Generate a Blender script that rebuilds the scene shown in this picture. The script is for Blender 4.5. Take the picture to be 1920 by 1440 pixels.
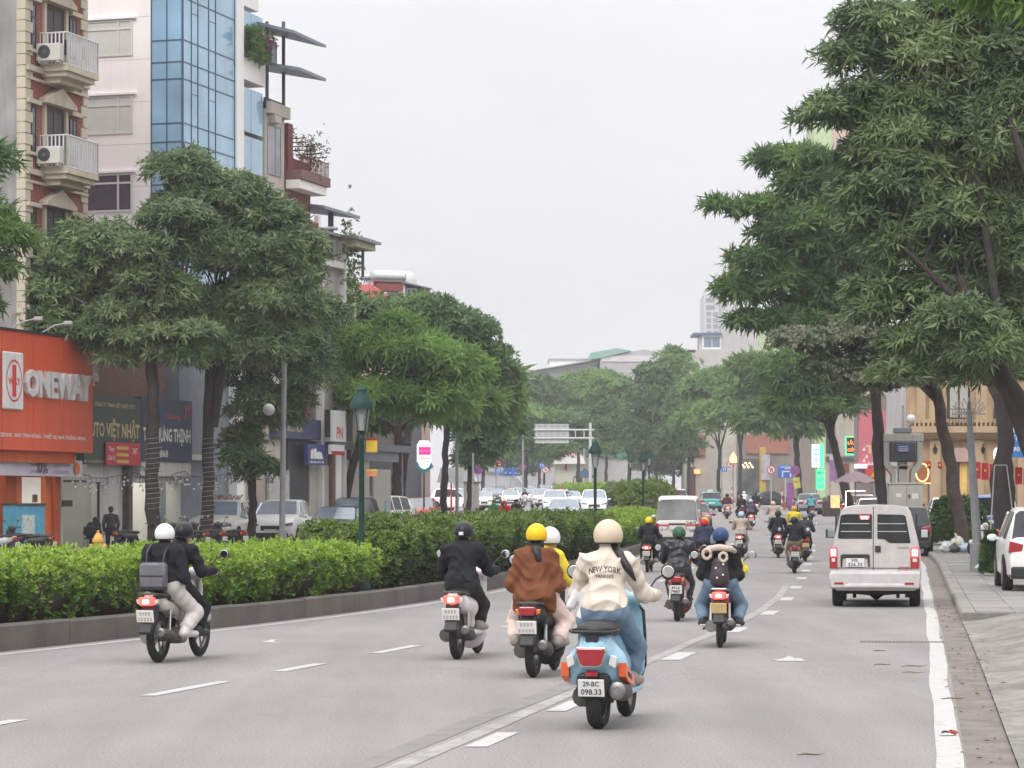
import bpy, math, random
import numpy as np
from mathutils import Vector, Matrix, Euler

random.seed(7)
rng = np.random.default_rng(11)
scene = bpy.context.scene
for _o in list(bpy.data.objects):
    bpy.data.objects.remove(_o)
COL = scene.collection
R = math.radians

# ------------------------------------------------------------------ camera
F = 5000.0            # focal length in photograph pixels (1920 wide)
HZ = 940.0            # horizon row in the photograph
CZ = 1.78             # camera height
cam = bpy.data.cameras.new('camera')
cam.sensor_width = 36.0
cam.lens = F / 1920.0 * 36.0
cam.shift_y = (HZ - 720.0) / 1920.0
cam.clip_start = 0.5
cam.clip_end = 6000.0
camo = bpy.data.objects.new('camera', cam)
camo.location = (0, 0, CZ)
camo.rotation_euler = (R(90), 0, 0)
COL.objects.link(camo)
scene.camera = camo

# ------------------------------------------------------------------ sky and sun (overcast day)
SUN_EL, SUN_AZ = R(42), R(202)
world = bpy.data.worlds.new('World')
scene.world = world
world.use_nodes = True
nt = world.node_tree
nt.nodes.clear()
wout = nt.nodes.new('ShaderNodeOutputWorld')
bg = nt.nodes.new('ShaderNodeBackground')
bg.inputs['Strength'].default_value = 0.1
sky = nt.nodes.new('ShaderNodeTexSky')
sky.sky_type = 'NISHITA'
sky.sun_disc = False
sky.sun_elevation = SUN_EL
sky.sun_rotation = SUN_AZ
# a closed cloud deck: brightness rises evenly from horizon to zenith (standard overcast sky)
tc = nt.nodes.new('ShaderNodeTexCoord')
sep = nt.nodes.new('ShaderNodeSeparateXYZ')
nt.links.new(tc.outputs['Generated'], sep.inputs[0])
mr = nt.nodes.new('ShaderNodeMapRange')
mr.inputs['From Min'].default_value = 0.0
mr.inputs['From Max'].default_value = 1.0
mr.inputs['To Min'].default_value = 8.0
mr.inputs['To Max'].default_value = 26.0
pw_ = nt.nodes.new('ShaderNodeMath'); pw_.operation = 'POWER'; pw_.use_clamp = True; pw_.inputs[1].default_value = 1.7
nt.links.new(sep.outputs['Z'], pw_.inputs[0]); nt.links.new(pw_.outputs[0], mr.inputs['Value'])
cl = nt.nodes.new('ShaderNodeTexNoise')
cl.inputs['Scale'].default_value = 5.0
cl.inputs['Detail'].default_value = 6.0
cl.inputs['Roughness'].default_value = 0.55
mp = nt.nodes.new('ShaderNodeMapping')
mp.inputs['Scale'].default_value = (1.0, 1.0, 3.2)
nt.links.new(tc.outputs['Generated'], mp.inputs[0])
nt.links.new(mp.outputs[0], cl.inputs['Vector'])
mr2 = nt.nodes.new('ShaderNodeMapRange')
mr2.inputs['From Min'].default_value = 0.3
mr2.inputs['From Max'].default_value = 0.7
mr2.inputs['To Min'].default_value = 0.95
mr2.inputs['To Max'].default_value = 1.06
nt.links.new(cl.outputs['Fac'], mr2.inputs['Value'])
mul = nt.nodes.new('ShaderNodeMath'); mul.operation = 'MULTIPLY'
nt.links.new(mr.outputs[0], mul.inputs[0]); nt.links.new(mr2.outputs[0], mul.inputs[1])
vm = nt.nodes.new('ShaderNodeVectorMath'); vm.operation = 'SCALE'
vm.inputs[0].default_value = (1.0, 0.991, 1.012)
nt.links.new(mul.outputs[0], vm.inputs['Scale'])
mixs = nt.nodes.new('ShaderNodeMix'); mixs.data_type = 'RGBA'
mixs.inputs['Factor'].default_value = 0.04
nt.links.new(vm.outputs[0], mixs.inputs['A'])
nt.links.new(sky.outputs[0], mixs.inputs['B'])
nt.links.new(mixs.outputs['Result'], bg.inputs['Color'])
nt.links.new(bg.outputs[0], wout.inputs['Surface'])

sl = bpy.data.lights.new('sun', 'SUN')
sl.energy = 1.5
sl.angle = R(24)
sl.color = (1.0, 0.965, 0.92)
so = bpy.data.objects.new('sun', sl)
so.rotation_euler = (R(90) - SUN_EL, 0, R(180) - SUN_AZ + R(0))
COL.objects.link(so)

scene.view_settings.view_transform = 'Standard'
scene.view_settings.look = 'None'
scene.view_settings.exposure = 0.15
scene.view_settings.gamma = 1.0
scene.view_settings.use_curve_mapping = False
scene.cycles.max_bounces = 6
scene.cycles.diffuse_bounces = 4
scene.cycles.glossy_bounces = 3
scene.cycles.transparent_max_bounces = 6
scene.cycles.volume_bounces = 0
scene.cycles.use_denoising = True
scene.cycles.caustics_reflective = False
scene.cycles.caustics_refractive = False
scene.cycles.sample_clamp_indirect = 6.0

HAZE = 0.00045
# ------------------------------------------------------------------ the lie of the land
_zt = [(-60, 0), (0, 0), (28, 0), (45, -.12), (78, -.12), (100, .02), (170, .75), (260, 1.42), (400, 2.2), (1500, 6), (5000, 6)]
_zd = np.arange(-60, 5001, 1.0)
_zv = np.interp(_zd, [a for a, b in _zt], [b for a, b in _zt])
_k = np.hanning(21); _k /= _k.sum()
_zv = np.convolve(np.pad(_zv, 10, mode='edge'), _k, mode='valid')
def gz(d):
    return float(np.interp(d, _zd, _zv))
_gd = np.concatenate([np.arange(6, 420, .1)])
_gy = HZ + (CZ - np.interp(_gd, _zd, _zv)) * F / _gd
def G(px, py, up=0.0):
    """the spot on the ground seen at photograph pixel (px, py)"""
    yy = HZ + (CZ - up - np.interp(_gd, _zd, _zv)) * F / _gd
    d = float(np.interp(-py, -yy, _gd))
    return Vector(((px - 960) / F * d, d, gz(d)))
def P(px, py, d):
    return Vector(((px - 960) / F * d, d, CZ - (py - HZ) / F * d))

def tab(pts):
    xs = [p[0] for p in pts]; ys = [p[1] for p in pts]
    dd = np.arange(xs[0], xs[-1] + 1, 1.0)
    vv = np.interp(dd, xs, ys)
    k = np.hanning(17); k /= k.sum()
    n = 8
    pad = np.concatenate([vv[0] - (vv[1] - vv[0]) * np.arange(n, 0, -1), vv, vv[-1] + (vv[-1] - vv[-2]) * np.arange(1, n + 1)])
    vv = np.convolve(pad, k, mode='valid')
    return lambda d: float(np.interp(d, dd, vv))
xr = tab([(0, .22), (20.9, 3.39), (27, 4.33), (40.3, 6.36), (80, 12.3), (120, 17.3), (160, 21), (207, 23.7), (271, 25.5), (350, 24), (470, 12)])
xm = tab([(0, -15.2), (10, -12.4), (20, -9.4), (32.1, -6.17), (38.5, -4.39), (51.1, -1.43), (70, 1.6), (93.7, 4.68), (130, 7.8), (160, 9.4), (200, 10.6), (260, 9.5), (330, 5), (470, -12)])
x1 = tab([(0, -9.3), (15, -5.7), (21.4, -4.1), (24.6, -3.25), (31.8, -1.56), (36, -.7), (51, 1.95), (75, 5), (98.9, 8.0), (130, 11.2), (200, 15), (300, 14), (470, 0)])
x2 = tab([(0, -3.9), (15, -1.1), (23, .46), (30.8, 1.91), (45.2, 4.4), (52.7, 5.48), (73, 8.06), (98.9, 11.07), (130, 14.3), (200, 19), (300, 19), (470, 6)])
MW = 2.5                                            # median width
xl = lambda d: xm(d) - MW - 9.6                      # left kerb
xf = tab([(0, -41.1), (60, -23.1), (95, -12.6), (105, -10.2), (120, -8.2), (150, -5.8), (200, -4.5), (260, -6), (330, -11), (470, -28)])
hd = lambda fn, d: math.atan2(fn(d + 3) - fn(d - 3), 6.0)     # heading of a curve, to the right of +Y

# ------------------------------------------------------------------ materials
MATS = {}
def srgb(r, g, b):
    f = lambda c: (c / 255 / 12.92) if c / 255 <= .04045 else ((c / 255 + .055) / 1.055) ** 2.4
    return (f(r), f(g), f(b))
def M(name, col, rough=.6, metal=0., var=.10, scale=3., bump=0., bscale=60., coat=0., emit=0., spec=.5, streak=0., alpha=1., grit=0.):
    if name in MATS:
        return MATS[name]
    m = bpy.data.materials.new(name); m.use_nodes = True
    n = m.node_tree.nodes; l = m.node_tree.links
    b = n['Principled BSDF']
    b.inputs['Roughness'].default_value = rough
    b.inputs['Metallic'].default_value = metal
    b.inputs['Coat Weight'].default_value = coat
    b.inputs['Coat Roughness'].default_value = .08
    b.inputs['Specular IOR Level'].default_value = spec
    c4 = (*col, 1)
    b.inputs['Base Color'].default_value = c4
    t = n.new('ShaderNodeTexCoord')
    fac = None
    def noise(sc, det, vec=None):
        x = n.new('ShaderNodeTexNoise'); x.inputs['Scale'].default_value = sc; x.inputs['Detail'].default_value = det
        l.new(vec or t.outputs['Object'], x.inputs['Vector']); return x.outputs['Fac']
    def rng_(src, lo, hi, f0=.3, f1=.7):
        x = n.new('ShaderNodeMapRange'); x.inputs['From Min'].default_value = f0; x.inputs['From Max'].default_value = f1
        x.inputs['To Min'].default_value = lo; x.inputs['To Max'].default_value = hi; l.new(src, x.inputs['Value']); return x.outputs[0]
    def mult(a, c):
        x = n.new('ShaderNodeMath'); x.operation = 'MULTIPLY'; l.new(a, x.inputs[0]); l.new(c, x.inputs[1]); return x.outputs[0]
    if var:
        fac = rng_(noise(scale, 5), 1 - var, 1 + var)
    if streak:
        mpn = n.new('ShaderNodeMapping'); mpn.inputs['Scale'].default_value = (3, 3, .22)
        l.new(t.outputs['Object'], mpn.inputs[0])
        s = rng_(noise(1.6, 6, mpn.outputs[0]), 1.0, 1 - streak, .5, .72)
        fac = mult(fac, s) if fac else s
    if grit:
        s = rng_(noise(bscale, 3), 1 - grit, 1 + grit)
        fac = mult(fac, s) if fac else s
    if fac:
        v = n.new('ShaderNodeVectorMath'); v.operation = 'SCALE'; v.inputs[0].default_value = col
        l.new(fac, v.inputs['Scale']); l.new(v.outputs[0], b.inputs['Base Color'])
        if emit: l.new(v.outputs[0], b.inputs['Emission Color'])
    if emit:
        b.inputs['Emission Color'].default_value = c4
        b.inputs['Emission Strength'].default_value = emit
    if bump:
        bp = n.new('ShaderNodeBump'); bp.inputs['Strength'].default_value = bump; bp.inputs['Distance'].default_value = .02
        l.new(noise(bscale, 4), bp.inputs['Height']); l.new(bp.outputs[0], b.inputs['Normal'])
    if alpha < 1:
        b.inputs['Alpha'].default_value = alpha
    MATS[name] = m
    return m
def Mleaf(name, c1, c2, c3=None, rough=.5, trans=.25, nscale=.5):
    if name in MATS: return MATS[name]
    m = bpy.data.materials.new(name); m.use_nodes = True
    n = m.node_tree.nodes; l = m.node_tree.links
    b = n['Principled BSDF']; b.inputs['Roughness'].default_value = rough
    b.inputs['Specular IOR Level'].default_value = .35
    g = n.new('ShaderNodeNewGeometry')
    mx = n.new('ShaderNodeMix'); mx.data_type = 'RGBA'
    mx.inputs['A'].default_value = (*c1, 1); mx.inputs['B'].default_value = (*c2, 1)
    l.new(g.outputs['Random Per Island'], mx.inputs['Factor'])
    res = mx.outputs['Result']
    if c3:
        t = n.new('ShaderNodeTexCoord'); x = n.new('ShaderNodeTexNoise'); x.inputs['Scale'].default_value = nscale; x.inputs['Detail'].default_value = 3
        l.new(t.outputs['Object'], x.inputs['Vector'])
        r = n.new('ShaderNodeMapRange'); r.inputs['From Min'].default_value = .42; r.inputs['From Max'].default_value = .66; l.new(x.outputs['Fac'], r.inputs['Value'])
        m2 = n.new('ShaderNodeMix'); m2.data_type = 'RGBA'; l.new(r.outputs[0], m2.inputs['Factor']); l.new(res, m2.inputs['A']); m2.inputs['B'].default_value = (*c3, 1)
        res = m2.outputs['Result']
    l.new(res, b.inputs['Base Color'])
    tr = n.new('ShaderNodeBsdfTranslucent'); l.new(res, tr.inputs['Color'])
    ms = n.new('ShaderNodeMixShader'); ms.inputs[0].default_value = trans
    l.new(b.outputs[0], ms.inputs[1]); l.new(tr.outputs[0], ms.inputs[2])
    l.new(ms.outputs[0], n['Material Output'].inputs['Surface'])
    MATS[name] = m
    return m

# ------------------------------------------------------------------ mesh helpers
class MB:
    def __init__(s): s.v = []; s.f = []
    def add(s, vs, fs):
        o = len(s.v); s.v.extend([tuple(p) for p in vs]); s.f.extend([tuple(i + o for i in f) for f in fs]); return s
    def bb(s, x0, x1, y0, y1, z0, z1):
        if x0 > x1: x0, x1 = x1, x0
        if y0 > y1: y0, y1 = y1, y0
        if z0 > z1: z0, z1 = z1, z0
        vs = [(x, y, z) for z in (z0, z1) for x, y in ((x0, y0), (x1, y0), (x1, y1), (x0, y1))]
        return s.add(vs, [(3, 2, 1, 0), (4, 5, 6, 7), (0, 1, 5, 4), (1, 2, 6, 5), (2, 3, 7, 6), (3, 0, 4, 7)])
    def rbox(s, x0, x1, y0, y1, z0, z1, c):
        """a box with its edges cut back by c"""
        X, Y, Z = (x0, x1), (y0, y1), (z0, z1)
        sg = (1, -1); vs = []; ids = {}
        for i in (0, 1):
            for j in (0, 1):
                for k in (0, 1):
                    for ax in range(3):
                        p = [X[i], Y[j], Z[k]]; d = [sg[i], sg[j], sg[k]]
                        for a in range(3):
                            if a != ax: p[a] += d[a] * c
                        ids[i, j, k, ax] = len(vs); vs.append(tuple(p))
        fs = []
        for ax in range(3):
            a, b = [q for q in range(3) if q != ax]
            for e in (0, 1):
                q = []
                for u, w in ((0, 0), (1, 0), (1, 1), (0, 1)):
                    key = [0, 0, 0]; key[ax] = e; key[a] = u; key[b] = w; q.append(ids[(*key, ax)])
                fs.append(q)
            for u in (0, 1):
                for w in (0, 1):
                    k0 = [0, 0, 0]; k0[a] = u; k0[b] = w; k1 = list(k0); k1[ax] = 1
                    fs.append([ids[(*k0, a)], ids[(*k1, a)], ids[(*k1, b)], ids[(*k0, b)]])
        for i in (0, 1):
            for j in (0, 1):
                for k in (0, 1): fs.append([ids[i, j, k, q] for q in range(3)])
        cc = Vector(((x0 + x1) / 2, (y0 + y1) / 2, (z0 + z1) / 2)); out = []
        for f in fs:
            p = [Vector(vs[i]) for i in f]; nn = (p[1] - p[0]).cross(p[2] - p[0])
            m = sum(p, Vector()) / len(p)
            out.append(f if nn.dot(m - cc) > 0 else f[::-1])
        return s.add(vs, out)
    def tube(s, pts, rad, n=8, cap=True):
        pts = [Vector(p) for p in pts]
        if not hasattr(rad, '__len__'): rad = [rad] * len(pts)
        rings = []; up = None
        for i, p in enumerate(pts):
            t = (pts[min(i + 1, len(pts) - 1)] - pts[max(i - 1, 0)]).normalized()
            if up is None: up = Vector((0, 0, 1)) if abs(t.z) < .9 else Vector((1, 0, 0))
            a = t.cross(up).normalized(); b = a.cross(t).normalized(); up = b
            rings.append([p + (a * math.cos(q) + b * math.sin(q)) * rad[i] for q in [2 * math.pi * k / n for k in range(n)]])
        return s.loft(rings, cap)
    def loft(s, rings, cap=True, closed=True):
        n = len(rings[0]); vs = [p for r in rings for p in r]; fs = []
        for i in range(len(rings) - 1):
            for k in range(n if closed else n - 1):
                k2 = (k + 1) % n
                fs.append((i * n + k, i * n + k2, (i + 1) * n + k2, (i + 1) * n + k))
        if cap and closed: fs.append(tuple(range(n))[::-1]); fs.append(tuple((len(rings) - 1) * n + k for k in range(n)))
        return s.add(vs, fs)
    def lathe(s, prof, c=(0, 0, 0), n=16, axis='z', cap=True):
        rings = []
        for r, h in prof:
            ring = []
            for k in range(n):
                a = 2 * math.pi * k / n; x, y = r * math.cos(a), r * math.sin(a)
                p = {'z': (x, y, h), 'x': (h, x, y), 'y': (y, h, x)}[axis]
                ring.append((p[0] + c[0], p[1] + c[1], p[2] + c[2]))
            rings.append(ring)
        return s.loft(rings, cap)
    def prism(s, poly, t0, t1, ax='y'):
        """poly of 2-d points pushed along one axis: ax 'y' takes (x,z), 'x' takes (y,z), 'z' takes (x,y)"""
        mk = {'y': lambda p, t: (p[0], t, p[1]), 'x': lambda p, t: (t, p[0], p[1]), 'z': lambda p, t: (p[0], p[1], t)}[ax]
        n = len(poly); vs = [mk(p, t0) for p in poly] + [mk(p, t1) for p in poly]
        fs = [tuple(range(n)), tuple(range(2 * n - 1, n - 1, -1))] + [((k + 1) % n, k, n + k, n + (k + 1) % n) for k in range(n)]
        return s.add(vs, fs)
    def ell(s, c, r, nu=14, nv=9):
        if not hasattr(r, '__len__'): r = (r, r, r)
        rings = []
        for j in range(nv + 1):
            a = math.pi * (j + .02) / (nv + .04) - math.pi / 2
            rings.append([(c[0] + r[0] * math.cos(a) * math.cos(t), c[1] + r[1] * math.cos(a) * math.sin(t), c[2] + r[2] * math.sin(a)) for t in [2 * math.pi * k / nu for k in range(nu)]])
        return s.loft(rings)
    def quad(s, a, b, c, d): return s.add([a, b, c, d], [(0, 1, 2, 3)])
    def mv(s, m, a=0):
        s.v[a:] = [tuple(m @ Vector(p)) for p in s.v[a:]]; return s
    def mesh(s, name, smooth=None, fixn=True):
        me = bpy.data.meshes.new(name)
        me.from_pydata([tuple(p) for p in s.v], [], s.f); 
        if fixn:
            import bmesh
            b = bmesh.new(); b.from_mesh(me); bmesh.ops.recalc_face_normals(b, faces=b.faces); b.to_mesh(me); b.free()
        if smooth is not None:
            me.polygons.foreach_set('use_smooth', [True] * len(me.polygons))
            if smooth < 179: me.set_sharp_from_angle(angle=R(smooth))
        me.update(); return me
    def build(s, name, mat, parent=None, smooth=None, loc=None, rz=0., fixn=True, bevel=0):
        return ob(name, s.mesh(name, smooth, fixn), mat, parent, loc, rz, bevel)
def ob(name, me, mat, parent=None, loc=None, rz=0., bevel=0):
    o = bpy.data.objects.new(name, me); COL.objects.link(o)
    if mat is not None:
        if len(me.materials) == 0: me.materials.append(mat)
        elif me.materials[0] != mat:
            o.material_slots[0].link = 'OBJECT'; o.material_slots[0].material = mat
    if parent is not None: o.parent = parent
    if loc is not None: o.location = loc
    if rz: o.rotation_euler = (0, 0, rz)
    if bevel:
        bv = o.modifiers.new('bevel', 'BEVEL'); bv.width = bevel; bv.segments = 2; bv.limit_method = 'ANGLE'
    return o
def np_mesh(name, V, Fc, smooth=True):
    """V (n,3) array, Fc (m,k) array of equal-sided faces"""
    me = bpy.data.meshes.new(name)
    nf, k = Fc.shape
    me.vertices.add(len(V)); me.vertices.foreach_set('co', np.ascontiguousarray(V, dtype=np.float32).ravel())
    me.loops.add(nf * k); me.loops.foreach_set('vertex_index', np.ascontiguousarray(Fc, dtype=np.int32).ravel())
    me.polygons.add(nf); me.polygons.foreach_set('loop_start', np.arange(0, nf * k, k, dtype=np.int32))
    try: me.polygons.foreach_set('loop_total', np.full(nf, k, dtype=np.int32))
    except Exception: pass
    me.polygons.foreach_set('use_smooth', np.full(nf, smooth, dtype=bool))
    me.update(calc_edges=True); me.validate()
    return me
def thing(name, label, cat, loc=(0, 0, 0), rz=0., group=None, scale=None):
    o = bpy.data.objects.new(name, None); COL.objects.link(o)
    o.location = loc; o.rotation_euler = (0, 0, rz); o.empty_display_size = .2
    if scale: o.scale = (scale,) * 3
    return tag(o, label, cat, group)
def tag(o, label, cat=None, group=None, kind=None):
    if label: o['label'] = label
    if cat: o['category'] = cat
    if group: o['group'] = group
    if kind: o['kind'] = kind
    return o
def struct(o, label=None):
    o['kind'] = 'structure'
    if label: o['label'] = label
    return o

_tc = {}
def text_geo(s, bold=0.0):
    key = (s, bold)
    if key not in _tc:
        cu = bpy.data.curves.new('t', 'FONT'); cu.body = s; cu.size = 1; cu.align_x = 'CENTER'; cu.resolution_u = 2; cu.offset = bold
        o = bpy.data.objects.new('t', cu); COL.objects.link(o)
        dg = bpy.context.evaluated_depsgraph_get(); me = o.evaluated_get(dg).to_mesh()
        vs = np.array([v.co[:] for v in me.vertices]) if len(me.vertices) else np.zeros((1, 3))
        fs = [tuple(p.vertices) for p in me.polygons]
        o.evaluated_get(dg).to_mesh_clear(); bpy.data.objects.remove(o); bpy.data.curves.remove(cu)
        mn, mx = vs.min(0), vs.max(0)
        _tc[key] = (vs - np.array([(mn[0] + mx[0]) / 2, (mn[1] + mx[1]) / 2, 0]), fs, mx - mn)
    return _tc[key]
def lettering(s, cx, cz, w, h, y, mat, parent, name='lettering', bold=.02, depth=0.0, ang=0):
    """flat words in the x-z plane, filling a w x h box centred on (cx, cz), facing -y"""
    vs, fs, ext = text_geo(s, bold)
    sx = w / max(ext[0], 1e-3); sz = h / max(ext[1], 1e-3)
    ca, sa = math.cos(ang), math.sin(ang)
    m = MB(); pts = []
    for v in vs:
        a, b = v[0] * sx, v[1] * sz
        pts.append((cx + a * ca - b * sa, y, cz + a * sa + b * ca))
    m.add(pts, fs)
    if depth:
        n = len(pts); cnt = {}
        for f in fs:
            for i in range(len(f)):
                e = (f[i], f[(i + 1) % len(f)]); cnt[e] = 1
        sides = [(b, a, a + n, b + n) for (a, b) in cnt if (b, a) not in cnt]
        m.v += [(p[0], p[1] + depth, p[2]) for p in pts]; m.f += sides
    return m.build(name, mat, parent, fixn=False)

class Plane:
    """a facade standing on the ground: u runs along it, off goes out of it towards the street (local -y)"""
    def __init__(s, x, y, ang):            # ang: direction of u, measured from +X
        s.o = Vector((x, y)); s.a = ang; s.d = Vector((math.cos(ang), math.sin(ang))); s.n = Vector((-math.sin(ang), math.cos(ang)))
    def u(s, px, off=0.):
        k = (px - 960) / F; b = s.o - s.n * off
        return (k * b.y - b.x) / (s.d.x - k * s.d.y)
    def dep(s, px, off=0.):
        u = s.u(px, off); return (s.o - s.n * off + s.d * u).y
    def z(s, px, py, off=0.): return CZ - (py - HZ) / F * s.dep(px, off)
    def yside(s, u, px):
        """local y at which the side face at u is seen at px"""
        k = (px - 960) / F; b = s.o + s.d * u
        return (k * b.y - b.x) / (s.n.x - k * s.n.y)
# ================================================================== ground, road, kerbs, markings
def strip(fa, fb, d0, d1, step, dz, n=1, zfun=None):
    """a sheet between two curves x=fa(d) and x=fb(d)"""
    ds = np.arange(d0, d1 + 1e-6, step); V = []; Fq = []
    for i, d in enumerate(ds):
        a, b = fa(d), fb(d)
        for k in range(n + 1):
            x = a + (b - a) * k / n
            V.append((x, d, gz(d) + dz + (zfun(x, d, k / n) if zfun else 0)))
    for i in range(len(ds) - 1):
        for k in range(n):
            q = i * (n + 1) + k; Fq.append((q, q + 1, q + n + 2, q + n + 1))
    m = MB(); m.v = V; m.f = Fq; return m
asphalt = M('asphalt', (.240, .228, .220), rough=.85, var=.06, scale=.35, bump=.35, bscale=48, grit=.30, spec=.3)
def add_tracks(m):
    """paler wheel tracks, darker patches and cracks with their own shapes"""
    n = m.node_tree.nodes; l = m.node_tree.links; b = n['Principled BSDF']
    src = b.inputs['Base Color'].links[0].from_socket
    t = n.new('ShaderNodeTexCoord'); mpn = n.new('ShaderNodeMapping'); mpn.inputs['Scale'].default_value = (1.0, .10, 1); mpn.inputs['Rotation'].default_value = (0, 0, R(9))
    l.new(t.outputs['Object'], mpn.inputs[0])
    x = n.new('ShaderNodeTexNoise'); x.inputs['Scale'].default_value = 1.4; x.inputs['Detail'].default_value = 5
    l.new(mpn.outputs[0], x.inputs['Vector'])
    r = n.new('ShaderNodeMapRange'); r.inputs['From Min'].default_value = .3; r.inputs['From Max'].default_value = .7; r.inputs['To Min'].default_value = .86; r.inputs['To Max'].default_value = 1.10
    l.new(x.outputs['Fac'], r.inputs['Value'])
    x2_ = n.new('ShaderNodeTexNoise'); x2_.inputs['Scale'].default_value = .55; x2_.inputs['Detail'].default_value = 8; x2_.inputs['Roughness'].default_value = .7
    l.new(t.outputs['Object'], x2_.inputs['Vector'])
    r2 = n.new('ShaderNodeMapRange'); r2.inputs['From Min'].default_value = .62; r2.inputs['From Max'].default_value = .75; r2.inputs['To Min'].default_value = 1.0; r2.inputs['To Max'].default_value = .70
    l.new(x2_.outputs['Fac'], r2.inputs['Value'])
    k = n.new('ShaderNodeMath'); k.operation = 'MULTIPLY'; l.new(r.outputs[0], k.inputs[0]); l.new(r2.outputs[0], k.inputs[1])
    v = n.new('ShaderNodeVectorMath'); v.operation = 'SCALE'; l.new(src, v.inputs[0]); l.new(k.outputs[0], v.inputs['Scale'])
    l.new(v.outputs[0], b.inputs['Base Color'])
add_tracks(asphalt)
concrete = M('concrete', (.27, .25, .23), rough=.9, var=.14, scale=1.2, bump=.4, bscale=25, grit=.10, streak=0.0)
kerbmat = M('median concrete', (.125, .108, .097), rough=.9, var=.22, scale=1.4, bump=.35, bscale=30, streak=.12, grit=.08)
earth = M('earth', (.10, .085, .07), rough=1, var=.25, scale=.6, bump=.4, bscale=8)
groundm = M('far ground', (.16, .155, .145), rough=1, var=.12, scale=.05)
def worn(name, col, lo, hi, under, sc=6.):
    """paint rubbed through to the asphalt in patches"""
    m = M(name, col, rough=.7, var=.05, scale=8, bump=.15, bscale=60)
    n = m.node_tree.nodes; l = m.node_tree.links; b = n['Principled BSDF']
    src = b.inputs['Base Color'].links[0].from_socket
    t = n.new('ShaderNodeTexCoord'); x = n.new('ShaderNodeTexNoise'); x.inputs['Scale'].default_value = sc; x.inputs['Detail'].default_value = 8; x.inputs['Roughness'].default_value = .75
    l.new(t.outputs['Object'], x.inputs['Vector'])
    r = n.new('ShaderNodeMapRange'); r.inputs['From Min'].default_value = lo; r.inputs['From Max'].default_value = hi; l.new(x.outputs['Fac'], r.inputs['Value'])
    mx = n.new('ShaderNodeMix'); mx.data_type = 'RGBA'; l.new(r.outputs[0], mx.inputs['Factor']); mx.inputs['A'].default_value = (*under, 1); l.new(src, mx.inputs['B'])
    l.new(mx.outputs['Result'], b.inputs['Base Color']); return m
paint = worn('road paint', (.44, .43, .41), .33, .45, (.24, .23, .23))
faded = worn('faded road paint', (.36, .35, .34), .42, .62, (.232, .22, .213), 3.)
patch = M('asphalt seam', (.20, .19, .185), rough=.9, var=.12, scale=3, bump=.2, bscale=60)

# ground: one sheet to the horizon
m = MB(); xs = [-3000, -800, -200, -60, -20, 20, 60, 200, 800, 3000]; ys = list(range(-40, 420, 12)) + [500, 700, 1000, 1500, 3000, 4900]
for y in ys:
    for x in xs: m.v.append((x, y, gz(y) - .06))
for j in range(len(ys) - 1):
    for i in range(len(xs) - 1):
        q = j * len(xs) + i; m.f.append((q, q + 1, q + 1 + len(xs), q + len(xs)))
struct(m.build('ground', groundm, smooth=180, fixn=False), 'flat grey town ground reaching to the horizon')
road = strip(lambda d: xl(d) - .02, lambda d: xr(d) + .46, -4, 470, 2, 0, 10).build('road', asphalt, smooth=180, fixn=False)
struct(road, 'pale grey asphalt road of two carriageways curving away')
# wide paved crossing at the far junction
struct(strip(lambda d: xr(d) + .47, lambda d: 60, 168, 205, 3, -.002, 2).build('side_road', asphalt, smooth=180, fixn=False), 'grey side street joining from the right')

def line_part(fn, w, d0, d1, name, mat, off=0., dz=.004, step=1.0, wob=0.):
    r = random.Random(len(name) * 31)
    ph = [r.uniform(0, 6) for _ in range(4)]
    def wv(d, s): return wob * (math.sin(d * .55 + ph[0] + s) + .5 * math.sin(d * 1.2 + ph[1]) + .15 * math.sin(d * 4.1 + ph[2] + s))
    return strip(lambda d: fn(d) + off - w / 2 + wv(d, 0), lambda d: fn(d) + off + w / 2 + wv(d, .7), d0, d1, step, dz).build(name, mat, road, fixn=False)
line_part(xr, .18, 4, 165, 'edge_line', paint, wob=.013, step=.4)
line_part(xm, .15, 6, 330, 'edge_line', paint, off=.32)
line_part(xm, .13, 60, 330, 'edge_line', paint, off=-MW - .32)
line_part(lambda d: x2(d), .16, 6, 60, 'faded_line', faded, off=-.22, wob=.01)
line_part(lambda d: x2(d), .22, 6, 27, 'seam', patch, off=-.46, dz=.003, wob=.02)
def dash(fn, d, L, w, mat=paint, dz=.005):
    m = strip(lambda q: fn(q) - w / 2, lambda q: fn(q) + w / 2, d, d + L, L / 3, dz)
    return m.build('lane_dash', mat, road, fixn=False)
for d, L in ((14.0, 1.8), (17.2, 1.8), (20.0, 1.7), (24.4, 2.0), (28.0, 1.5), (31.7, 1.9), (35.6, 1.7), (39.4, 1.7), (43.2, 1.7), (47, 1.7), (51, 1.7), (55, 1.7), (59, 1.7), (63, 1.7)):
    dash(x1, d, L, .15)
for i in range(8): dash(x1, 67 + i * 7.5, 2.4, .16)
for d in (12, 15.6, 19.3, 22.6): dash(x2, d, 1.2, .17)
for d in (30.2, 37.5, 44.3, 51.0, 58, 65, 72, 79, 87): dash(x2, d, 1.7, .24)
for i in range(10): dash(lambda q: x2(q) + .1, 95 + i * 7.5, 2.4, .22)
for i in range(26): dash(lambda q: xm(q) - MW - 4.8, 96 + i * 8, 2.6, .15)
def tri(pxs, name='arrow_mark'):
    m = MB(); pts = []
    for a, b in pxs:
        g = G(a, b); pts.append((g.x, g.y, g.z + .005))
    m.add(pts, [tuple(range(len(pts)))]); return m.build(name, paint, road, fixn=True)
tri([(1449, 1238), (1462, 1240), (1512, 1240), (1500, 1235), (1490, 1235), (1478, 1230), (1470, 1235)])
tri([(490, 1205), (525, 1206), (512, 1203), (522, 1200), (508, 1200)])
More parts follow.
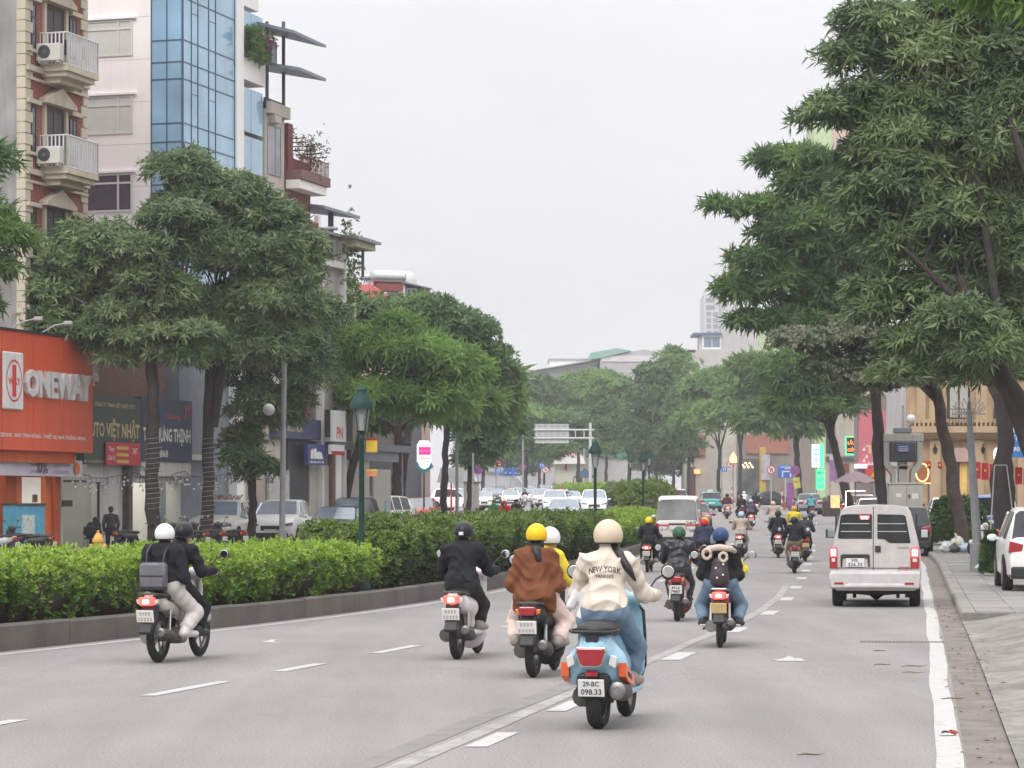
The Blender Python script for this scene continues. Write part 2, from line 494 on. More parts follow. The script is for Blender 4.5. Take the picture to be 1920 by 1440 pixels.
# gully grate in the road, by the edge line
gr = G(1692, 1204); m = MB(); gm = M('cast iron', (.11, .10, .095), rough=.8, var=.3, scale=9)
grate = thing('drain_grate', 'narrow rusty slotted drain grate in the asphalt beside the edge line', 'drain grate', (gr.x, gr.y, gr.z + .002), -hd(xr, gr.y))
m.bb(-.55, .55, -.16, .16, 0, .004).build('frame', M('grate frame', (.19, .18, .17), .9, var=.2, scale=8), grate)
for i in range(24):
    x = -.52 + i * .0452; MB().bb(x - .012, x + .012, -.12, .12, .005, .008).build('slot', gm, grate)

# right gutter, apron and pavement
gut = lambda d: xr(d) + .12
kb = lambda d: xr(d) + .46
rough_c = M('worn apron concrete', (.205, .195, .178), rough=.95, var=.32, scale=1.1, bump=.8, bscale=9, grit=.18)
struct(strip(gut, kb, -4, 170, 1, .002, 1).build('gutter', M('dirty gutter', (.17, .15, .13), rough=.95, var=.25, scale=2.5, bump=.5, bscale=22, grit=.15), fixn=False), 'dirty concrete gutter along the road edge')
def lump(x, d, t):
    s = t * t * (3 - 2 * t)
    return .02 + s * .15 + .035 * t * math.sin(d * 1.35 + .6) * math.sin(d * .53) + .02 * math.sin(d * 3.1 + x * 2.4) * (t > .08) + .012 * math.sin(d * 7.7 + t * 5)
struct(strip(kb, lambda d: kb(d) + 1.25, -4, 41.5, .4, 0, 10, lump).build('pavement_ramp', rough_c, smooth=180, fixn=False), 'lumpy worn concrete ramp from gutter up to pavement')
_a = hd(kb, 41.6); MB().bb(0, 1.3, -.12, .12, -.06, .135).mv(Matrix.Translation((kb(41.6), 41.6, gz(41.6))) @ Matrix.Rotation(-_a, 4, 'Z')).build('ramp_end', rough_c, bpy.data.objects['pavement_ramp'])
# kerb stones beyond the ramp
kst = M('kerb stone', (.24, .23, .215), rough=.9, var=.15, scale=2, bump=.3, bscale=30)
kerbo = None
def kerb_run(fn, side, d0, d1, L, w, h, name, label, mat, skip=()):
    par = None; d = d0
    while d < d1:
        if not any(a < d < b for a, b in skip):
            a = hd(fn, d + L / 2); x = fn(d + L / 2); m = MB()
            m.prism([(0, -.05), (w, -.05), (w, h), (.05, h), (.02, h - .02), (0, h - .06)] if side > 0 else [(0, -.05), (0, h - .06), (-.02, h - .02), (-.05, h), (-w, h), (-w, -.05)], -L / 2 + .006, L / 2 - .006, 'y')
            dz = random.uniform(-.006, .006)
            m.mv(Matrix.Translation((x, d + L / 2, gz(d + L / 2) + dz)) @ Matrix.Rotation(-a, 4, 'Z'))
            if par is None: par = struct(m.build(name, mat), label)
            else: m.build('kerb_stone', mat, par)
        d += L * math.cos(hd(fn, d))
    return par
kerb_run(kb, 1, 41.5, 168, 1.0, .22, .15, 'kerb', 'grey stone kerb of the right pavement', kst)
kerb_run(lambda d: xl(d), -1, 60, 300, 2.0, .22, .14, 'kerb', 'grey stone kerb of the left pavement', kst)
pvr = lambda d: kb(d) + .22
PH = .14
base_r = strip(lambda d: (kb(d) + 1.2 if d < 41.5 else pvr(d)) , lambda d: kb(d) + 30, -4, 168, 1.5, PH - .02, 6).build('pavement', M('pavement bed', (.20, .19, .175), .95, var=.15, scale=1), fixn=False)
struct(base_r, 'grey pavement of large stone slabs on the right')
# slabs laid along the street: long pieces in rows
slabm = [M('paving slab %s' % 'abc'[i], c, rough=.85, var=.12, scale=2, bump=.2, bscale=40, grit=.06) for i, c in enumerate([(.25, .243, .235), (.215, .208, .20), (.235, .222, .208)])]
cnt = 0
for row in range(7):
    off0 = (1.25 if row < 1 else 0)
    d = 22 + (row * .37) % .9
    while d < 78 and cnt < 290:
        L = 1.15; w = .60
        o = (kb(d) + 1.28 - .0 if d < 41.5 else kb(d) + .24) + row * (w + .015)
        if not (d < 41.5 and row > 5):
            x = o + w / 2; px = 960 + x / d * F
            if px < 1990:
                m = MB(); dz = random.uniform(-.005, .005); a = hd(kb, d)
                m.bb(-w / 2, w / 2, -L / 2 + .008, L / 2 - .008, -.015, 0)
                m.mv(Matrix.Translation((x, d, gz(d) + PH + dz)) @ Matrix.Rotation(-a, 4, 'Z') @ Matrix.Rotation(random.uniform(-.004, .004), 4, 'X'))
                m.build('slab', random.choice(slabm), base_r); cnt += 1
        d += L * .985
# left pavement
struct(strip(lambda d: xf(d) - 3, lambda d: xl(d) - .22, 30, 330, 2, .12, 4).build('pavement', M('left pavement', (.25, .235, .22), .9, var=.15, scale=1.2, bump=.2, bscale=20), fixn=False), 'grey tiled pavement in front of the left shops')

# median: low concrete wall filled with earth
MH = .32
med = strip(lambda d: xm(d) - MW + .14, lambda d: xm(d) - .14, -4, 330, 1.5, MH - .05, 3).build('median_bed', earth, smooth=180, fixn=False)
struct(med, 'earth bed of the planted median strip')
for side, fn, lab in ((-1, lambda d: xm(d), 'low stained concrete wall along the near side of the median'), (1, lambda d: xm(d) - MW, 'low stained concrete wall along the far side of the median')):
    par = None; d = -2.0
    while d < 330:
        L = 3.0 if d < 110 else 8.0
        a = hd(fn, d + L / 2); m = MB(); w = .15
        q = [(0, -.05), (-side * .02, -.05), (-side * .02, -.05)]
        h = MH + random.uniform(-.008, .008)
        ring = lambda dd: [(fn(dd) + side * t, dd, gz(dd) + z) for t, z in ((0, -.05), (0, h - .03), (.03, h), (w, h), (w, -.05))]
        nst = 3; g_ = .006
        m.loft([ring(d + g_ + (L - 2 * g_) * k / nst) for k in range(nst + 1)])
        if par is None: par = struct(m.build('median_wall', kerbmat), lab)
        else: m.build('wall_block', kerbmat, par)
        d += L

# litter on the road and in the gutter
twigm = M('twig', (.13, .075, .05), .9, var=.3, scale=20); leafl = M('dead leaf', (.22, .11, .05), .8, var=.3, scale=20)
for i, (a, b, L, an, lab) in enumerate([(1715, 1251, .30, .15, 'longest brown twig lying on the asphalt near the drain grate'), (1712, 1263, .22, -.2, 'reddish brown leaf stalk lying on the road below the longest twig'), (1655, 1248, .2, .1, 'short brown twig lying on the asphalt inward of the longest one'), (1650, 1222, .15, 0, 'thin dark twig lying on the road beside the drain grate'), (1788, 1312, .25, .3, 'bent brown twig lying across the edge line into the gutter'), (1520, 1418, .2, .2, 'thin dark stick lying on the empty asphalt near the picture bottom'), (880, 1388, .02, 0, '')]):
    if not lab: continue
    g = G(a, b); t = tag(MB().tube([(-L / 2, 0, .012), (-L / 6, .02, .016), (L / 5, -.015, .012), (L / 2, .03, .014)], [.003, .006, .005, .002], 5).build('twig', twigm if i != 1 else leafl, loc=g, rz=an), lab, 'twig', 'twigs on the road')
r_ = random.Random(5)
lm = MB()
for i in range(130):
    d = r_.uniform(18, 48); t = r_.gauss(.33, .16); x = xr(d) + t; s = r_.uniform(.012, .035); a = r_.uniform(0, 6)
    z = gz(d) + .012 + (max(0, t - .46) * .1)
    lm.add([(x + s * math.cos(a), d + s * math.sin(a) * 1.6, z), (x - s * .4 * math.sin(a), d + s * .7 * math.cos(a), z + .012), (x - s * math.cos(a), d - s * math.sin(a) * 1.6, z + .004), (x + s * .4 * math.sin(a), d - s * .7 * math.cos(a), z + .01)], [(0, 1, 2, 3)])
tag(lm.build('leaf_litter', leafl, fixn=False), 'small dead leaves and grit gathered in the gutter', 'litter', None, 'stuff')
g = G(1778, 1380)
wr = thing('wrapper', 'crumpled red, black and white food packet on the edge line', 'wrapper', (g.x, g.y, g.z + .005), .3, None, .7)
def crumple(rx, ry, rz_, seed, nu=14, nv=8):
    q = random.Random(seed); m = MB(); m.ell((0, 0, rz_ * .9), (rx, ry, rz_), nu, nv)
    m.v = [(x * q.uniform(.75, 1.15), y * q.uniform(.75, 1.15), max(.002, z * q.uniform(.7, 1.15))) for x, y, z in m.v]; return m
crumple(.075, .05, .03, 3).build('red_side', M('packet red', (.30, .045, .035), .4, var=.3, scale=30), wr, loc=(.04, 0, 0))
crumple(.05, .05, .025, 4).build('black_side', M('packet black', (.03, .03, .035), .35), wr, loc=(-.03, .01, 0))
crumple(.09, .03, .016, 5).build('white_side', M('packet white', (.6, .57, .55), .5, var=.2, scale=20), wr, loc=(-.04, -.04, 0))
# ================================================================== foliage
def rand_dirs(n):
    v = rng.normal(size=(n, 3)); return v / np.linalg.norm(v, axis=1, keepdims=True)
def whorls(C, A, k, L, W, spread, droop, jit=.38):
    """k diamond leaves round each centre C, fanned about the axis A; each leaf folded a little on its midrib"""
    n = len(C)
    A = A / np.linalg.norm(A, axis=1, keepdims=True)
    ref = np.where(np.abs(A[:, 2:3]) < .9, np.array([[0, 0, 1.]]), np.array([[1., 0, 0]]))
    U = np.cross(A, ref); U /= np.linalg.norm(U, axis=1, keepdims=True); Vv = np.cross(A, U)
    ph = rng.uniform(0, 6.28, (n, 1)) + np.arange(k)[None, :] * (2 * math.pi / k) + rng.normal(0, .25, (n, k))
    sp = spread + rng.normal(0, .34, (n, k))
    rad = np.cos(ph)[..., None] * U[:, None] + np.sin(ph)[..., None] * Vv[:, None]
    D = np.cos(sp)[..., None] * A[:, None] + np.sin(sp)[..., None] * rad
    D[..., 2] -= droop; D /= np.linalg.norm(D, axis=2, keepdims=True)
    S = np.cross(D, rad + 1e-3); S /= np.linalg.norm(S, axis=2, keepdims=True) + 1e-9
    Nn = np.cross(S, D)
    Ls = L * rng.uniform(1 - jit, 1 + jit, (n, k, 1)); Ws = W * rng.uniform(1 - jit, 1 + jit, (n, k, 1))
    b = C[:, None] + D * Ls * .06
    t = b + D * Ls - Nn * Ls * .10 * np.sign(Nn[..., 2:3] + .01)
    mid = b + D * Ls * .45 + Nn * 0
    l_ = mid + S * Ws * .5 + Nn * Ws * .12; r_ = mid - S * Ws * .5 + Nn * Ws * .12
    V = np.stack([b, l_, t, r_], axis=2).reshape(-1, 3)
    q = np.arange(n * k)[:, None] * 4
    Fc = np.concatenate([q + np.array([[0, 1, 2]]), q + np.array([[0, 2, 3]])], axis=1).reshape(-1, 3)
    return V, Fc
bark = M('bark', (.036, .029, .025), rough=.95, var=.3, scale=3, bump=.8, bscale=14, grit=.2)
bark2 = M('pale bark', (.07, .052, .043), rough=.95, var=.3, scale=3, bump=.8, bscale=14, grit=.2)
LEAF = {
    'dark':  Mleaf('dark lance leaves', (.045, .090, .040), (.10, .170, .062), (.15, .23, .085), rough=.40, trans=.25, nscale=.7),
    'olive': Mleaf('olive lance leaves', (.055, .098, .045), (.135, .205, .080), (.20, .27, .11), rough=.38, trans=.25, nscale=.7),
    'mid':   Mleaf('mid green leaves', (.075, .150, .045), (.13, .22, .065), (.18, .28, .08), rough=.5, trans=.38, nscale=.6),
    'fresh': Mleaf('fresh feathered leaves', (.10, .20, .05), (.18, .32, .075), (.25, .41, .10), rough=.5, trans=.42, nscale=.5),
    'deepf': Mleaf('deep feathered leaves', (.048, .105, .042), (.10, .185, .058), (.16, .27, .075), rough=.5, trans=.40, nscale=.6),
    'grey':  Mleaf('greyish small leaves', (.07, .10, .055), (.135, .165, .09), (.20, .225, .14), rough=.32, trans=.2, nscale=.9),
    'far':   Mleaf('far green leaves', (.085, .170, .055), (.14, .26, .07), (.20, .33, .09), rough=.6, trans=.38, nscale=.3),
    'fardk': Mleaf('far dark leaves', (.050, .11, .042), (.09, .165, .055), (.13, .22, .075), rough=.6, trans=.3, nscale=.3),
}
def make_crown(ells, kind, style, clump=.9, dens=1.0, L=.22, W=.05, k=7, wh=34):
    """ells: (x,y,z,rx,ry,rz). Clumps sit through the outer part of each ellipsoid, leaves through each clump."""
    CC = []; NN = []; RR = []
    for (x, y, z, rx, ry, rz_) in ells:
        area = 4 * math.pi * ((rx * ry) ** 1.6 / 3 + (rx * rz_) ** 1.6 / 3 + (ry * rz_) ** 1.6 / 3) ** (1 / 1.6)
        rx, ry, rz_ = [max(q_ - .46 * clump, .4 * q_) for q_ in (rx, ry, rz_)]
        n = max(4, int(dens * area / (clump * clump) * 1.0))
        d = rand_dirs(n); d[:, 2] = np.where((d[:, 2] < -.3) & (rng.random(n) < .5), -d[:, 2], d[:, 2])
        rr = rng.uniform(.5, 1.0, (n, 1)) ** .6 * np.where(rng.random((n, 1)) < .22, rng.uniform(1.0, 1.25, (n, 1)), 1)
        CC.append(np.array([[x, y, z]]) + d * rr * np.array([[rx, ry, rz_]])); NN.append(d); RR.append(rng.uniform(.5, 1.35, n) * clump)
    C = np.concatenate(CC); N = np.concatenate(NN); Rr = np.concatenate(RR)
    nw = np.maximum(5, (wh * (Rr / clump) ** 2 * rng.uniform(.5, 1.25, len(Rr))).astype(int))
    idx = np.repeat(np.arange(len(C)), nw); n = len(idx)
    d = rand_dirs(n); d[:, 2] = np.abs(d[:, 2]) * 1.1 - .38
    pos = C[idx] + d * (Rr[idx] * rng.uniform(.25, 1.0, n) ** .5)[:, None] * np.array([[1, 1, .62]])
    ax = d * .7 + N[idx] * .45 + np.array([[0, 0, .55]])
    if style == 'lance': V, Fc = whorls(pos, ax, k, L, W, 1.15, .30)
    elif style == 'round': V, Fc = whorls(pos, ax, k, L, W, 1.0, .12)
    elif style == 'fan': V, Fc = whorls(pos, ax + d * .5, k, L, W, 1.1, .35)
    return C, V, Fc
def limbs(m, base, fork, C, r0, nl, seed, wob=.3):
    q = random.Random(seed); base = Vector(base); fork = Vector(fork)
    mid = base.lerp(fork, .5) + Vector((q.uniform(-wob, wob) * .5, q.uniform(-wob, wob) * .5, 0))
    path = [base + Vector((0, 0, -.3)), base]; rad = [r0 * 1.4, r0 * 1.25]
    for k in range(1, 15):
        f = k / 14; path.append((base.lerp(mid, f * 2) if f < .5 else mid.lerp(fork, f * 2 - 1)) + Vector((q.uniform(-.05, .05), q.uniform(-.05, .05), 0)) * (k < 14)); rad.append(r0 * (1.08 - .28 * f) * q.uniform(.92, 1.09))
    m.tube(path, rad, 12)
    if len(C) == 0: return
    sel = [Vector(C[i]) for i in rng.choice(len(C), min(nl * 5, len(C)), replace=False)]
    for main in range(nl):
        t = sel[main]; v = t - fork
        s = fork.lerp(mid, q.uniform(0, .25))
        e = fork + v * .85
        p1 = s + (e - s) * .35 + Vector((q.uniform(-.2, .2), q.uniform(-.2, .2), .22 * v.length * .5)) ; p2 = s + (e - s) * .7 + Vector((q.uniform(-.2, .2), q.uniform(-.2, .2), .1 * v.length * .5))
        rr = r0 * q.uniform(.38, .55)
        m.tube([s, p1, p2, e], [rr, rr * .75, rr * .5, rr * .18], 7)
        for sub in range(4):
            tt = sel[(nl + main * 4 + sub) % len(sel)]
            b = p1.lerp(e, q.uniform(0, .8)); w = tt - b
            if w.length > v.length * .8 + 1: w = w * .5
            m.tube([b, b + w * .5 + Vector((0, 0, .12)), b + w * .9], [rr * .32, rr * .2, rr * .07], 5)
def tree(name, label, base, fork, ells, kind, style, r0=.22, nl=6, clump=.9, dens=1., L=.22, W=.05, k=7, wh=34, bk=None, group=None, extra=None):
    t = thing(name, label, 'tree', base, 0, group)
    b = Vector(base)
    C, V, Fc = make_crown(ells, kind, style, clump, dens, L, W, k, wh)
    Cl = C - np.array(b)
    m = MB(); r0 *= .76; limbs(m, (0, 0, 0), Vector(fork) - b, Cl, r0, nl, len(label) * 7, .12)
    if extra:
        for path, rad in extra: m.tube([Vector(p) - b for p in path], rad, 9)
    m.build('trunk', bk or bark, t, smooth=60)
    ob('crown', np_mesh('crown', V - np.array(b), Fc, False), LEAF[kind], t)
    return t
def pe(d, *lst):
    """crown ellipsoids from photograph positions at depth d: (px, py, rx, ry[, depth shift])"""
    out = []
    for e in lst:
        dd = d + (e[4] if len(e) > 4 else 0); p = P(e[0], e[1], dd); s = dd / F
        out.append((p.x, p.y, p.z, e[2] * s, max(e[2], e[3]) * s * .85, e[3] * s))
    return out
def foot(px, d, up=.12): return Vector(((px - 960) / F * d, d, gz(d) + up))

# ------------------------------------------------------------------ hedges in the median
hcore = M('hedge twigs', (.05, .036, .030), .95, var=.3, scale=6, bump=.6, bscale=20)
H_LOW = Mleaf('bright hedge leaves', (.095, .180, .028), (.17, .29, .045), (.075, .15, .024), rough=.45, trans=.3, nscale=1.2)
H_NEW = Mleaf('yellow-green new shoots', (.26, .38, .045), (.40, .52, .075), (.22, .36, .05), rough=.45, trans=.35, nscale=1.2)
H_TALL = Mleaf('dark hedge sprays', (.042, .075, .026), (.080, .125, .035), (.05, .07, .03), rough=.55, trans=.25, nscale=1.0)
H_TNEW = Mleaf('olive green hedge tips', (.12, .19, .04), (.20, .28, .06), (.10, .16, .035), rough=.5, trans=.3, nscale=1.0)
def hedge(name, label, d0, d1, xo, w, h, leafm, L, W, dens, k, style, group, seed, lumpy=.08, z0=None, taper=(.3, .3), tipup=.5, topm=None):
    """xo: offset of the hedge's middle from the median's near wall (negative = into the median)"""
    z0 = MH - .05 if z0 is None else z0
    q = np.random.default_rng(seed)
    t = thing(name, label, 'hedge', ((xm(d0) + xo), d0, gz(d0) + z0), 0, group); o = np.array([xm(d0) + xo, d0, gz(d0) + z0])
    def env(d):
        a = np.clip((d - d0) / taper[0], 0, 1); b = np.clip((d1 - d) / taper[1], 0, 1)
        return np.sqrt(np.clip(1 - (1 - a) ** 2, 0, 1)) * np.sqrt(np.clip(1 - (1 - b) ** 2, 0, 1))
    # twiggy core
    ds = np.linspace(d0 + .1, d1 - .1, max(6, int((d1 - d0) / .5))); rings = []
    for d in ds:
        e = .25 + .75 * float(env(d)); hw = w / 2 - .10; hh = (h - .12) * e
        rings.append([np.array([xm(d) + xo + a * hw * e, d, gz(d) + z0 + c * hh]) - o for a, c in ((-.8, 0), (-1, .4), (-.92, .85), (-.6, 1), (.6, 1), (.92, .85), (1, .4), (.8, 0))])
    MB().loft(rings).build('stems', hcore, t, smooth=180)
    # leaves over top, front, back and ends
    per = w + 2 * h; tr = .16 if h > 1.1 else .11; kk = 9
    nt_ = int(dens * (d1 - d0) * per / kk)
    d = q.uniform(d0, d1, nt_); s = q.uniform(0, per, nt_)
    lo_ = np.where(s < h, s, np.where(s > h + w, per - s, h)) / h
    keep = q.random(nt_) < np.clip(.10 + 1.15 * lo_, 0, 1); d = d[keep]; s = s[keep]; nt_ = len(d); e = env(d)
    side = np.where(s < h, -1, np.where(s > h + w, 1, 0))
    lump = lumpy * (np.sin(d * 3.1 + seed) * .5 + np.sin(d * 7.3 + s * 4) * .4 + np.sin(d * 1.3) * .5 + q.normal(0, .5, nt_))
    xx = np.where(side == -1, -w / 2, np.where(side == 1, w / 2, s - h - w / 2)); zz = np.where(side == -1, s, np.where(side == 1, per - s, h))
    nx = np.where(side == 0, np.clip(xx / (w / 2), -1, 1) ** 5, side); nz = np.where(side == 0, 1.0, np.clip((zz - (h - .16)) / .16, 0, 1) * .8)
    xx = xx + nx * lump; zz = zz + np.where(side == 0, lump - .06 * np.abs(np.clip(xx / (w / 2), -1, 1)) ** 4, 0)
    xx = xx - nx * np.where(zz < h * .5, .10 * (1 - zz / (h * .5)), 0)
    dl = np.linspace(d0, d1, 200); xmv = np.array([xm(a) for a in dl]); gzv = np.array([gz(a) for a in dl])
    Ct = np.stack([np.interp(d, dl, xmv) + xo + xx * (.35 + .65 * e), d, np.interp(d, dl, gzv) + z0 + zz * e], 1) - o
    Nt = np.stack([nx, (e < .8) * np.where(d < (d0 + d1) / 2, -1., 1.) * .6, nz + tipup], 1)
    ix = np.repeat(np.arange(nt_), kk); off_ = q.normal(0, 1, (len(ix), 3)); off_ /= np.linalg.norm(off_, axis=1, keepdims=True)
    nn_ = Nt[ix] / np.linalg.norm(Nt[ix], axis=1, keepdims=True); off_ += nn_ * .55
    C = Ct[ix] + off_ * tr * q.uniform(.35, 1.0, (len(ix), 1)); A = off_ + np.array([[0, 0, .35]])
    new = ((zz[ix] > h * (.80 if h < 1.1 else .86)) & (q.random(len(ix)) < .8)) | ((zz[ix] > h * .5) & (q.random(len(ix)) < .28))
    for nm, mk, mt in (('leaves', ~new, leafm), ('new_shoots', new, H_NEW if leafm is H_LOW else H_TNEW)):
        V, Fc = whorls(C[mk], A[mk], k, L, W, .85, 0.0); ob(nm, np_mesh(nm, V, Fc, False), mt, t)
    return t
def build_hedges():
    g = 'clipped hedges planted in the median'
    hedge('low_hedge', 'long low bright yellow-green hedge in the near median, behind the pair on a scooter', 20, 48.3, -1.05, 1.5, .74, H_LOW, .075, .034, 420, 4, 'round', g, 2, .07)
    hedge('tall_hedge', 'long tall dark conifer hedge in the median beside the scooters', 49.2, 85, -1.2, 1.7, 1.04, H_TALL, .095, .034, 420, 5, 'round', g, 3, .13, taper=(1.6, 3.5))
    hedge('low_hedge', 'low rounded light green hedge at the gap beyond the tall dark hedge', 85.5, 118, -1.2, 1.7, .85, H_LOW, .10, .04, 170, 4, 'round', g, 4, .10, taper=(3, 4))
    hedge('tall_hedge', 'far round dark shrub hedge in the median left of the white minibus', 120, 140, -1.2, 1.9, 1.75, H_TALL, .16, .05, 110, 4, 'round', g, 5, .2, taper=(4, 4))
    hedge('low_hedge', 'far low green hedge in the median behind the white pickup', 142, 175, -1.3, 1.8, 1.0, H_LOW, .16, .06, 60, 4, 'round', g, 6, .12, taper=(2, 4))
    hedge('tall_hedge', 'distant dark hedge block in the median beyond the pickup', 178, 230, -1.3, 1.8, 1.5, H_TALL, .2, .07, 45, 4, 'round', g, 7, .2, taper=(4, 4))
    hedge('tall_hedge', 'farthest green hedge at the median bend below the flyover', 236, 300, -1.3, 1.8, 1.4, H_LOW, .25, .08, 30, 4, 'round', g, 8, .2, taper=(4, 4))
build_hedges()
# ------------------------------------------------------------------ street trees
GL = 'street trees on the left pavement'; GR = 'street trees on the right pavement'; GF = 'distant trees at the bend'
FK = {288: (286, 640, 86), 388: (396, 650, 89)}
def lightwrap(t, px, d, y0, y1, r):
    """string of little lamps wound round a trunk"""
    m = MB(); z0 = P(px, y1, d).z; z1 = P(px, y0, d).z; pts = []
    n = int((z1 - z0) / .16)
    b = Vector(t.location)
    fk = P(*FK[px]) - b
    for i in range(n * 8 + 1):
        a = i / 8 * 2 * math.pi; zz = z0 - b.z + (z1 - z0) * i / (n * 8); f = zz / fk.z; pts.append((r * math.cos(a) + fk.x * f, r * math.sin(a), zz))
    m.tube(pts, .007, 4); m.build('light_string', M('pale cable', (.3, .3, .3), .5), t)
t = tree('street_tree', 'leafy tree in front of the green and navy shop signs, trunk wound with lights', foot(288, 86), P(286, 640, 86),
     pe(86, (195, 480, 120, 75), (105, 545, 65, 55), (270, 545, 90, 70), (330, 440, 80, 70), (215, 600, 70, 45), (150, 490, 60, 50), (240, 645, 75, 45), (95, 610, 62, 45), (330, 640, 75, 55), (160, 625, 60, 40)), 'olive', 'lance', .30, 8, .62, 1.0, .28, .066, 6, 28, group=GL)
lightwrap(t, 288, 86, 820, 960, .27)
t = tree('street_tree', 'tall tree in front of the blue glass tower, lights wound round its trunk', foot(388, 89), P(396, 650, 89),
     pe(89, (345, 335, 70, 62), (435, 380, 80, 60), (505, 440, 70, 80), (440, 480, 90, 70), (545, 520, 60, 45), (480, 570, 100, 60), (390, 590, 80, 55), (560, 470, 45, 50), (430, 650, 80, 50), (545, 590, 70, 50), (350, 400, 66, 55), (500, 650, 60, 45)), 'olive', 'lance', .27, 9, .62, 1.0, .28, .066, 6, 28, group=GL,
     extra=[([P(398, 800, 89), P(415, 690, 89), P(440, 560, 89.5)], [.2, .17, .1])])
lightwrap(t, 388, 89, 820, 1000, .245)
tree('street_tree', 'feathery green tree cut off by the picture edge, before the red brick house', foot(-70, 74), P(-60, 700, 74),
     pe(74, (-25, 310, 50, 60), (-40, 420, 70, 60), (-15, 500, 45, 40), (-60, 560, 60, 60), (10, 445, 50, 28)), 'deepf', 'fan', .25, 5, .6, 1.0, .36, .075, 6, 15, group=GL)
t = tree('street_tree', 'shady dark tree left of the tall grey lamp post by the parked white cars', foot(472, 97), P(478, 800, 97),
     pe(97, (455, 680, 85, 60), (500, 760, 75, 55), (455, 850, 48, 60), (550, 630, 70, 60), (490, 880, 34, 32), (578, 700, 48, 70), (600, 590, 50, 45)), 'dark', 'lance', .2, 6, .6, .9, .28, .06, 6, 24, group=GL)
tree('street_tree', 'wide bright green feathery tree above the green lantern post', foot(636, 113), P(690, 760, 113),
     pe(113, (600, 680, 60, 55), (680, 650, 90, 45), (770, 665, 100, 50), (845, 690, 75, 50), (700, 740, 110, 42), (810, 750, 85, 45), (610, 750, 45, 40), (740, 610, 50, 28)), 'fresh', 'fan', .24, 8, .72, 1.15, .46, .095, 6, 17, group=GL)
tree('street_tree', 'dark tree rising behind the bright feathery tree on the left', foot(748, 131), P(770, 760, 131),
     pe(131, (700, 590, 60, 40), (790, 585, 70, 42), (860, 620, 70, 55), (905, 670, 50, 45), (760, 640, 90, 50)), 'fardk', 'round', .3, 7, .9, 1.0, .34, .11, 6, 22, group=GL)
tree('street_tree', 'dark trunked tree left of the lit pink shop sign', foot(742, 122), P(748, 800, 122),
     pe(124, (760, 765, 75, 40), (850, 755, 75, 40), (690, 790, 40, 26)), 'mid', 'fan', .3, 6, .8, 1.0, .6, .15, 8, 12, group=GL)
tree('street_tree', 'green tree right of the lit pink shop sign, trunk beside a grey board', foot(830, 140), P(838, 780, 140),
     pe(140, (890, 720, 60, 50), (925, 760, 48, 55), (875, 775, 50, 38), (930, 700, 40, 35)), 'mid', 'fan', .25, 6, .9, 1.0, .65, .16, 8, 12, group=GL)
tree('street_tree', 'last tree of the left row, hanging over the beige kiosk', foot(880, 158), P(885, 820, 158),
     pe(158, (905, 830, 48, 50), (945, 800, 35, 45), (880, 860, 35, 35), (960, 740, 25, 30)), 'fardk', 'round', .3, 5, 1.0, 1.0, .4, .13, 6, 18, group=GL)
# centre distance
for px, d, e, kd, lab in [
    (985, 330, ((1000, 800, 55, 45), (960, 830, 40, 40), (1030, 840, 40, 28)), 'far', 'pale green distant tree left of the overhead road sign'),
    (1010, 390, ((1000, 740, 60, 40), (960, 770, 40, 30)), 'fardk', 'dark distant tree above and left of the overhead road sign'),
    (1072, 400, ((1080, 735, 55, 38), (1120, 720, 45, 32), (1060, 780, 50, 38)), 'far', 'distant tree right behind the overhead road sign'),
    (1082, 350, ((1090, 800, 55, 40), (1140, 790, 45, 45)), 'fardk', 'distant tree with a thin trunk beside the white shop'),
    (1135, 370, ((1150, 745, 50, 45), (1185, 770, 45, 50)), 'far', 'distant tree with a dark curved trunk right of the sign gantry'),
    (1178, 340, ((1185, 800, 45, 50), (1150, 840, 40, 22)), 'fardk', 'dark distant tree just right of the sign gantry post'),
    (1205, 330, ((1225, 740, 48, 60), (1215, 820, 50, 55), (1260, 800, 45, 50)), 'fardk', 'tall dark tree above the cars with brake lights'),
    (1262, 350, ((1265, 690, 38, 45), (1240, 720, 40, 40)), 'far', 'pale crowned tree in front of the long grey shed'),
    (1290, 318, ((1290, 770, 45, 50), (1275, 840, 45, 40)), 'fardk', 'dark low hanging tree above the green taxi'),
    (1347, 305, ((1330, 730, 52, 48), (1370, 710, 45, 30), (1300, 790, 40, 35)), 'far', 'bright green tree with a leaning trunk behind the green taxi'),
    (1386, 296, ((1395, 735, 55, 45), (1350, 780, 50, 35), (1430, 780, 50, 40)), 'far', 'bright green fork-trunked tree near the lit yellow lamp'),
    (1020, 425, ((1000, 862, 60, 36), (950, 850, 50, 36)), 'fardk', 'low dark shrubs behind the far queue of cars'),  # this and the next two are added to darken the pale walls behind
    (1120, 436, ((1120, 850, 60, 42), (1180, 850, 50, 42)), 'fardk', 'low dark trees behind the sign gantry post'),
    (1230, 380, ((1235, 860, 45, 38), (1270, 870, 40, 32)), 'fardk', 'dark shrubs at the shaded bend above the brake lights'),
    (905, 330, ((900, 850, 40, 45), (885, 800, 40, 45)), 'fardk', 'dark tree at the far end of the left pavement'),
]:
    tree('distant_tree', lab, foot(px, d, 0), P(px + 3, 840, d), pe(d, *e), kd, 'round', .3, 5, 1.5, 1.0, .62, .22, 6, 20, group=GF)
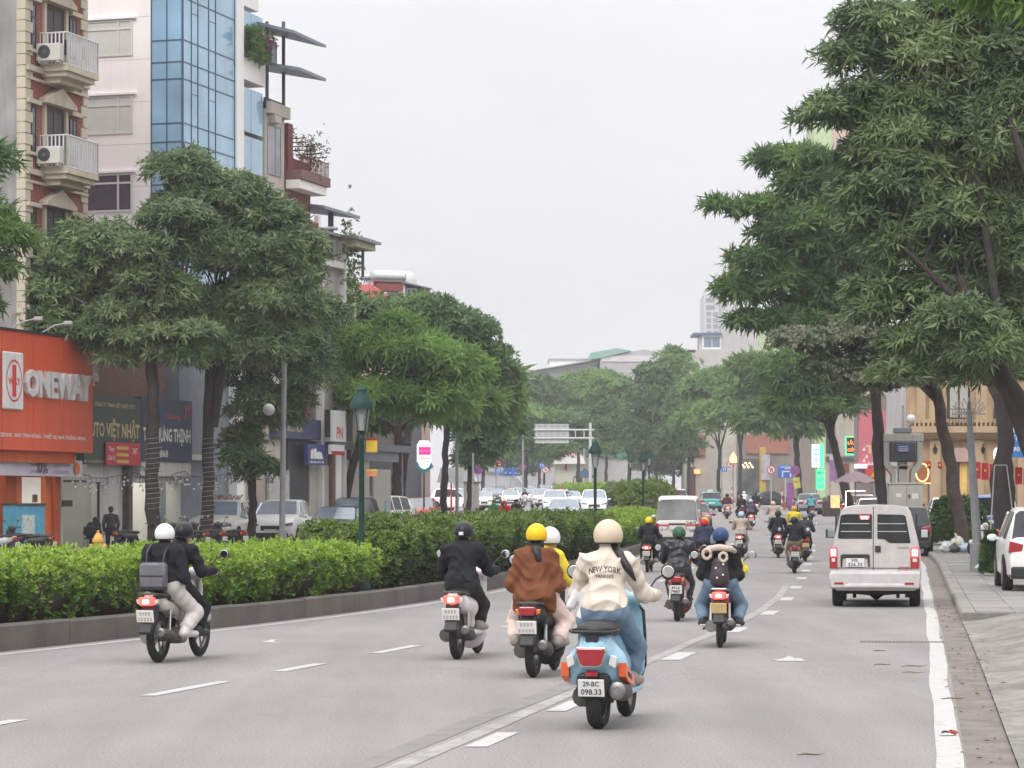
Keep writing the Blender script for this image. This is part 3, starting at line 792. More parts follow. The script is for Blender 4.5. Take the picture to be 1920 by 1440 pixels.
# right row
tree('street_tree', 'feathery tree with a straight dark trunk behind the grey sedan', foot(1502, 236, .1), P(1490, 800, 236),
     pe(236, (1470, 720, 60, 45), (1420, 690, 45, 30), (1530, 740, 60, 50), (1450, 790, 60, 40), (1510, 800, 45, 25)), 'mid', 'fan', .36, 6, 1.4, 1.0, 1.0, .26, 8, 12, group=GR)
tree('street_tree', 'leaning dark trunked tree hung with little white pennants', foot(1603, 150), P(1552, 790, 150),
     pe(148, (1500, 700, 75, 50), (1580, 720, 70, 55), (1540, 760, 70, 35), (1480, 745, 34, 34)), 'deepf', 'fan', .34, 7, .9, 1.0, .55, .11, 6, 15, group=GR)
tree('street_tree', 'spreading feathery tree whose boughs reach out over the road', foot(1662, 108), P(1640, 700, 108),
     pe(102, (1490, 300, 75, 32), (1530, 350, 80, 50), (1440, 390, 62, 26), (1352, 388, 34, 9), (1500, 440, 100, 55), (1590, 470, 90, 80), (1430, 490, 60, 34), (1390, 545, 44, 32), (1500, 540, 90, 50), (1400, 600, 40, 22), (1450, 600, 60, 34), (1590, 580, 80, 40), (1560, 420, 80, 60), (1600, 360, 60, 50), (1520, 610, 70, 40)), 'deepf', 'fan', .32, 10, .70, 1.0, .42, .085, 6, 17, group=GR,
     extra=[([P(1640, 700, 107), P(1560, 520, 104), P(1450, 410, 102), P(1370, 392, 102)], [.17, .1, .06, .02])])
tree('street_tree', 'small-leaved tree with a leaning brown trunk before the sandstone building', foot(1808, 92), P(1752, 720, 92),
     pe(90, (1520, 640, 70, 34), (1610, 640, 80, 48), (1700, 660, 80, 55), (1780, 690, 60, 28), (1560, 690, 60, 30), (1660, 710, 80, 30)), 'grey', 'round', .30, 8, .55, 1.0, .15, .075, 7, 40, bk=bark2, group=GR)
tree('street_tree', 'dark curved tree trunk beside the blue shop banner', foot(1893, 78), P(1880, 740, 78),
     pe(80, (1880, 480, 90, 110), (1800, 560, 90, 80), (1900, 300, 110, 120), (1870, 640, 80, 60)), 'dark', 'lance', .26, 6, .6, .9, .28, .058, 6, 30, group=GR,
     extra=[([P(1885, 1000, 78), P(1872, 900, 78), P(1888, 830, 78), P(1878, 740, 78)], [.3, .27, .24, .22])])
tree('street_tree', 'big broad mango-like tree filling the top right corner over the pavement', foot(2030, 62), P(1880, 700, 62),
     pe(64, (1650, 50, 90, 60), (1590, 110, 55, 45), (1565, 215, 70, 34), (1640, 290, 70, 50), (1830, 90, 140, 110), (1720, 120, 110, 90), (1630, 190, 55, 50), (1560, 195, 40, 36), (1790, 270, 150, 90), (1900, 220, 120, 150), (1700, 340, 110, 80), (1800, 420, 130, 90), (1710, 470, 80, 60), (1890, 460, 90, 110), (1760, 560, 110, 70), (1860, 600, 90, 80), (1720, 640, 60, 40), (1820, 660, 90, 40), (1660, 270, 60, 60), (1900, 20, 160, 60), (1620, 370, 60, 60), (1650, 430, 60, 60), (1690, 700, 60, 32), (1860, 700, 70, 40), (1640, 560, 60, 60), (1700, 210, 90, 60), (1862, 655, 60, 48, -3), (1800, 600, 70, 50, -3)), 'olive', 'lance', .30, 4, .60, 1.0, .28, .058, 6, 30, group=GR,
     extra=[([P(2000, 860, 62), P(1935, 790, 62), P(1880, 710, 62), P(1840, 640, 62), P(1800, 520, 63)], [.34, .28, .24, .19, .1]), ([P(1960, 420, 62), P(1915, 290, 62), P(1880, 180, 63)], [.14, .10, .05])])
# a branch of another tree hanging close overhead
tree('overhanging_tree', 'blurred bright leaves hanging in from the top right corner, nearest of all', Vector((8.6, 30, .15)), P(2250, -60, 33),
     pe(33, (1880, -18, 70, 30), (1780, -30, 80, 26), (1940, 10, 40, 32)), 'fresh', 'lance', .2, 4, .3, .8, .26, .06, 6, 14, group=None)
# ================================================================== soft-bodied shapes (people, scooter panels)
class Soft:
    """tapered capsules blended into one skin; every capsule belongs to a region"""
    def __init__(s): s.p = []
    def cap(s, a, b, r0, r1=None, reg=0, k=.03, sq=None, sub=False):
        s.p.append((np.array(a, float), np.array(b, float), r0, r0 if r1 is None else r1, reg, k, sq)); return s
    def mesh(s, h):
        lo = np.min([np.minimum(p[0] - max(p[2], p[3]) * 1.6, p[1] - max(p[2], p[3]) * 1.6) for p in s.p], 0) - 3 * h
        hi = np.max([np.maximum(p[0] + max(p[2], p[3]) * 1.6, p[1] + max(p[2], p[3]) * 1.6) for p in s.p], 0) + 3 * h
        n = np.ceil((hi - lo) / h).astype(int) + 1
        D = np.full(n, 1.0, np.float32); B = np.full(n, 9.0, np.float32); T = np.zeros(n, np.int16)
        ax = [lo[i] + np.arange(n[i]) * h for i in range(3)]
        for a, b, r0, r1, reg, k, sq in s.p:
            mr = max(r0, r1) * 1.5 + .09
            i0 = np.maximum(((np.minimum(a, b) - mr - lo) / h).astype(int), 0); i1 = np.minimum(((np.maximum(a, b) + mr - lo) / h).astype(int) + 2, n)
            sl = tuple(slice(i0[i], i1[i]) for i in range(3))
            X, Y, Z = np.meshgrid(*[ax[i][sl[i]] for i in range(3)], indexing='ij')
            q = np.stack([X - a[0], Y - a[1], Z - a[2]], -1); d = b - a; sc = 1.0
            if sq is not None:
                nv = np.array(sq[:3], float); nv /= np.linalg.norm(nv); f = sq[3]
                q = q + (q @ nv)[..., None] * nv * (f - 1); d = d + nv * (d @ nv) * (f - 1); sc = 1 / max(1, f)
            dd = d @ d; t = np.clip(q @ d / dd, 0, 1) if dd > 1e-9 else np.zeros(X.shape)
            v = (np.linalg.norm(q - t[..., None] * d, axis=-1) - (r0 + (r1 - r0) * t)) * (1.0 if sq is None else (.5 + .5 * sc))
            cur = D[sl]; hh = np.clip(.5 + .5 * (cur - v) / k, 0, 1)
            D[sl] = cur * (1 - hh) + v * hh - k * hh * (1 - hh)
            tt = T[sl]; bb = B[sl]; w = v < bb; tt[w] = reg; bb[w] = v[w]; T[sl] = tt; B[sl] = bb
        return surfnet(D, lo, h, T)
def surfnet(D, lo, h, T):
    S = D < 0; n = np.array(D.shape)
    c = np.zeros(n - 1, np.int8)
    for i in (0, 1):
        for j in (0, 1):
            for k in (0, 1): c += S[i:n[0] - 1 + i, j:n[1] - 1 + j, k:n[2] - 1 + k]
    act = (c > 0) & (c < 8); I = np.argwhere(act); idx = np.full(n - 1, -1, np.int64); idx[act] = np.arange(len(I))
    acc = np.zeros((len(I), 3)); cn = np.zeros(len(I))
    cor = [np.array((i, j, k)) for i in (0, 1) for j in (0, 1) for k in (0, 1)]
    for a in cor:
        for ax in range(3):
            if a[ax]: continue
            b = a.copy(); b[ax] = 1
            va = D[tuple((I + a).T)]; vb = D[tuple((I + b).T)]; w = (va < 0) != (vb < 0)
            t = np.where(w, va / np.where(w, va - vb, 1), 0)
            p = I + a + t[:, None] * (b - a); acc[w] += p[w]; cn[w] += 1
    V = lo + acc / cn[:, None] * h; reg = T[tuple((I + (D[tuple(I.T)] > 0)[:, None] * 0).T)]
    Q = []
    for ax in range(3):
        o1, o2 = (ax + 1) % 3, (ax + 2) % 3
        sl0 = [slice(1, n[i] - 1) for i in range(3)]; sl0[ax] = slice(0, n[ax] - 1); sl1 = list(sl0); sl1[ax] = slice(1, n[ax])
        A = S[tuple(sl0)]; Bq = S[tuple(sl1)]; E = np.argwhere(A != Bq); off = np.ones(3, int); off[ax] = 0; E0 = E + off
        d1 = np.zeros(3, int); d1[o1] = -1; d2 = np.zeros(3, int); d2[o2] = -1
        q = np.stack([idx[tuple((E0 + d1 + d2).T)], idx[tuple((E0 + d2).T)], idx[tuple(E0.T)], idx[tuple((E0 + d1).T)]], 1)
        flip = ~A[tuple(E.T)]; q[flip] = q[flip][:, ::-1]; Q.append(q)
    Q = np.concatenate(Q); Q = Q[(Q >= 0).all(1)]
    return V, Q, reg
def vnorm(V, Q):
    nrm = np.cross(V[Q[:, 2]] - V[Q[:, 0]], V[Q[:, 3]] - V[Q[:, 1]]); N = np.zeros_like(V)
    for i in range(4): np.add.at(N, Q[:, i], nrm)
    return N / (np.linalg.norm(N, axis=1, keepdims=True) + 1e-9)
def relax(V, Q, it=1):
    for _ in range(it):
        acc = np.zeros_like(V); c = np.zeros(len(V))
        for i in range(4):
            for j in (1, 3):
                np.add.at(acc, Q[:, i], V[Q[:, (i + j) % 4]]); np.add.at(c, Q[:, i], 1)
        V = V * .5 + acc / c[:, None] * .5
    return V
def sub_mesh(name, V, Q, keep):
    Qk = Q[keep]; u, inv = np.unique(Qk, return_inverse=True)
    Ed = np.sort(np.concatenate([Qk[:, [i, (i + 1) % 4]] for i in range(4)]), axis=1); Eu, c = np.unique(Ed, axis=0, return_counts=True); B = Eu[c == 1]; V = V.copy()
    for _ in range(8):
        acc = np.zeros_like(V); n_ = np.zeros(len(V)); np.add.at(acc, B[:, 0], V[B[:, 1]]); np.add.at(acc, B[:, 1], V[B[:, 0]]); np.add.at(n_, B[:, 0], 1); np.add.at(n_, B[:, 1], 1); k_ = n_ > 0; V[k_] = V[k_] * .5 + acc[k_] / n_[k_, None] * .5
    return np_mesh(name, V[u], inv.reshape(-1, 4), True)

# ------------------------------------------------------------------ people
PLKR = M('helmet rim', (.02, .02, .022), .5, var=0)
SKIN = M('skin', (.45, .28, .20), .55, var=.06, scale=12)
HAIR = M('black hair', (.014, .011, .010), .35, var=.3, scale=30, bump=.3, bscale=90)
def cloth(name, col, rough=.85, var=.09): return M('cloth ' + name, col, rough, var=var, scale=9, bump=.25, bscale=140, spec=.25)
BLACK = cloth('black', (.018, .018, .022)); NAVY = cloth('navy', (.035, .04, .075)); BROWN = cloth('rust brown', (.17, .062, .03))
CREAM = cloth('cream', (.66, .58, .49)); YEL = cloth('yellow', (.72, .58, .05)); PINK = cloth('pale pink', (.70, .56, .50)); GREYT = cloth('pale grey', (.56, .53, .51))
DENIM = cloth('denim', (.16, .235, .32)); KHAKI = cloth('khaki', (.25, .19, .12)); CAMO = cloth('dark camouflage', (.03, .032, .03), var=.5)
PURP = cloth('dusky purple', (.085, .07, .095)); BEIGE = cloth('beige', (.42, .34, .29)); TEAL = cloth('teal', (.10, .34, .36)); LEATH = M('black leather', (.013, .013, .017), .32, var=.1, scale=10, bump=.3, bscale=40)
RED = cloth('red', (.42, .03, .03)); GREENC = cloth('green', (.03, .22, .10)); WHITEC = cloth('white', (.68, .67, .66)); CHAR = cloth('charcoal', (.05, .05, .055))
SHOE = M('shoe', (.30, .26, .23), .7, var=.2, scale=20); SHOEW = M('white shoe', (.62, .60, .57), .6, var=.1, scale=20); SHOEK = M('black shoe', (.02, .02, .022), .6, var=.2)
def rider_soft(role, seat_y, seat_z, bike, lean=.12, wide=1., build=1., turn=0., loose=1., head_dx=0., long_coat=False, arms='bars', hunch=0.):
    """regions: 0 skin, 1 top, 2 trousers, 3 shoes"""
    s = Soft(); zs = seat_z; y0 = seat_y; b = build
    pel = np.array((0, y0, zs + .085)); wai = np.array((0, y0 + lean * .35, zs + .24)); che = np.array((0, y0 + lean * .8, zs + .42 - hunch * .4)); nk = np.array((head_dx * .3, y0 + lean * 1.1, zs + .56 - hunch)); hdp = np.array((head_dx, y0 + lean * 1.35 + .02, zs + .675 - hunch))
    fl = (0, 1, 0, 1.35)
    s.cap(pel + (-.07, 0, 0), pel + (.07, 0, 0), .125 * b, reg=2, sq=(0, 1, 0, 1.05))
    s.cap(pel + (0, .0, .03), wai, .148 * b, .138 * b, 1, .05, fl)
    s.cap(wai, che, .142 * b, .158 * b, 1, .05, fl)
    s.cap(che + (-.085 * wide, 0, .05), che + (.085 * wide, 0, .05), .105 * b, reg=1, k=.05, sq=(0, 1, 0, 1.2))
    if long_coat:
        s.cap(pel + (-.09, -.05, -.03), pel + (.09, -.05, -.03), .12, reg=1, k=.04); s.cap(pel + (-.09, -.02, .02), pel + (-.15, -.03, -.13), .11, .085, 1, .04, fl); s.cap(pel + (.09, -.02, .02), pel + (.15, .0, -.16), .11, .08, 1, .04, fl)
    else:
        s.cap(pel + (-.06, 0, .05), pel + (.06, 0, .05), .128 * b, reg=1, k=.03)
    s.cap(nk - (0, 0, .05), nk + (0, .01, .05), .056, .053, 0, .02); s.cap(nk - (.0, .0, .03), nk + (0, 0, .015), .075, .066, 1, .02)
    s.cap(hdp + (0, 0, .02), hdp + (0, .02, -.055), .085, .066, 0, .03)
    s.cap(hdp + (0, .09, -.02), hdp + (0, .105, -.04), .016, .016, 0, .02)          # nose
    for sg in (-1, 1):
        sh = che + (sg * .16 * wide, .0, .075)
        if arms == 'bars': hand = np.array((sg * .31, bike['bar_y'] - .03, bike['bar_z'] + .01)); el = np.array((sg * (.22 + .05 * wide), (sh[1] + hand[1]) / 2 - .13, (sh[2] + hand[2]) / 2 - .13))
        elif arms == 'hold': hand = np.array((sg * .12, y0 + .30, zs + .22)); el = np.array((sg * .31, y0 + .06, zs + .24))
        else: hand = np.array((sg * .16, y0 + .30, zs + .10)); el = np.array((sg * .25, y0 + .05, zs + .18))
        s.cap(sh, el, .072 * b * loose ** .5, .060 * loose, 1, .04); s.cap(el, el + (hand - el) * .86, .064 * loose, .05 * loose, 1, .03)
        s.cap(el + (hand - el) * .84, hand, .03, .03, 0, .015)
        dr = np.array((-sg * .3, .9, -.2)); dr = dr / np.linalg.norm(dr); acx = np.array((sg, 0, 0.))
        s.cap(hand, hand + dr * .05, .036, .034, 0, .015, (0, 0, 1, 1.3))
        for f_ in range(4):
            fb = hand + dr * .06 + acx * (f_ - 1.5) * .019; ln = (.035, .04, .038, .03)[f_]
            s.cap(fb, fb + dr * ln, .0105, .010, 0, .005); s.cap(fb + dr * ln, fb + dr * ln * .6 + (0, 0, -.045), .010, .009, 0, .005)
        s.cap(hand + dr * .02 - acx * .03, hand + dr * .055 - acx * .055 + (0, 0, -.02), .0125, .010, 0, .006)
        hip = pel + (sg * .095, .03, -.01)
        if role == 'driver': kn = np.array((sg * bike.get('knee_x', .17), y0 + .42, bike['knee_z'])); an = np.array((sg * bike.get('foot_x', .16), y0 + .40 + bike.get('shin', 0), bike['foot_z'] + .09)); toe = an + (sg * .03, .17, -.055)
        else: kn = np.array((sg * .27, y0 + .36, bike['knee_z'] - .04)); an = np.array((sg * .23, y0 + .14, bike['foot_z'] + .10)); toe = an + (sg * .05, .17, -.055)
        s.cap(hip, kn, .092 * b * loose, .075 * loose, 2, .04); s.cap(kn, kn + (an - kn) * .84, .078 * loose, .066 * loose, 2, .03)
        s.cap(an + (0, -.05, -.045), toe + (0, .02, 0), .05, .043, 3, .02, (0, 0, 1, 1.1)); s.cap(an + (0, -.05, -.03), an + (0, 0, .0), .05, .05, 3, .02); s.cap(an, an + (kn - an) * .25, .04, .045, 0, .015)
    return s, hdp
def helmet(parent, c, mat, turn=0., size=1., visor=None, tilt=0., n=22):
    m = MB(); R0 = .122 * size; rings = []; nv = 12
    for j in range(nv + 1):
        ring = []
        for k in range(n):
            a = 2 * math.pi * k / n; fr = math.sin(a)        # +y is the face
            th_max = math.radians(118 - 34 * max(0, fr) ** 1.5)
            th = th_max * j / nv
            r = R0 * math.sin(th) * (1 - .04 * (j == nv)); ring.append((r * .93 * math.cos(a), r * 1.12 * math.sin(a) - .01, R0 * math.cos(th) * 1.02))
        rings.append(ring)
    rings[0] = [(0.004 * math.cos(2 * math.pi * k / n), .004 * math.sin(2 * math.pi * k / n), R0 * 1.02) for k in range(n)]
    inner = [[(x * .90, y * .90, z * .93) for x, y, z in r] for r in (rings[-1], rings[-3])]
    m.loft(rings + inner)
    mt = Matrix.Translation(c) @ Matrix.Rotation(turn, 4, 'Z') @ Matrix.Rotation(tilt, 4, 'X')
    rim = MB().tube([mt @ Vector(p) for p in rings[-1] + rings[-1][:1]], .007, 5); m.mv(mt); h = m.build('helmet', mat, parent, smooth=50); rim.build('rim', PLKR, h, smooth=60)
    b = MB()
    if visor is not None:
        rr = []
        for k in range(9):
            a = math.radians(25 + 130 * k / 8); rr.append((math.cos(a), math.sin(a)))
        b.loft([[(x * R0 * .95, y * R0 * 1.12, R0 * .10) for x, y in rr] , [(x * R0 * 1.08, y * R0 * 1.55, R0 * .02) for x, y in rr], [(x * R0 * 1.08, y * R0 * 1.55, R0 * -.02) for x, y in rr], [(x * R0 * .95, y * R0 * 1.12, R0 * .06) for x, y in rr]], cap=False, closed=False)
        b.mv(mt).build('visor', visor, h, smooth=60)
    return h
def ripple(V, N, amp, seed, fr=1.):
    q = np.random.default_rng(seed); o = q.uniform(0, 9, 6); x, y, z = (V * fr).T
    rg = lambda p: 1 - 2 * np.abs(np.sin(p)) ** .7
    m1 = .5 + .5 * np.sin(x * 11 + z * 7 + o[4]); m2 = .5 + .5 * np.sin(z * 13 - x * 6 + y * 8 + o[5])
    w = 1.5 * m1 * rg(z * 26 + x * 9 + 1.6 * np.sin(x * 14 + o[0]) + o[1]) + 1.2 * m2 * rg(z * 15 - x * 24 + 1.8 * np.sin(y * 13 + o[2])) + .45 * np.sin(y * 41 - z * 37 + o[3] + 2 * np.sin(x * 21))
    return V + N * (w * amp / 2)[:, None]
def person(label, bike, role, seat_y, seat_z, root, top, trs, shoe=SHOE, hel=None, vis=None, h=.03, fold=.008, hair=None, group='people on motorbikes', turn=0., hsize=1., skin=SKIN, glove=None, **kw):
    """root: the bike's matrix_world; the person is a thing of its own standing at the same spot"""
    s, hc = rider_soft(role, seat_y, seat_z, bike, **kw)
    V, Q, reg = s.mesh(h); V = relax(V, Q, 1 if h > .02 else 2); N = vnorm(V, Q)
    fr = reg[Q]; fr = np.where((fr == fr[:, :1]).sum(1) >= 2, fr[:, 0], np.where(fr[:, 1] == fr[:, 2], fr[:, 1], fr[:, 3]))
    body = tag(ob('person', np_mesh('person', V - N * np.where(reg > 0, .026, .0)[:, None], Q, True), skin), label, 'person', group)
    body.location = root[0]; body.rotation_euler = (0, 0, root[1]); body.scale = (root[2],) * 3
    for r, nm, mt in ((1, 'jacket', top), (2, 'trousers', trs), (3, 'shoes', shoe)):
        k = fr == r
        if k.any():
            Vf = ripple(V, N, fold * (1, 1, .32, .2)[r], int(abs(hc[1]) * 999) + r) + N * .004
            if r < 3: ob(nm, sub_mesh(nm, Vf, Q, k), mt, body)
            else:
                for sd in (V[Q[:, 0], 0] < 0, V[Q[:, 0], 0] >= 0): ob('shoe', sub_mesh('shoe', Vf, Q, k & sd), mt, body)
    if glove: ob('gloves', sub_mesh('gloves', V + N * .003, Q, (fr == 0) & (V[Q[:, 0], 2] < hc[2] - .3)), glove, body)
    if hel is not None: helmet(body, Vector(hc) + Vector((0, -.005, .03)), hel, turn, hsize, vis, n=22 if h < .025 else 12)
    if hair == 'pony':
        p = Vector(hc); mm = MB(); mm.tube([p + Vector((0, -.06, -.05)), p + Vector((.02, -.14, -.14)), p + Vector((.05, -.15, -.24)), p + Vector((.09, -.13, -.31))], [.05, .055, .045, .012], 9); mm.ell(p + Vector((0, -.035, -.07)), (.09, .075, .09)); mm.build('hair', HAIR, body, smooth=180)
    elif hair == 'side':
        p = Vector(hc); mm = MB(); mm.tube([p + Vector((.05, -.05, -.05)), p + Vector((.12, -.12, -.13)), p + Vector((.19, -.15, -.24)), p + Vector((.25, -.15, -.34))], [.035, .04, .033, .008], 8); mm.build('hair', HAIR, body, smooth=180)
    elif hair == 'long':
        p = Vector(hc); mm = MB(); mm.ell(p + Vector((0, -.045, -.08)), (.10, .07, .13)); mm.build('hair', HAIR, body, smooth=180)
    elif hair == 'short':
        p = Vector(hc); mm = MB(); mm.ell(p + Vector((0, -.012, .055)), (.102, .108, .095), 16, 10); mm.ell(p + Vector((0, -.045, .0)), (.092, .07, .09), 16, 10); mm.build('hair', HAIR, body, smooth=180)
    return body, Vector(hc)
# ================================================================== scooters and motorbikes
RUB = M('tyre rubber', (.018, .017, .017), .85, var=.2, scale=20, bump=.3, bscale=60)
PLK = M('black plastic', (.016, .016, .018), .5, var=.15, scale=10, bump=.05)
SEATM = M('seat vinyl', (.012, .012, .013), .45, var=.1, scale=10, bump=.1, bscale=90)
ALU = M('dull alloy', (.28, .27, .26), .45, metal=.8, var=.2, scale=12)
STEEL = M('bright steel', (.55, .55, .56), .25, metal=1, var=.1, scale=12)
DIRTM = M('sooty metal', (.10, .092, .085), .6, metal=.5, var=.3, scale=10)
LIT = M('lit tail lamp', (1.0, .06, .05), .3, emit=3.0, var=0); LITC = M('lit tail lamp core', (1.0, .45, .30), .3, emit=5.0, var=0)
TAIL = M('dark red lens', (.30, .012, .02), .15, var=.1, scale=20, coat=.6)
AMB = M('amber lens', (.75, .20, .02), .2, var=0, coat=.5); CLEAR = M('pale lens', (.62, .60, .58), .12, var=.05, coat=.5)
PLATE = M('white plate', (.68, .67, .65), .5, var=.05, scale=15); PLATEY = M('yellow plate', (.62, .40, .10), .5, var=.05); INK = M('plate ink', (.06, .06, .065), .7, var=0); FAINT = M('blurred plate ink', (.42, .38, .37), .7, var=0)
MIRR = M('mirror glass', (.75, .76, .78), .06, metal=1, var=0)
HEADL = M('lit headlamp', (1, .93, .75), .3, emit=9., var=0)
def paint_m(name, col, rough=.28, coat=.6): return M('paint ' + name, col, rough, var=.07, scale=4, coat=coat if max(col) > .05 else .2, grit=.06, bscale=9)
SOFTC = {}
def softmesh(key, fn, h):
    if key not in SOFTC:
        s = Soft(); fn(s); V, Q, r = s.mesh(h); V = relax(V, Q, 2); SOFTC[key] = np_mesh(key, V, Q, True)
    return SOFTC[key]
def body_vespa(s):
    s.cap((-.10, -.06, .50), (-.09, .26, .50), .155, .13, k=.05, sq=(0, 0, 1, .9)); s.cap((.10, -.06, .50), (.09, .26, .50), .155, .13, k=.05, sq=(0, 0, 1, .9))
    s.cap((0, -.20, .60), (0, .34, .60), .145, .14, k=.07); s.cap((0, -.10, .70), (0, .36, .68), .12, .11, k=.07); s.cap((0, .40, .36), (0, .42, .62), .13, .12, k=.05)
def shield_vespa(s):
    s.cap((0, .93, .47), (0, 1.05, .86), .235, .20, k=.03, sq=(0, 1, -.25, 6.)); s.cap((0, 1.08, .55), (0, 1.03, .92), .07, .10, k=.05)
    s.cap((-.13, 1.0, 1.0), (.13, 1.0, 1.0), .055, k=.04); s.cap((0, 1.04, 1.01), (0, 1.10, 1.0), .085, .08, k=.04)
    s.cap((-.11, .40, .27), (-.11, .95, .27), .10, k=.04, sq=(0, 0, 1, 2.6)); s.cap((.11, .40, .27), (.11, .95, .27), .10, k=.04, sq=(0, 0, 1, 2.6))
def fender_front(s):
    s.cap((0, 1.22, .50), (0, 1.44, .47), .085, .075, k=.05, sq=(1, 0, 0, 1.1))
def body_scooter(s):
    s.cap((0, -.30, .735), (0, -.02, .70), .06, .115, k=.05); s.cap((-.06, -.02, .64), (-.07, .34, .60), .10, .12, k=.05); s.cap((.06, -.02, .64), (.07, .34, .60), .10, .12, k=.05)
    s.cap((0, .30, .60), (0, .44, .42), .14, .13, k=.05); s.cap((0, -.22, .69), (0, .2, .66), .10, .12, k=.05)
def shield_scooter(s):
    s.cap((0, .84, .28), (0, 1.00, .86), .20, .17, k=.05, sq=(0, 1, -.25, 3.5)); s.cap((-.05, 1.06, .55), (-.02, 1.05, .88), .10, .12, k=.05); s.cap((.05, 1.06, .55), (.02, 1.05, .88), .10, .12, k=.05)
    s.cap((-.13, .97, .98), (.13, .97, .98), .055, k=.05); s.cap((0, 1.0, .99), (0, 1.06, .96), .085, .07, k=.04)
    s.cap((-.09, .42, .30), (-.09, .90, .29), .09, k=.04, sq=(0, 0, 1, 2.2)); s.cap((.09, .42, .30), (.09, .90, .29), .09, k=.04, sq=(0, 0, 1, 2.2))
def body_bike(s):
    s.cap((0, -.28, .76), (0, 0, .70), .055, .09, k=.05); s.cap((-.05, 0, .66), (-.05, .34, .60), .075, .09, k=.05); s.cap((.05, 0, .66), (.05, .34, .60), .075, .09, k=.05)
    s.cap((0, .34, .60), (0, .62, .52), .08, .06, k=.05); s.cap((0, .62, .54), (0, .98, .86), .06, .07, k=.05)
def shield_bike(s):
    for sg in (-1, 1): s.cap((sg * .13, .92, .42), (sg * .10, 1.02, .84), .10, .08, k=.04, sq=(1, .6, 0, 2.6))
    s.cap((-.10, 1.0, .99), (.10, 1.0, .99), .06, k=.05); s.cap((0, 1.04, .98), (0, 1.10, .96), .095, .08, k=.04)
def seat_soft(s):
    s.cap((0, -.20, .765), (0, .12, .775), .10, .115, k=.05, sq=(0, 0, 1, 2.3)); s.cap((0, .12, .765), (0, .46, .745), .115, .10, k=.05, sq=(0, 0, 1, 2.0))
def seat_vespa(s):
    s.cap((-.05, -.17, .80), (-.06, .14, .80), .10, .11, k=.06, sq=(0, 0, 1, 1.9)); s.cap((.05, -.17, .80), (.06, .14, .80), .10, .11, k=.06, sq=(0, 0, 1, 1.9)); s.cap((0, .14, .78), (0, .40, .77), .14, .10, k=.05, sq=(0, 0, 1, 1.9))
BK = {
 'vespa': dict(bar_y=1.0, bar_z=1.03, knee_z=.62, foot_z=.30, foot_x=.15, r=.255, tw=.062, wb=1.30, seat=.835, knee_x=.19),
 'scooter': dict(bar_y=.97, bar_z=1.02, knee_z=.62, foot_z=.31, foot_x=.14, r=.285, tw=.048, wb=1.28, seat=.79, knee_x=.17),
 'bike': dict(bar_y=1.0, bar_z=1.03, knee_z=.60, foot_z=.27, foot_x=.19, r=.29, tw=.042, wb=1.24, seat=.79, knee_x=.20, shin=-.12),
}
def wheel(par, y, r, tw, spokes):
    w = MB().lathe([(r * .66, -tw * .75), (r * .9, -tw), (r, -tw * .45), (r, tw * .45), (r * .9, tw), (r * .66, tw * .75)], (0, y, r), 24, 'x', cap=False).build('wheel', RUB, par, smooth=50)
    rm = MB(); rm.lathe([(r * .62, -tw * .6), (r * .69, -tw * .7), (r * .69, tw * .7), (r * .62, tw * .6)], (0, y, r), 24, 'x', cap=False)
    rm.lathe([(.05, -tw), (.05, tw)], (0, y, r), 10, 'x')
    for k in range(spokes):
        a = 2 * math.pi * k / spokes; rm.tube([(0, y + .04 * math.cos(a), r + .04 * math.sin(a)), (0, y + r * .65 * math.cos(a), r + r * .65 * math.sin(a))], .014, 5)
    rm.build('rim', ALU, w, smooth=40)
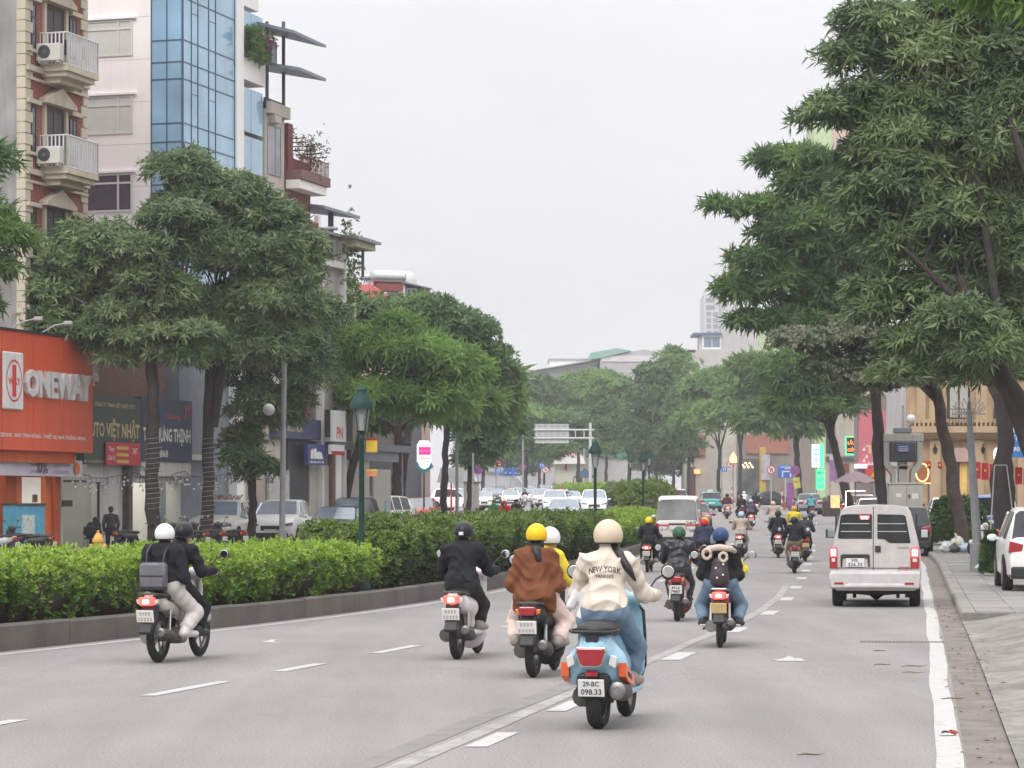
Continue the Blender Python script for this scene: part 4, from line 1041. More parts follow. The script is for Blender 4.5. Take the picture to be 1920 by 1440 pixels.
def motorbike(kind, label, px, py, head=None, col=None, lit=True, plate='marks', py_col=None, scale=1., group='motorbikes in the traffic', trim=None, loc=None, mirrors=True, shieldm=None, name=None, tailm=None, headlamp=False, platem=None):
    b = BK[kind]; g = G(px, py) if loc is None else Vector(loc)
    if head is None: head = hd(x2, g.y)
    nm = name or ('motor_scooter' if kind != 'bike' else 'motorbike')
    t = thing(nm, label, 'scooter' if kind != 'bike' else 'motorbike', g, -head, group, scale)
    pm = col or PLK; sm = shieldm or pm
    h_ = .014
    if kind == 'vespa':
        ob('body', softmesh('vb', body_vespa, h_), pm, t); sh = ob('leg_shield', softmesh('vs', shield_vespa, h_), sm, t); ob('front_fender', softmesh('vf', fender_front, h_), pm, t); ob('seat', softmesh('vseat', seat_vespa, h_), SEATM, t)
        MB().tube([(-.17, .89, .29), (-.225, .93, .46), (-.21, 1.0, .72), (-.19, 1.05, .90), (-.08, 1.09, 1.02), (.08, 1.09, 1.02), (.19, 1.05, .90), (.21, 1.0, .72), (.225, .93, .46), (.17, .89, .29)], .014, 6).build('shield_trim', PLK, sh, smooth=60)
        MB().tube([(-.17, -.02, .79), (-.19, -.2, .79), (-.15, -.31, .785), (.15, -.31, .785), (.19, -.2, .79), (.17, -.02, .79)], .014, 7).build('grab_rail', PLK, t, smooth=60)
        MB().rbox(-.05, .05, -.30, -.24, .70, .78, .01).build('latch', PLK, t)
        tl = MB().prism([(-.105, .66), (.105, .66), (.115, .64), (.085, .535), (.06, .52), (-.06, .52), (-.085, .535), (-.115, .64)], -.352, -.30, 'y').build('tail_light', TAIL, t, bevel=.01)
        MB().prism([(-.115, .668), (.115, .668), (.125, .64), (.092, .527), (.064, .51), (-.064, .51), (-.092, .527), (-.125, .64)], -.338, -.29, 'y').build('tail_surround', STEEL, t, bevel=.006)
        for sg in (-1, 1):
            MB().prism([(sg * .15, .61), (sg * .205, .585), (sg * .19, .50), (sg * .135, .53)], -.30, -.245, 'y').build('indicator', CLEAR, t, bevel=.006)
            m = MB(); m.prism([(-.22, .54), (.14, .42), (.22, .33), (-.08, .38), (-.20, .43)], sg * .20, sg * .262, 'x'); m.build('decal', M('orange decal', (.75, .12, .03), .35, coat=.5), t)
            m = MB(); m.prism([(-.14, .47), (.02, .435), (.05, .395), (-.10, .43)], sg * .25, sg * .266, 'x'); m.build('decal', PLK, t)
        MB().prism([(-.12, .455), (.12, .455), (.14, .40), (.10, .25), (-.10, .25), (-.14, .40)], -.25, -.14, 'y').build('rear_mudguard', PLK, t, bevel=.02)
        MB().rbox(-.05, .05, -.31, -.26, .43, .475, .01).build('reflector', TAIL, t)
        pz, py0, pyy = .345, -.315, .14
        ex = [(.19, -.20, .32), (.185, .05, .30), (.15, .30, .26)]; exr = [.075, .085, .05]
    else:
        key = 's' if kind == 'scooter' else 'b'
        ob('body', softmesh(key + 'b', body_scooter if key == 's' else body_bike, h_), pm, t); ob('leg_shield', softmesh(key + 's', shield_scooter if key == 's' else shield_bike, h_), sm, t); ob('front_fender', softmesh('vf', fender_front, h_), sm, t); ob('seat', softmesh('sseat', seat_soft, h_), SEATM, t)
        MB().tube([(-.11, .02, .77), (-.13, -.20, .79), (-.09, -.33, .80), (.09, -.33, .80), (.13, -.20, .79), (.11, .02, .77)], .013, 6).build('grab_rail', trim or DIRTM, t, smooth=60)
        lm_ = tailm or (LIT if lit else TAIL)
        tl = MB().prism([(-.085, .76), (.085, .76), (.10, .73), (.07, .665), (-.07, .665), (-.10, .73)], -.372, -.29, 'y').build('tail_light', lm_, t, bevel=.012)
        if lit: MB().rbox(-.04, .04, -.382, -.36, .685, .735, .006).build('lit_bulb', LITC, tl)
        for sg in (-1, 1): MB().prism([(sg * .09, .73), (sg * .135, .735), (sg * .125, .69), (sg * .085, .67)], -.33, -.27, 'y').build('indicator', CLEAR if lit else AMB, t, bevel=.006)
        MB().prism([(-.30, .68), (-.36, .46), (-.42, .36), (-.36, .33), (-.20, .50), (-.12, .66)], -.075, .075, 'x').build('rear_mudguard', PLK, t, bevel=.012)
        pz, py0, pyy = (.545, -.395, .14) if key == 's' else (.545, -.385, .14)
        ex = [(.15, -.28, .36), (.155, -.02, .31), (.12, .32, .24)]; exr = [.055, .066, .035]
    pw = .21
    p = MB().rbox(-pw / 2, pw / 2, -.006, .006, -pyy / 2, pyy / 2, .004).build('license_plate', platem or PLATE, t); p.location = (0, py0, pz); p.rotation_euler = (R(12), 0, 0)
    if plate == 'marks':
        m = MB()
        for zz, n_ in ((.033, 4), (-.033, 5)):
            for i in range(n_):
                x = (i - (n_ - 1) / 2) * .036; m.bb(x - .011, x + .011, -.0085, -.0075, zz - .02, zz + .02)
        m.build('blurred_characters', FAINT, p)['kind'] = 'stuff'
    elif plate:
        a, c = plate.split('/'); lettering(a, 0, .035, .13, .042, -.0085, INK, p); lettering(c, 0, -.03, .165, .048, -.0085, INK, p)
    wheel(t, 0, b['r'], b['tw'], 5); wheel(t, b['wb'], b['r'], b['tw'] * .85, 5)
    e = MB(); e.tube(ex, exr, 12); eo = e.build('exhaust', DIRTM, t, smooth=50)
    MB().lathe([(exr[0] * .95, ex[0][1] - .012), (exr[0] * .8, ex[0][1] - .02), (exr[0] * .4, ex[0][1] - .022), (exr[0] * .38, ex[0][1] + .01)], (ex[0][0], 0, ex[0][2]), 14, 'y').build('exhaust_tip', ALU, eo, smooth=40)
    e = MB(); e.tube([(-.12, -.05, b['r']), (-.13, .25, .30), (-.11, .48, .32)], [.085, .08, .07], 10); e.rbox(-.12, .12, .34, .60, .20, .38, .03); e.tube([(-.12, 0, b['r']), (.12, 0, b['r'])], .05, 10)
    e.build('engine', DIRTM if kind != 'bike' else ALU, t, smooth=40)
    e = MB(); e.tube([(.13, .0, b['r'] + .02), (.12, .06, .60)], [.022, .018], 7); e.tube([(-.13, .0, b['r'] + .02), (-.12, .06, .60)], [.022, .018], 7); e.build('shock_absorber', STEEL, t, smooth=40)
    MB().tube([(-.06, b['wb'], b['r']), (-.05, 1.12, .62), (0, 1.02, .96), (.05, 1.12, .62), (.06, b['wb'], b['r'])], .022, 7).build('fork', DIRTM, t, smooth=40)
    MB().tube([(-.24, .22, .24), (-.19, .24, .26), (-.1, .3, .26)], .016, 6).build('kick_stand', DIRTM, t)
    hb = MB().tube([(-.35, b['bar_y'] - .06, b['bar_z']), (-.2, b['bar_y'] - .02, b['bar_z'] + .01), (0, b['bar_y'] + .02, b['bar_z'] - .03), (.2, b['bar_y'] - .02, b['bar_z'] + .01), (.35, b['bar_y'] - .06, b['bar_z'])], .016, 7).build('handlebar', PLK, t, smooth=50)
    if mirrors:
        for sg in (-1, 1):
            mr_ = MB(); c = Vector((sg * .40, b['bar_y'] + .05, b['bar_z'] + .20)); mr_.tube([(sg * .22, b['bar_y'], b['bar_z'] + .02), (sg * .30, b['bar_y'] + .03, b['bar_z'] + .14), c], .008, 5)
            mr_.ell(c, (.064, .02, .05 if kind != 'vespa' else .07)); mo = mr_.build('mirror', PLK, t, smooth=60)
            MB().lathe([(.045, 0), (.05, .004)], (c.x, c.y - .025, c.z), 16, 'y').build('mirror_glass', MIRR, mo)
    if headlamp: MB().ell((0, 1.15, .93), (.075, .04, .06)).build('headlamp', HEADL, t, smooth=180)
    return t, b, (g, -head, scale)
# ================================================================== cars
GLS = M('car glass', (.02, .022, .025), .08, var=.6, scale=1.6, spec=.45)  # base colour mottled to stand in for reflections in the panes
GLSB = M('pale car glass', (.16, .20, .25), .06, var=.2, scale=1.5, spec=.8, coat=.5)
TRIM = M('car black trim', (.02, .02, .022), .5, var=.1)
WELL = M('wheel well', (.008, .008, .008), .95, var=0)
HLON = M('car headlamp glass', (.20, .21, .23), .1, var=.1, scale=20, coat=1); CARTL = M('car tail lens', (.34, .01, .015), .2, var=.1, coat=.8)
CARLIT = M('lit brake lamp', (1.0, .07, .08), .3, emit=4.0, var=0); CARCORE = M('lit brake lamp core', (1.0, .62, .55), .3, emit=6.0, var=0)
CK = {  # L, W, H, stations: t, z, belt?, kind of the interval that follows (r rear glass, w windscreen, s side glass, - body)
 'suv': (4.5, 1.86, 1.68, [(0, .46, '-'), (.008, .58, '-'), (.025, .64, 'r'), (.10, .955, '-'), (.13, .975, 's'), (.29, 1.0, '-'), (.305, 1.0, 's'), (.45, .995, '-'), (.465, .99, 's'), (.56, .965, 'w'), (.715, .665, '-'), (.75, .645, '-'), (.90, .60, '-'), (.965, .53, '-'), (1, .38, '-')]),
 'sedan': (4.6, 1.80, 1.46, [(0, .48, '-'), (.008, .60, '-'), (.03, .66, '-'), (.14, .685, 'r'), (.28, .955, '-'), (.30, .965, 's'), (.42, 1.0, '-'), (.435, 1.0, 's'), (.53, .97, 'w'), (.70, .68, '-'), (.74, .655, '-'), (.90, .60, '-'), (.97, .52, '-'), (1, .36, '-')]),
 'hatch': (4.0, 1.72, 1.52, [(0, .44, '-'), (.01, .60, '-'), (.03, .64, 'r'), (.12, .95, '-'), (.15, .97, 's'), (.35, 1.0, '-'), (.365, 1.0, 's'), (.54, .97, 'w'), (.73, .66, '-'), (.77, .63, '-'), (.92, .58, '-'), (.975, .50, '-'), (1, .36, '-')]),
 'bus': (4.7, 1.70, 1.98, [(0, .30, '-'), (.004, .52, '-'), (.010, .56, 'r'), (.038, .93, '-'), (.055, .965, 's'), (.28, 1.0, '-'), (.295, 1.0, 's'), (.52, 1.0, '-'), (.535, .995, 's'), (.74, .97, 'w'), (.90, .60, '-'), (.93, .55, '-'), (.985, .46, '-'), (1, .30, '-')]),
}
def car(kind, label, col, pos, head, group, lit=False, name='car', gl=None, taxi=None, headlamp=False, scale=1., simple=False, H=None, rgl=None, rails=False):
    L, W, Hh, st = CK[kind]; Hh = H or Hh
    t = thing(name, label, 'car' if name == 'car' else name.replace('_', ' ').split()[-1], pos, -head, group, scale)
    w0 = W / 2; rings = []; zs = .24
    for (f, z, k) in st:
        y = (f - .5) * L; e = abs(2 * f - 1); w = w0 * (1 - .13 * e ** 5); zt = z * Hh
        belt = (.615 if kind != 'bus' else .52) * Hh
        zb = min(belt, zt - .03); hi = np.clip((zt - belt) / (.35 * Hh), 0, 1)
        wt = w * (.94 - .17 * hi) if kind != 'bus' else w * (.95 - .11 * hi)
        low = zs + (.10 if f in (0, 1) else 0)
        half = [(0, low), (.88 * w, low), (w * .985, low + .10), (w, max(low + .12, zb - .14)), (.97 * w, zb), (wt, zt - .035 - .03 * hi), (wt - .09, zt), (0, zt + .015)]
        rings.append([(x, y, z_) for x, z_ in half] + [(-x, y, z_) for x, z_ in half[-2:0:-1]])
    n = 14; body = MB(); ws = MB(); rw = MB(); sides = []
    vs = [p for r_ in rings for p in r_]; body.v = list(vs)
    for i in range(len(rings) - 1):
        k = st[i][2]; sgl = MB(); sgr = MB()
        for j in range(n):
            q = (i * n + j, i * n + (j + 1) % n, (i + 1) * n + (j + 1) % n, (i + 1) * n + j); pts = [vs[a] for a in q]
            if k in 'rw' and j in (5, 6, 7, 8): (rw if k == 'r' else ws).add(pts, [(0, 1, 2, 3)])
            elif k in 'sw' and j == 4: sgr.add(pts, [(0, 1, 2, 3)])
            elif k in 'sw' and j == 9: sgl.add(pts, [(0, 1, 2, 3)])
            else: body.f.append(q)
        for s_ in (sgl, sgr):
            if s_.f: sides.append(s_)
    body.f.append(tuple(range(n))[::-1]); body.f.append(tuple((len(rings) - 1) * n + j for j in range(n)))
    bo = body.build('body', col, t, smooth=38)
    ws.build('windscreen', gl or GLSB, t, smooth=180); rw.build('rear_window', rgl or GLS, t, smooth=180)
    for s_ in sides: s_.build('side_window', GLS, t)
    iw = [i for i, s_ in enumerate(st) if s_[2] == 'w'][0]
    for sg in (5, 9):
        MB().tube([vs[iw * n + sg], vs[(iw + 1) * n + sg]], .035, 6).build('pillar', col, t, smooth=60)
    r = .335 if kind != 'hatch' else .30
    for fy in (.17, .80):
        for sg in (-1, 1):
            y = (fy - .5) * L; x = sg * w0
            MB().lathe([(r + .05, -.05), (r + .055, .012)], (x * .985, y, r), 20, 'x').build('wheel_arch', WELL, t) if False else None
            m = MB(); a = [(r + .06) * math.cos(q) for q in np.linspace(0, math.pi, 13)]; c_ = [(r + .06) * math.sin(q) for q in np.linspace(0, math.pi, 13)]
            m.prism([(y + p, r + q_ - .0) for p, q_ in zip(a, c_)], x * .93, x * 1.004, 'x'); m.build('wheel_arch', WELL, t)
            wh = MB().lathe([(r * .62, -.10), (r * .93, -.105), (r, -.07), (r, .07), (r * .93, .105), (r * .62, .10)], (x - sg * .095, y, r), 20, 'x').build('wheel', RUB, t, smooth=45)
            rm = MB(); xo = x + sg * .008
            rm.lathe([(r * .60, -.006), (r * .66, .006)], (xo, y, r), 20, 'x')
            rm.build('rim', ALU, wh)
    yf, yb = L / 2, -L / 2
    tlm = CARLIT if lit else CARTL
    for sg in (-1, 1):
        wf = w0 * .90
        MB().prism([(sg * wf * .52, Hh * .445), (sg * wf * .97, Hh * .50), (sg * wf * 1.0, Hh * .44), (sg * wf * .60, Hh * .40)], yf - .30, yf - .015, 'y').build('headlight', HEADL if headlamp else HLON, t, bevel=.02)
        if kind == 'bus': tp = [(sg * wf * .82, Hh * .50), (sg * wf * 1.0, Hh * .52), (sg * wf * 1.02, Hh * .30), (sg * wf * .84, Hh * .30)]
        elif kind in ('suv', 'hatch'): tp = [(sg * wf * .66, Hh * .56), (sg * wf * .98, Hh * .60), (sg * wf * 1.02, Hh * .46), (sg * wf * .70, Hh * .48)]
        else: tp = [(sg * wf * .56, Hh * .60), (sg * wf * .98, Hh * .62), (sg * wf * 1.02, Hh * .50), (sg * wf * .62, Hh * .50)]
        tl = MB().prism(tp, yb - .012, yb + .16, 'y').build('tail_light', tlm, t, bevel=.015)
        if lit:
            cx = sg * wf * .86; MB().rbox(cx - .09, cx + .09, yb - .03, yb, Hh * .505, Hh * .56, .01).build('lit_bulb', CARCORE, tl)
        m = MB(); m.ell((sg * (w0 + .10), L * .14, Hh * .62), (.11, .06, .075), 10, 7); m.bb(sg * (w0 - .06), sg * (w0 + .03), L * .14 - .03, L * .14 + .02, Hh * .60, Hh * .63); m.build('door_mirror', col, t, smooth=50)
        if rails: MB().tube([(sg * w0 * .72, -L * .30, Hh * .99), (sg * w0 * .74, -L * .25, Hh * 1.03), (sg * w0 * .74, L * .03, Hh * 1.03), (sg * w0 * .72, L * .07, Hh * .99)], .018, 6).build('roof_rail', TRIM, t)
    MB().rbox(-w0 * .42, w0 * .42, yf - .09, yf + .006, Hh * .30, Hh * .42, .02).build('grille', TRIM, t)
    MB().rbox(-w0 * .74, w0 * .74, yf - .14, yf + .004, .25, .25 + Hh * .12, .02).build('front_bumper', TRIM, t)
    MB().rbox(-w0 * .86, w0 * .86, yb - .05, yb + .10, .26, .26 + Hh * .14, .03).build('rear_bumper', TRIM if kind != 'bus' else TRIM, t)
    MB().rbox(-.24, .24, yf + .008, yf + .016, Hh * .27, Hh * .34, .003).build('license_plate', PLATE, t)
    MB().rbox(-.24, .24, yb - .062 if kind == 'bus' else yb - .014, yb - .004, Hh * .40, Hh * .47, .003).build('license_plate', PLATE, t)
    if lit: MB().rbox(-.16, .16, yb + .05 * L, yb + .06 * L, Hh * .955, Hh * .985, .006).build('brake_lamp', CARLIT, t)
    if taxi: MB().rbox(-.22, .22, -.08, .08, Hh * 1.01, Hh * 1.01 + .13, .03).build('roof_sign', taxi, t)
    return t
WHITE = paint_m('white', (.84, .83, .82)); SILV = paint_m('silver', (.50, .475, .46), .4); GREYP = paint_m('grey', (.22, .225, .24)); BLKP = paint_m('black', (.014, .014, .018)); REDP = paint_m('wine red', (.26, .03, .045)); TAXIG = paint_m('teal green', (.05, .34, .32)); BLUEP = paint_m('pale blue', (.38, .46, .56)); CRMP = paint_m('cream', (.58, .54, .46)); DGREEN = paint_m('blackish green', (.02, .028, .03)); BRED = paint_m('bright red', (.5, .03, .03)); SKYB = paint_m('sky blue', (.26, .47, .60)); DBLU = paint_m('deep blue', (.05, .12, .32))

def silver_van():
    g = G(1642, 1139); t = thing('delivery_van', 'silver panel van with lit brake lights driving beside the right edge line', 'van', g, -math.atan2(1642 - 960, F) - .012)
    c = .0096; L = 4.1; X = lambda px: (px - 1642) * c; Z = lambda py: (1140 - py) * c
    def sec(y, s=1., zt=1.0, lo=.30):
        h = [(0, lo), (.70 * s, lo), (.785 * s, lo + .10), (.805 * s, .62), (.80 * s, .92), (.745 * s, 1.22), (.625 * s, 1.70 * zt), (.56 * s, 1.79 * zt), (.40 * s, 1.825 * zt), (0, 1.84 * zt)]
        return [(x, y, z) for x, z in h] + [(-x, y, z) for x, z in h[-2:0:-1]]
    m = MB(); m.loft([sec(0, .985, .992), sec(.05, 1.0), sec(1.2), sec(2.6), sec(3.2, .99, .97)] + [[(x, 3.75, min(z, 1.05 - .1 * (z > 1.3))) for x, y, z in sec(3.75, .96)]] + [[(x * .9, 4.1, min(z, .75)) for x, y, z in sec(4.1, .93)]])
    m.build('body', SILV, t, smooth=40)
    yq = -.004
    def panel(pts, name, mat, y0=-.012, y1=.02, par=t, bv=.008): return MB().prism([(X(a), Z(b)) for a, b in pts], y0, y1, 'y').build(name, mat, par, bevel=bv)
    W1 = panel([(1577, 970), (1581, 967), (1590, 966), (1633, 966), (1635, 968), (1635, 1012), (1574, 1012), (1572, 1009)], 'rear_window', GLS, bv=.006)
    W2 = panel([(1645, 966), (1692, 967), (1697, 970), (1706, 1017), (1705, 1020), (1672, 1020), (1666, 1019), (1658, 1013), (1645, 1012)], 'rear_window', GLS, bv=.006)
    wire = M('window bar', (.55, .53, .5), .4)
    for Wd, a, b in ((W1, 1579, 1630), (W2, 1646, 1696)):
        for py in (984, 998.5): MB().bb(X(a - (py - 984) * .1), X(b + (py - 984) * .2), -.016, -.013, Z(py) - .006, Z(py) + .006).build('window_bar', wire, Wd)
    tm = M('seam shadow gap', (.03, .03, .03), .9)
    for (a, b, c_, d_) in ((1637, 952, 1638, 1086), (1571.5, 1066, 1637, 1066.8), (1638, 1066, 1706, 1066.8), (1571.5, 1066, 1572.2, 1085), (1706, 1066, 1706.7, 1085), (1572, 1085, 1706, 1085.8)):
        MB().bb(X(a), X(c_), -.014, .01, Z(d_), Z(b)).build('door_seam', tm, t)
    for a, b in ((1556.5, 1571), (1706, 1722)):
        tl = panel([(a, 1031), (a + 4, 1027), (b - 2, 1027), (b, 1031), (b, 1067), (a, 1067)], 'tail_light', CARTL, -.03, .12)
        panel([(a + 1, 1032), (a + 4, 1029), (b - 3, 1029), (b - 1, 1032), (b - 1.5, 1046), (a + 1.5, 1046)], 'lit_bulb', CARLIT, -.036, -.02, tl, .003)
        panel([(a + 3, 1033), (b - 3, 1033), (b - 3.5, 1043), (a + 3.5, 1043)], 'lit_core', CARCORE, -.040, -.03, tl, .002)
        panel([(a + 4, 1049), (b - 4, 1049), (b - 4, 1055), (a + 4, 1055)], 'reversing_lens', CLEAR, -.034, -.02, tl, .002)
    bl = panel([(1612, 969), (1631, 969), (1629, 976), (1614, 976)], 'brake_lamp', CARLIT, -.035, -.01)
    panel([(1615, 971), (1628, 971), (1627, 975), (1616, 975)], 'lit_core', CARCORE, -.038, -.03, bl, .002)
    panel([(1577, 1043), (1580, 1041), (1628, 1041), (1631, 1043), (1631, 1064), (1628, 1064), (1627, 1048), (1581, 1048), (1580, 1064), (1577, 1064)], 'plate_recess_trim', TRIM, -.03, .01)
    pl = panel([(1587, 1048.3), (1621, 1048.3), (1621, 1064.5), (1587, 1064.5)], 'license_plate', PLATE, -.026, -.015, bv=.003)
    lettering('30L', X(1604), Z(1052.2), .13, .055, -.0285, INK, pl); lettering('326.33', X(1604), Z(1060.2), .26, .062, -.0285, INK, pl)
    panel([(1641, 1025), (1651, 1025), (1651.5, 1037), (1641, 1037)], 'door_handle', TRIM, -.03, .0, bv=.01)
    m = MB(); m.rbox(X(1557), X(1724), -.10, .22, Z(1105), Z(1074), .03); m.rbox(X(1558), X(1723), -.06, .22, Z(1084), Z(1071), .02); m.build('bumper', paint_m('lighter silver', (.50, .48, .47), .4), t, smooth=40)
    panel([(1583, 1100), (1592, 1095.5), (1690, 1095.5), (1699, 1100), (1690, 1101.5), (1592, 1101.5)], 'bumper_crease', paint_m('silver crease', (.60, .57, .56), .4), -.108, -.09)
    for a in (1565, 1695): panel([(a + 1, 1093), (a + 17, 1093), (a + 18, 1097), (a, 1097)], 'reflector', TAIL, -.108, -.09, bv=.002)
    blur = M('faded red lettering', (.42, .20, .20), .6)
    panel([(1684, 1064), (1703, 1064), (1703, 1065.5), (1684, 1065.5)], 'faded_lettering', blur, -.0135, -.005, bv=0); panel([(1683, 1067.5), (1703, 1067.5), (1703, 1070), (1683, 1070)], 'faded_lettering', blur, -.0135, -.005, bv=0); panel([(1683, 1027), (1703, 1027), (1703, 1029), (1683, 1029)], 'faded_lettering', M('faded grey lettering', (.33, .31, .31), .6), -.0135, -.005, bv=0)
    m = MB(); m.bb(-.72, .72, .05, 3.6, .24, .34); m.build('underbody', WELL, t)
    m = MB(); m.tube([(-.6, .75, .27), (-.12, .75, .25), (0, .75, .22), (.12, .75, .25), (.6, .75, .27)], [.04, .06, .13, .06, .04], 8); m.bb(-.42, -.36, .6, .9, .15, .3); m.bb(.36, .42, .6, .9, .15, .3); m.build('rear_axle', WELL, t)
    for sg in (-1, 1):
        MB().bb(sg * .52, sg * .78, .30, .33, .17, .36).build('mud_flap', RUB, t)
        for y in (.72, 3.3):
            wh = MB().lathe([(.18, -.09), (.27, -.095), (.29, -.06), (.29, .06), (.27, .095), (.18, .09)], (sg * .69, y, .29), 20, 'x').build('wheel', RUB, t, smooth=45)
            MB().lathe([(.17, -.006), (.19, .006)], (sg * .785, y, .29), 20, 'x').build('rim', ALU, wh)
        m = MB(); m.rbox(sg * .80, sg * .955, 3.02, 3.10, 1.20, 1.37, .025); m.bb(sg * .74, sg * .82, 3.05, 3.08, 1.24, 1.27); mo = m.build('door_mirror', TRIM, t)
        MB().rbox(sg * .815, sg * .94, 3.012, 3.018, 1.215, 1.355, .003).build('mirror_glass', MIRR, mo)
        MB().prism([(.55, 1.28), (2.9, 1.28), (3.05, 1.30), (2.75, 1.64), (.60, 1.66)], sg * .700, sg * .735, 'x').build('side_window', GLS, t)
    return t
def build_cars():
    silver_van()
    gR = 'cars on the right-hand carriageway'; gP = 'cars parked along the right pavement'; gL = 'cars coming towards us beyond the median'; gQ = 'cars parked on the left pavement'
    def at(px, d, up=0.): return Vector(((px - 960) / F * d, d, gz(d) + up))
    # white minibus
    p = at(1274, 96.2); t = car('bus', 'old white minibus with a big rear window driving close to the median', paint_m('old white', (.60, .56, .52), .4), p, hd(xm, 96), gR, name='minibus', rgl=M('painted reflection glass', (.20, .20, .20), .12, var=.5, scale=1.2, coat=.5))  # pale blotchy base colour paints the mirrored sky into the rear window
    lettering('24/7', .50, 1.02, .36, .12, -2.352 + .0, M('grey letter', (.08, .08, .09), .6), t)
    for sg in (-1, 1):
        q = MB().bb(sg * .30, sg * .82, -2.357, -2.345, .80, .97).build('rear_sticker', M('sticker red', (.55, .08, .10), .5), t); MB().bb(sg * .34, sg * .70, -2.359, -2.357, .81, .90).build('sticker_panel', M('sticker white', (.6, .62, .68), .5, var=.4, scale=30), q)
    MB().bb(-.30, .30, -2.368, -2.34, .96, 1.01).build('plate_recess_trim', TRIM, t)
    def follow(px, d, fn=x2, kind='suv', lab='', col=WHITE, **k): return car(kind, lab, col, at(px, d), hd(fn, d), gR, **k)
    follow(1298, 124, kind='sedan', lab='dark red car roof showing just beyond the white minibus', col=REDP, fn=xm)
    follow(1266, 214, lab='white hatchback SUV with glowing brake lights ahead of the minibus', lit=True, fn=xm)
    follow(1238, 238, lab='second white SUV with brake lights, half hidden left of the first', lit=True, fn=xm)
    follow(1332, 202, kind='hatch', lab='teal green taxi seen from behind under the trees', col=TAXIG, taxi=M('taxi sign', (.6, .65, .6), .5))
    car('sedan', 'grey sedan stopped at the right kerb before the green neon sign', paint_m('mid grey', (.30, .31, .33)), at(1516, 186), .05, gP)
    car('suv', 'black SUV parked at the kerb, partly behind the silver van', BLKP, at(1694, 91, 0.), hd(xr, 91), gP, rails=True)
    car('suv', 'white car roof just showing above the silver van', WHITE, at(1638, 122), hd(xr, 122), gP)
    car('sedan', 'white sedan parked under the street umbrella', WHITE, at(1628, 152, .14), .5, gP)
    car('suv', 'white SUV parked behind the big green bush', WHITE, at(1778, 110, .14), .12, gP)
    car('bus', 'blue and white van parked beside the curved tree trunk', DBLU, at(1868, 104, .14), .25, gP, name='van', scale=.93)
    t = car('suv', 'white SUV parked on the pavement at the right picture edge', WHITE, at(1958, 54.0, .14), .13, gP, scale=.98)
    car('sedan', 'black car standing crosswise at the far side street', BLKP, at(1448, 232), 1.45, gR)
    # oncoming
    def onc(px, d, kind, lab, col, **k): return car(kind, lab, col, at(px, d), hd(xm, d) + math.pi + k.pop('dh', 0), gL, **k)
    onc(1114, 182, 'suv', 'white pickup-like SUV coming towards us past the lamp post', WHITE, headlamp=False, H=1.75)
    onc(1040, 198, 'suv', 'white SUV facing us left of the white pickup', WHITE)
    onc(1058, 142, 'sedan', 'pale blue car whose roof shows above the tall hedge', BLUEP)
    onc(931, 252, 'suv', 'black people carrier facing us on the far carriageway', BLKP, headlamp=True)
    onc(957, 246, 'hatch', 'white taxi with an orange roof sign facing us', WHITE, taxi=M('taxi sign orange', (.7, .45, .2), .5))
    onc(905, 228, 'sedan', 'old cream car by the beige kiosk', CRMP)
    onc(1016, 232, 'suv', 'silver SUV facing us behind the white one', SILV)
    onc(995, 268, 'hatch', 'small white car with red stripe in the far queue', WHITE)
    onc(1052, 262, 'hatch', 'white and red taxi crossing beyond the low hedge', WHITE, taxi=M('taxi sign red', (.6, .06, .05), .5))
    onc(975, 318, 'suv', 'white car far back in the queue, left one', WHITE); onc(1008, 322, 'sedan', 'grey car far back in the queue, middle one', GREYP); onc(1040, 300, 'suv', 'dark car far back in the queue, right one', BLKP); onc(935, 335, 'bus', 'pale van at the foot of the flyover', BLUEP, name='van')
    onc(990, 345, 'suv', 'white van-like car at the very back of the queue', WHITE, H=1.9)
    onc(1100, 300, 'suv', 'white car parked beside the sign gantry post', WHITE, dh=1.2); onc(1148, 318, 'sedan', 'white sedan parked side-on beyond the far hedge', WHITE, dh=1.4); onc(1170, 330, 'suv', 'white SUV parked side-on under the distant trees', WHITE, dh=1.4)
    for px, d, kd, lab, cl in ((918, 292, 'suv', 'grey SUV in the far queue left of the lane board', SILV), (948, 285, 'sedan', 'white saloon in the far queue behind the taxi', WHITE), (1028, 262, 'hatch', 'dark hatchback in the far queue behind the silver SUV', BLKP), (1072, 238, 'sedan', 'silver saloon in the inner lane behind the white pickup', SILV), (962, 362, 'suv', 'far black SUV climbing on to the flyover', BLKP), (1022, 372, 'bus', 'far white minibus at the back of the queue', WHITE)): onc(px, d, kd, lab, cl, headlamp=px in (948, 1028))
    # parked left
    def pk(px, d, kind, lab, col, hh, **k): return car(kind, lab, col, at(px, d, .12), hh, gQ, **k)
    t = pk(528, 102, 'suv', 'white electric SUV parked left of the dark saloon, beside the lamp post', WHITE, math.pi + .10)
    pk(418, 100, 'suv', 'white SUV with dried reeds on its roof parked behind the scooters', paint_m('warm white', (.66, .64, .60)), math.pi + .12)
    for q in range(1):
        m = MB(); r_ = random.Random(3)
        for i in range(40): x = r_.uniform(-.5, .5); m.tube([(x, r_.uniform(-.3, .3), 0), (x + r_.uniform(-.2, .2), r_.uniform(-.3, .3), r_.uniform(.1, .22))], .012, 4)
        tag(m.build('reed_bundle', M('dry reed', (.25, .10, .05), .9, var=.4, scale=5), loc=at(424, 100, .12 + 1.70)), 'reddish dry bundle lying on the roof of a parked white SUV', 'bundle')
    pk(634, 98.5, 'sedan', 'blackish green saloon parked behind the green lantern post', DGREEN, math.pi + .12)
    pk(650, 112, 'suv', 'black SUV parked behind the dark saloon', BLKP, math.pi + .3)
    pk(704, 121, 'suv', 'white car half hidden beside the blue shop stand', WHITE, math.pi + .5)
    pk(788, 135, 'sedan', 'red saloon parked beyond the tall hedge on the left', BRED, math.pi + .05)
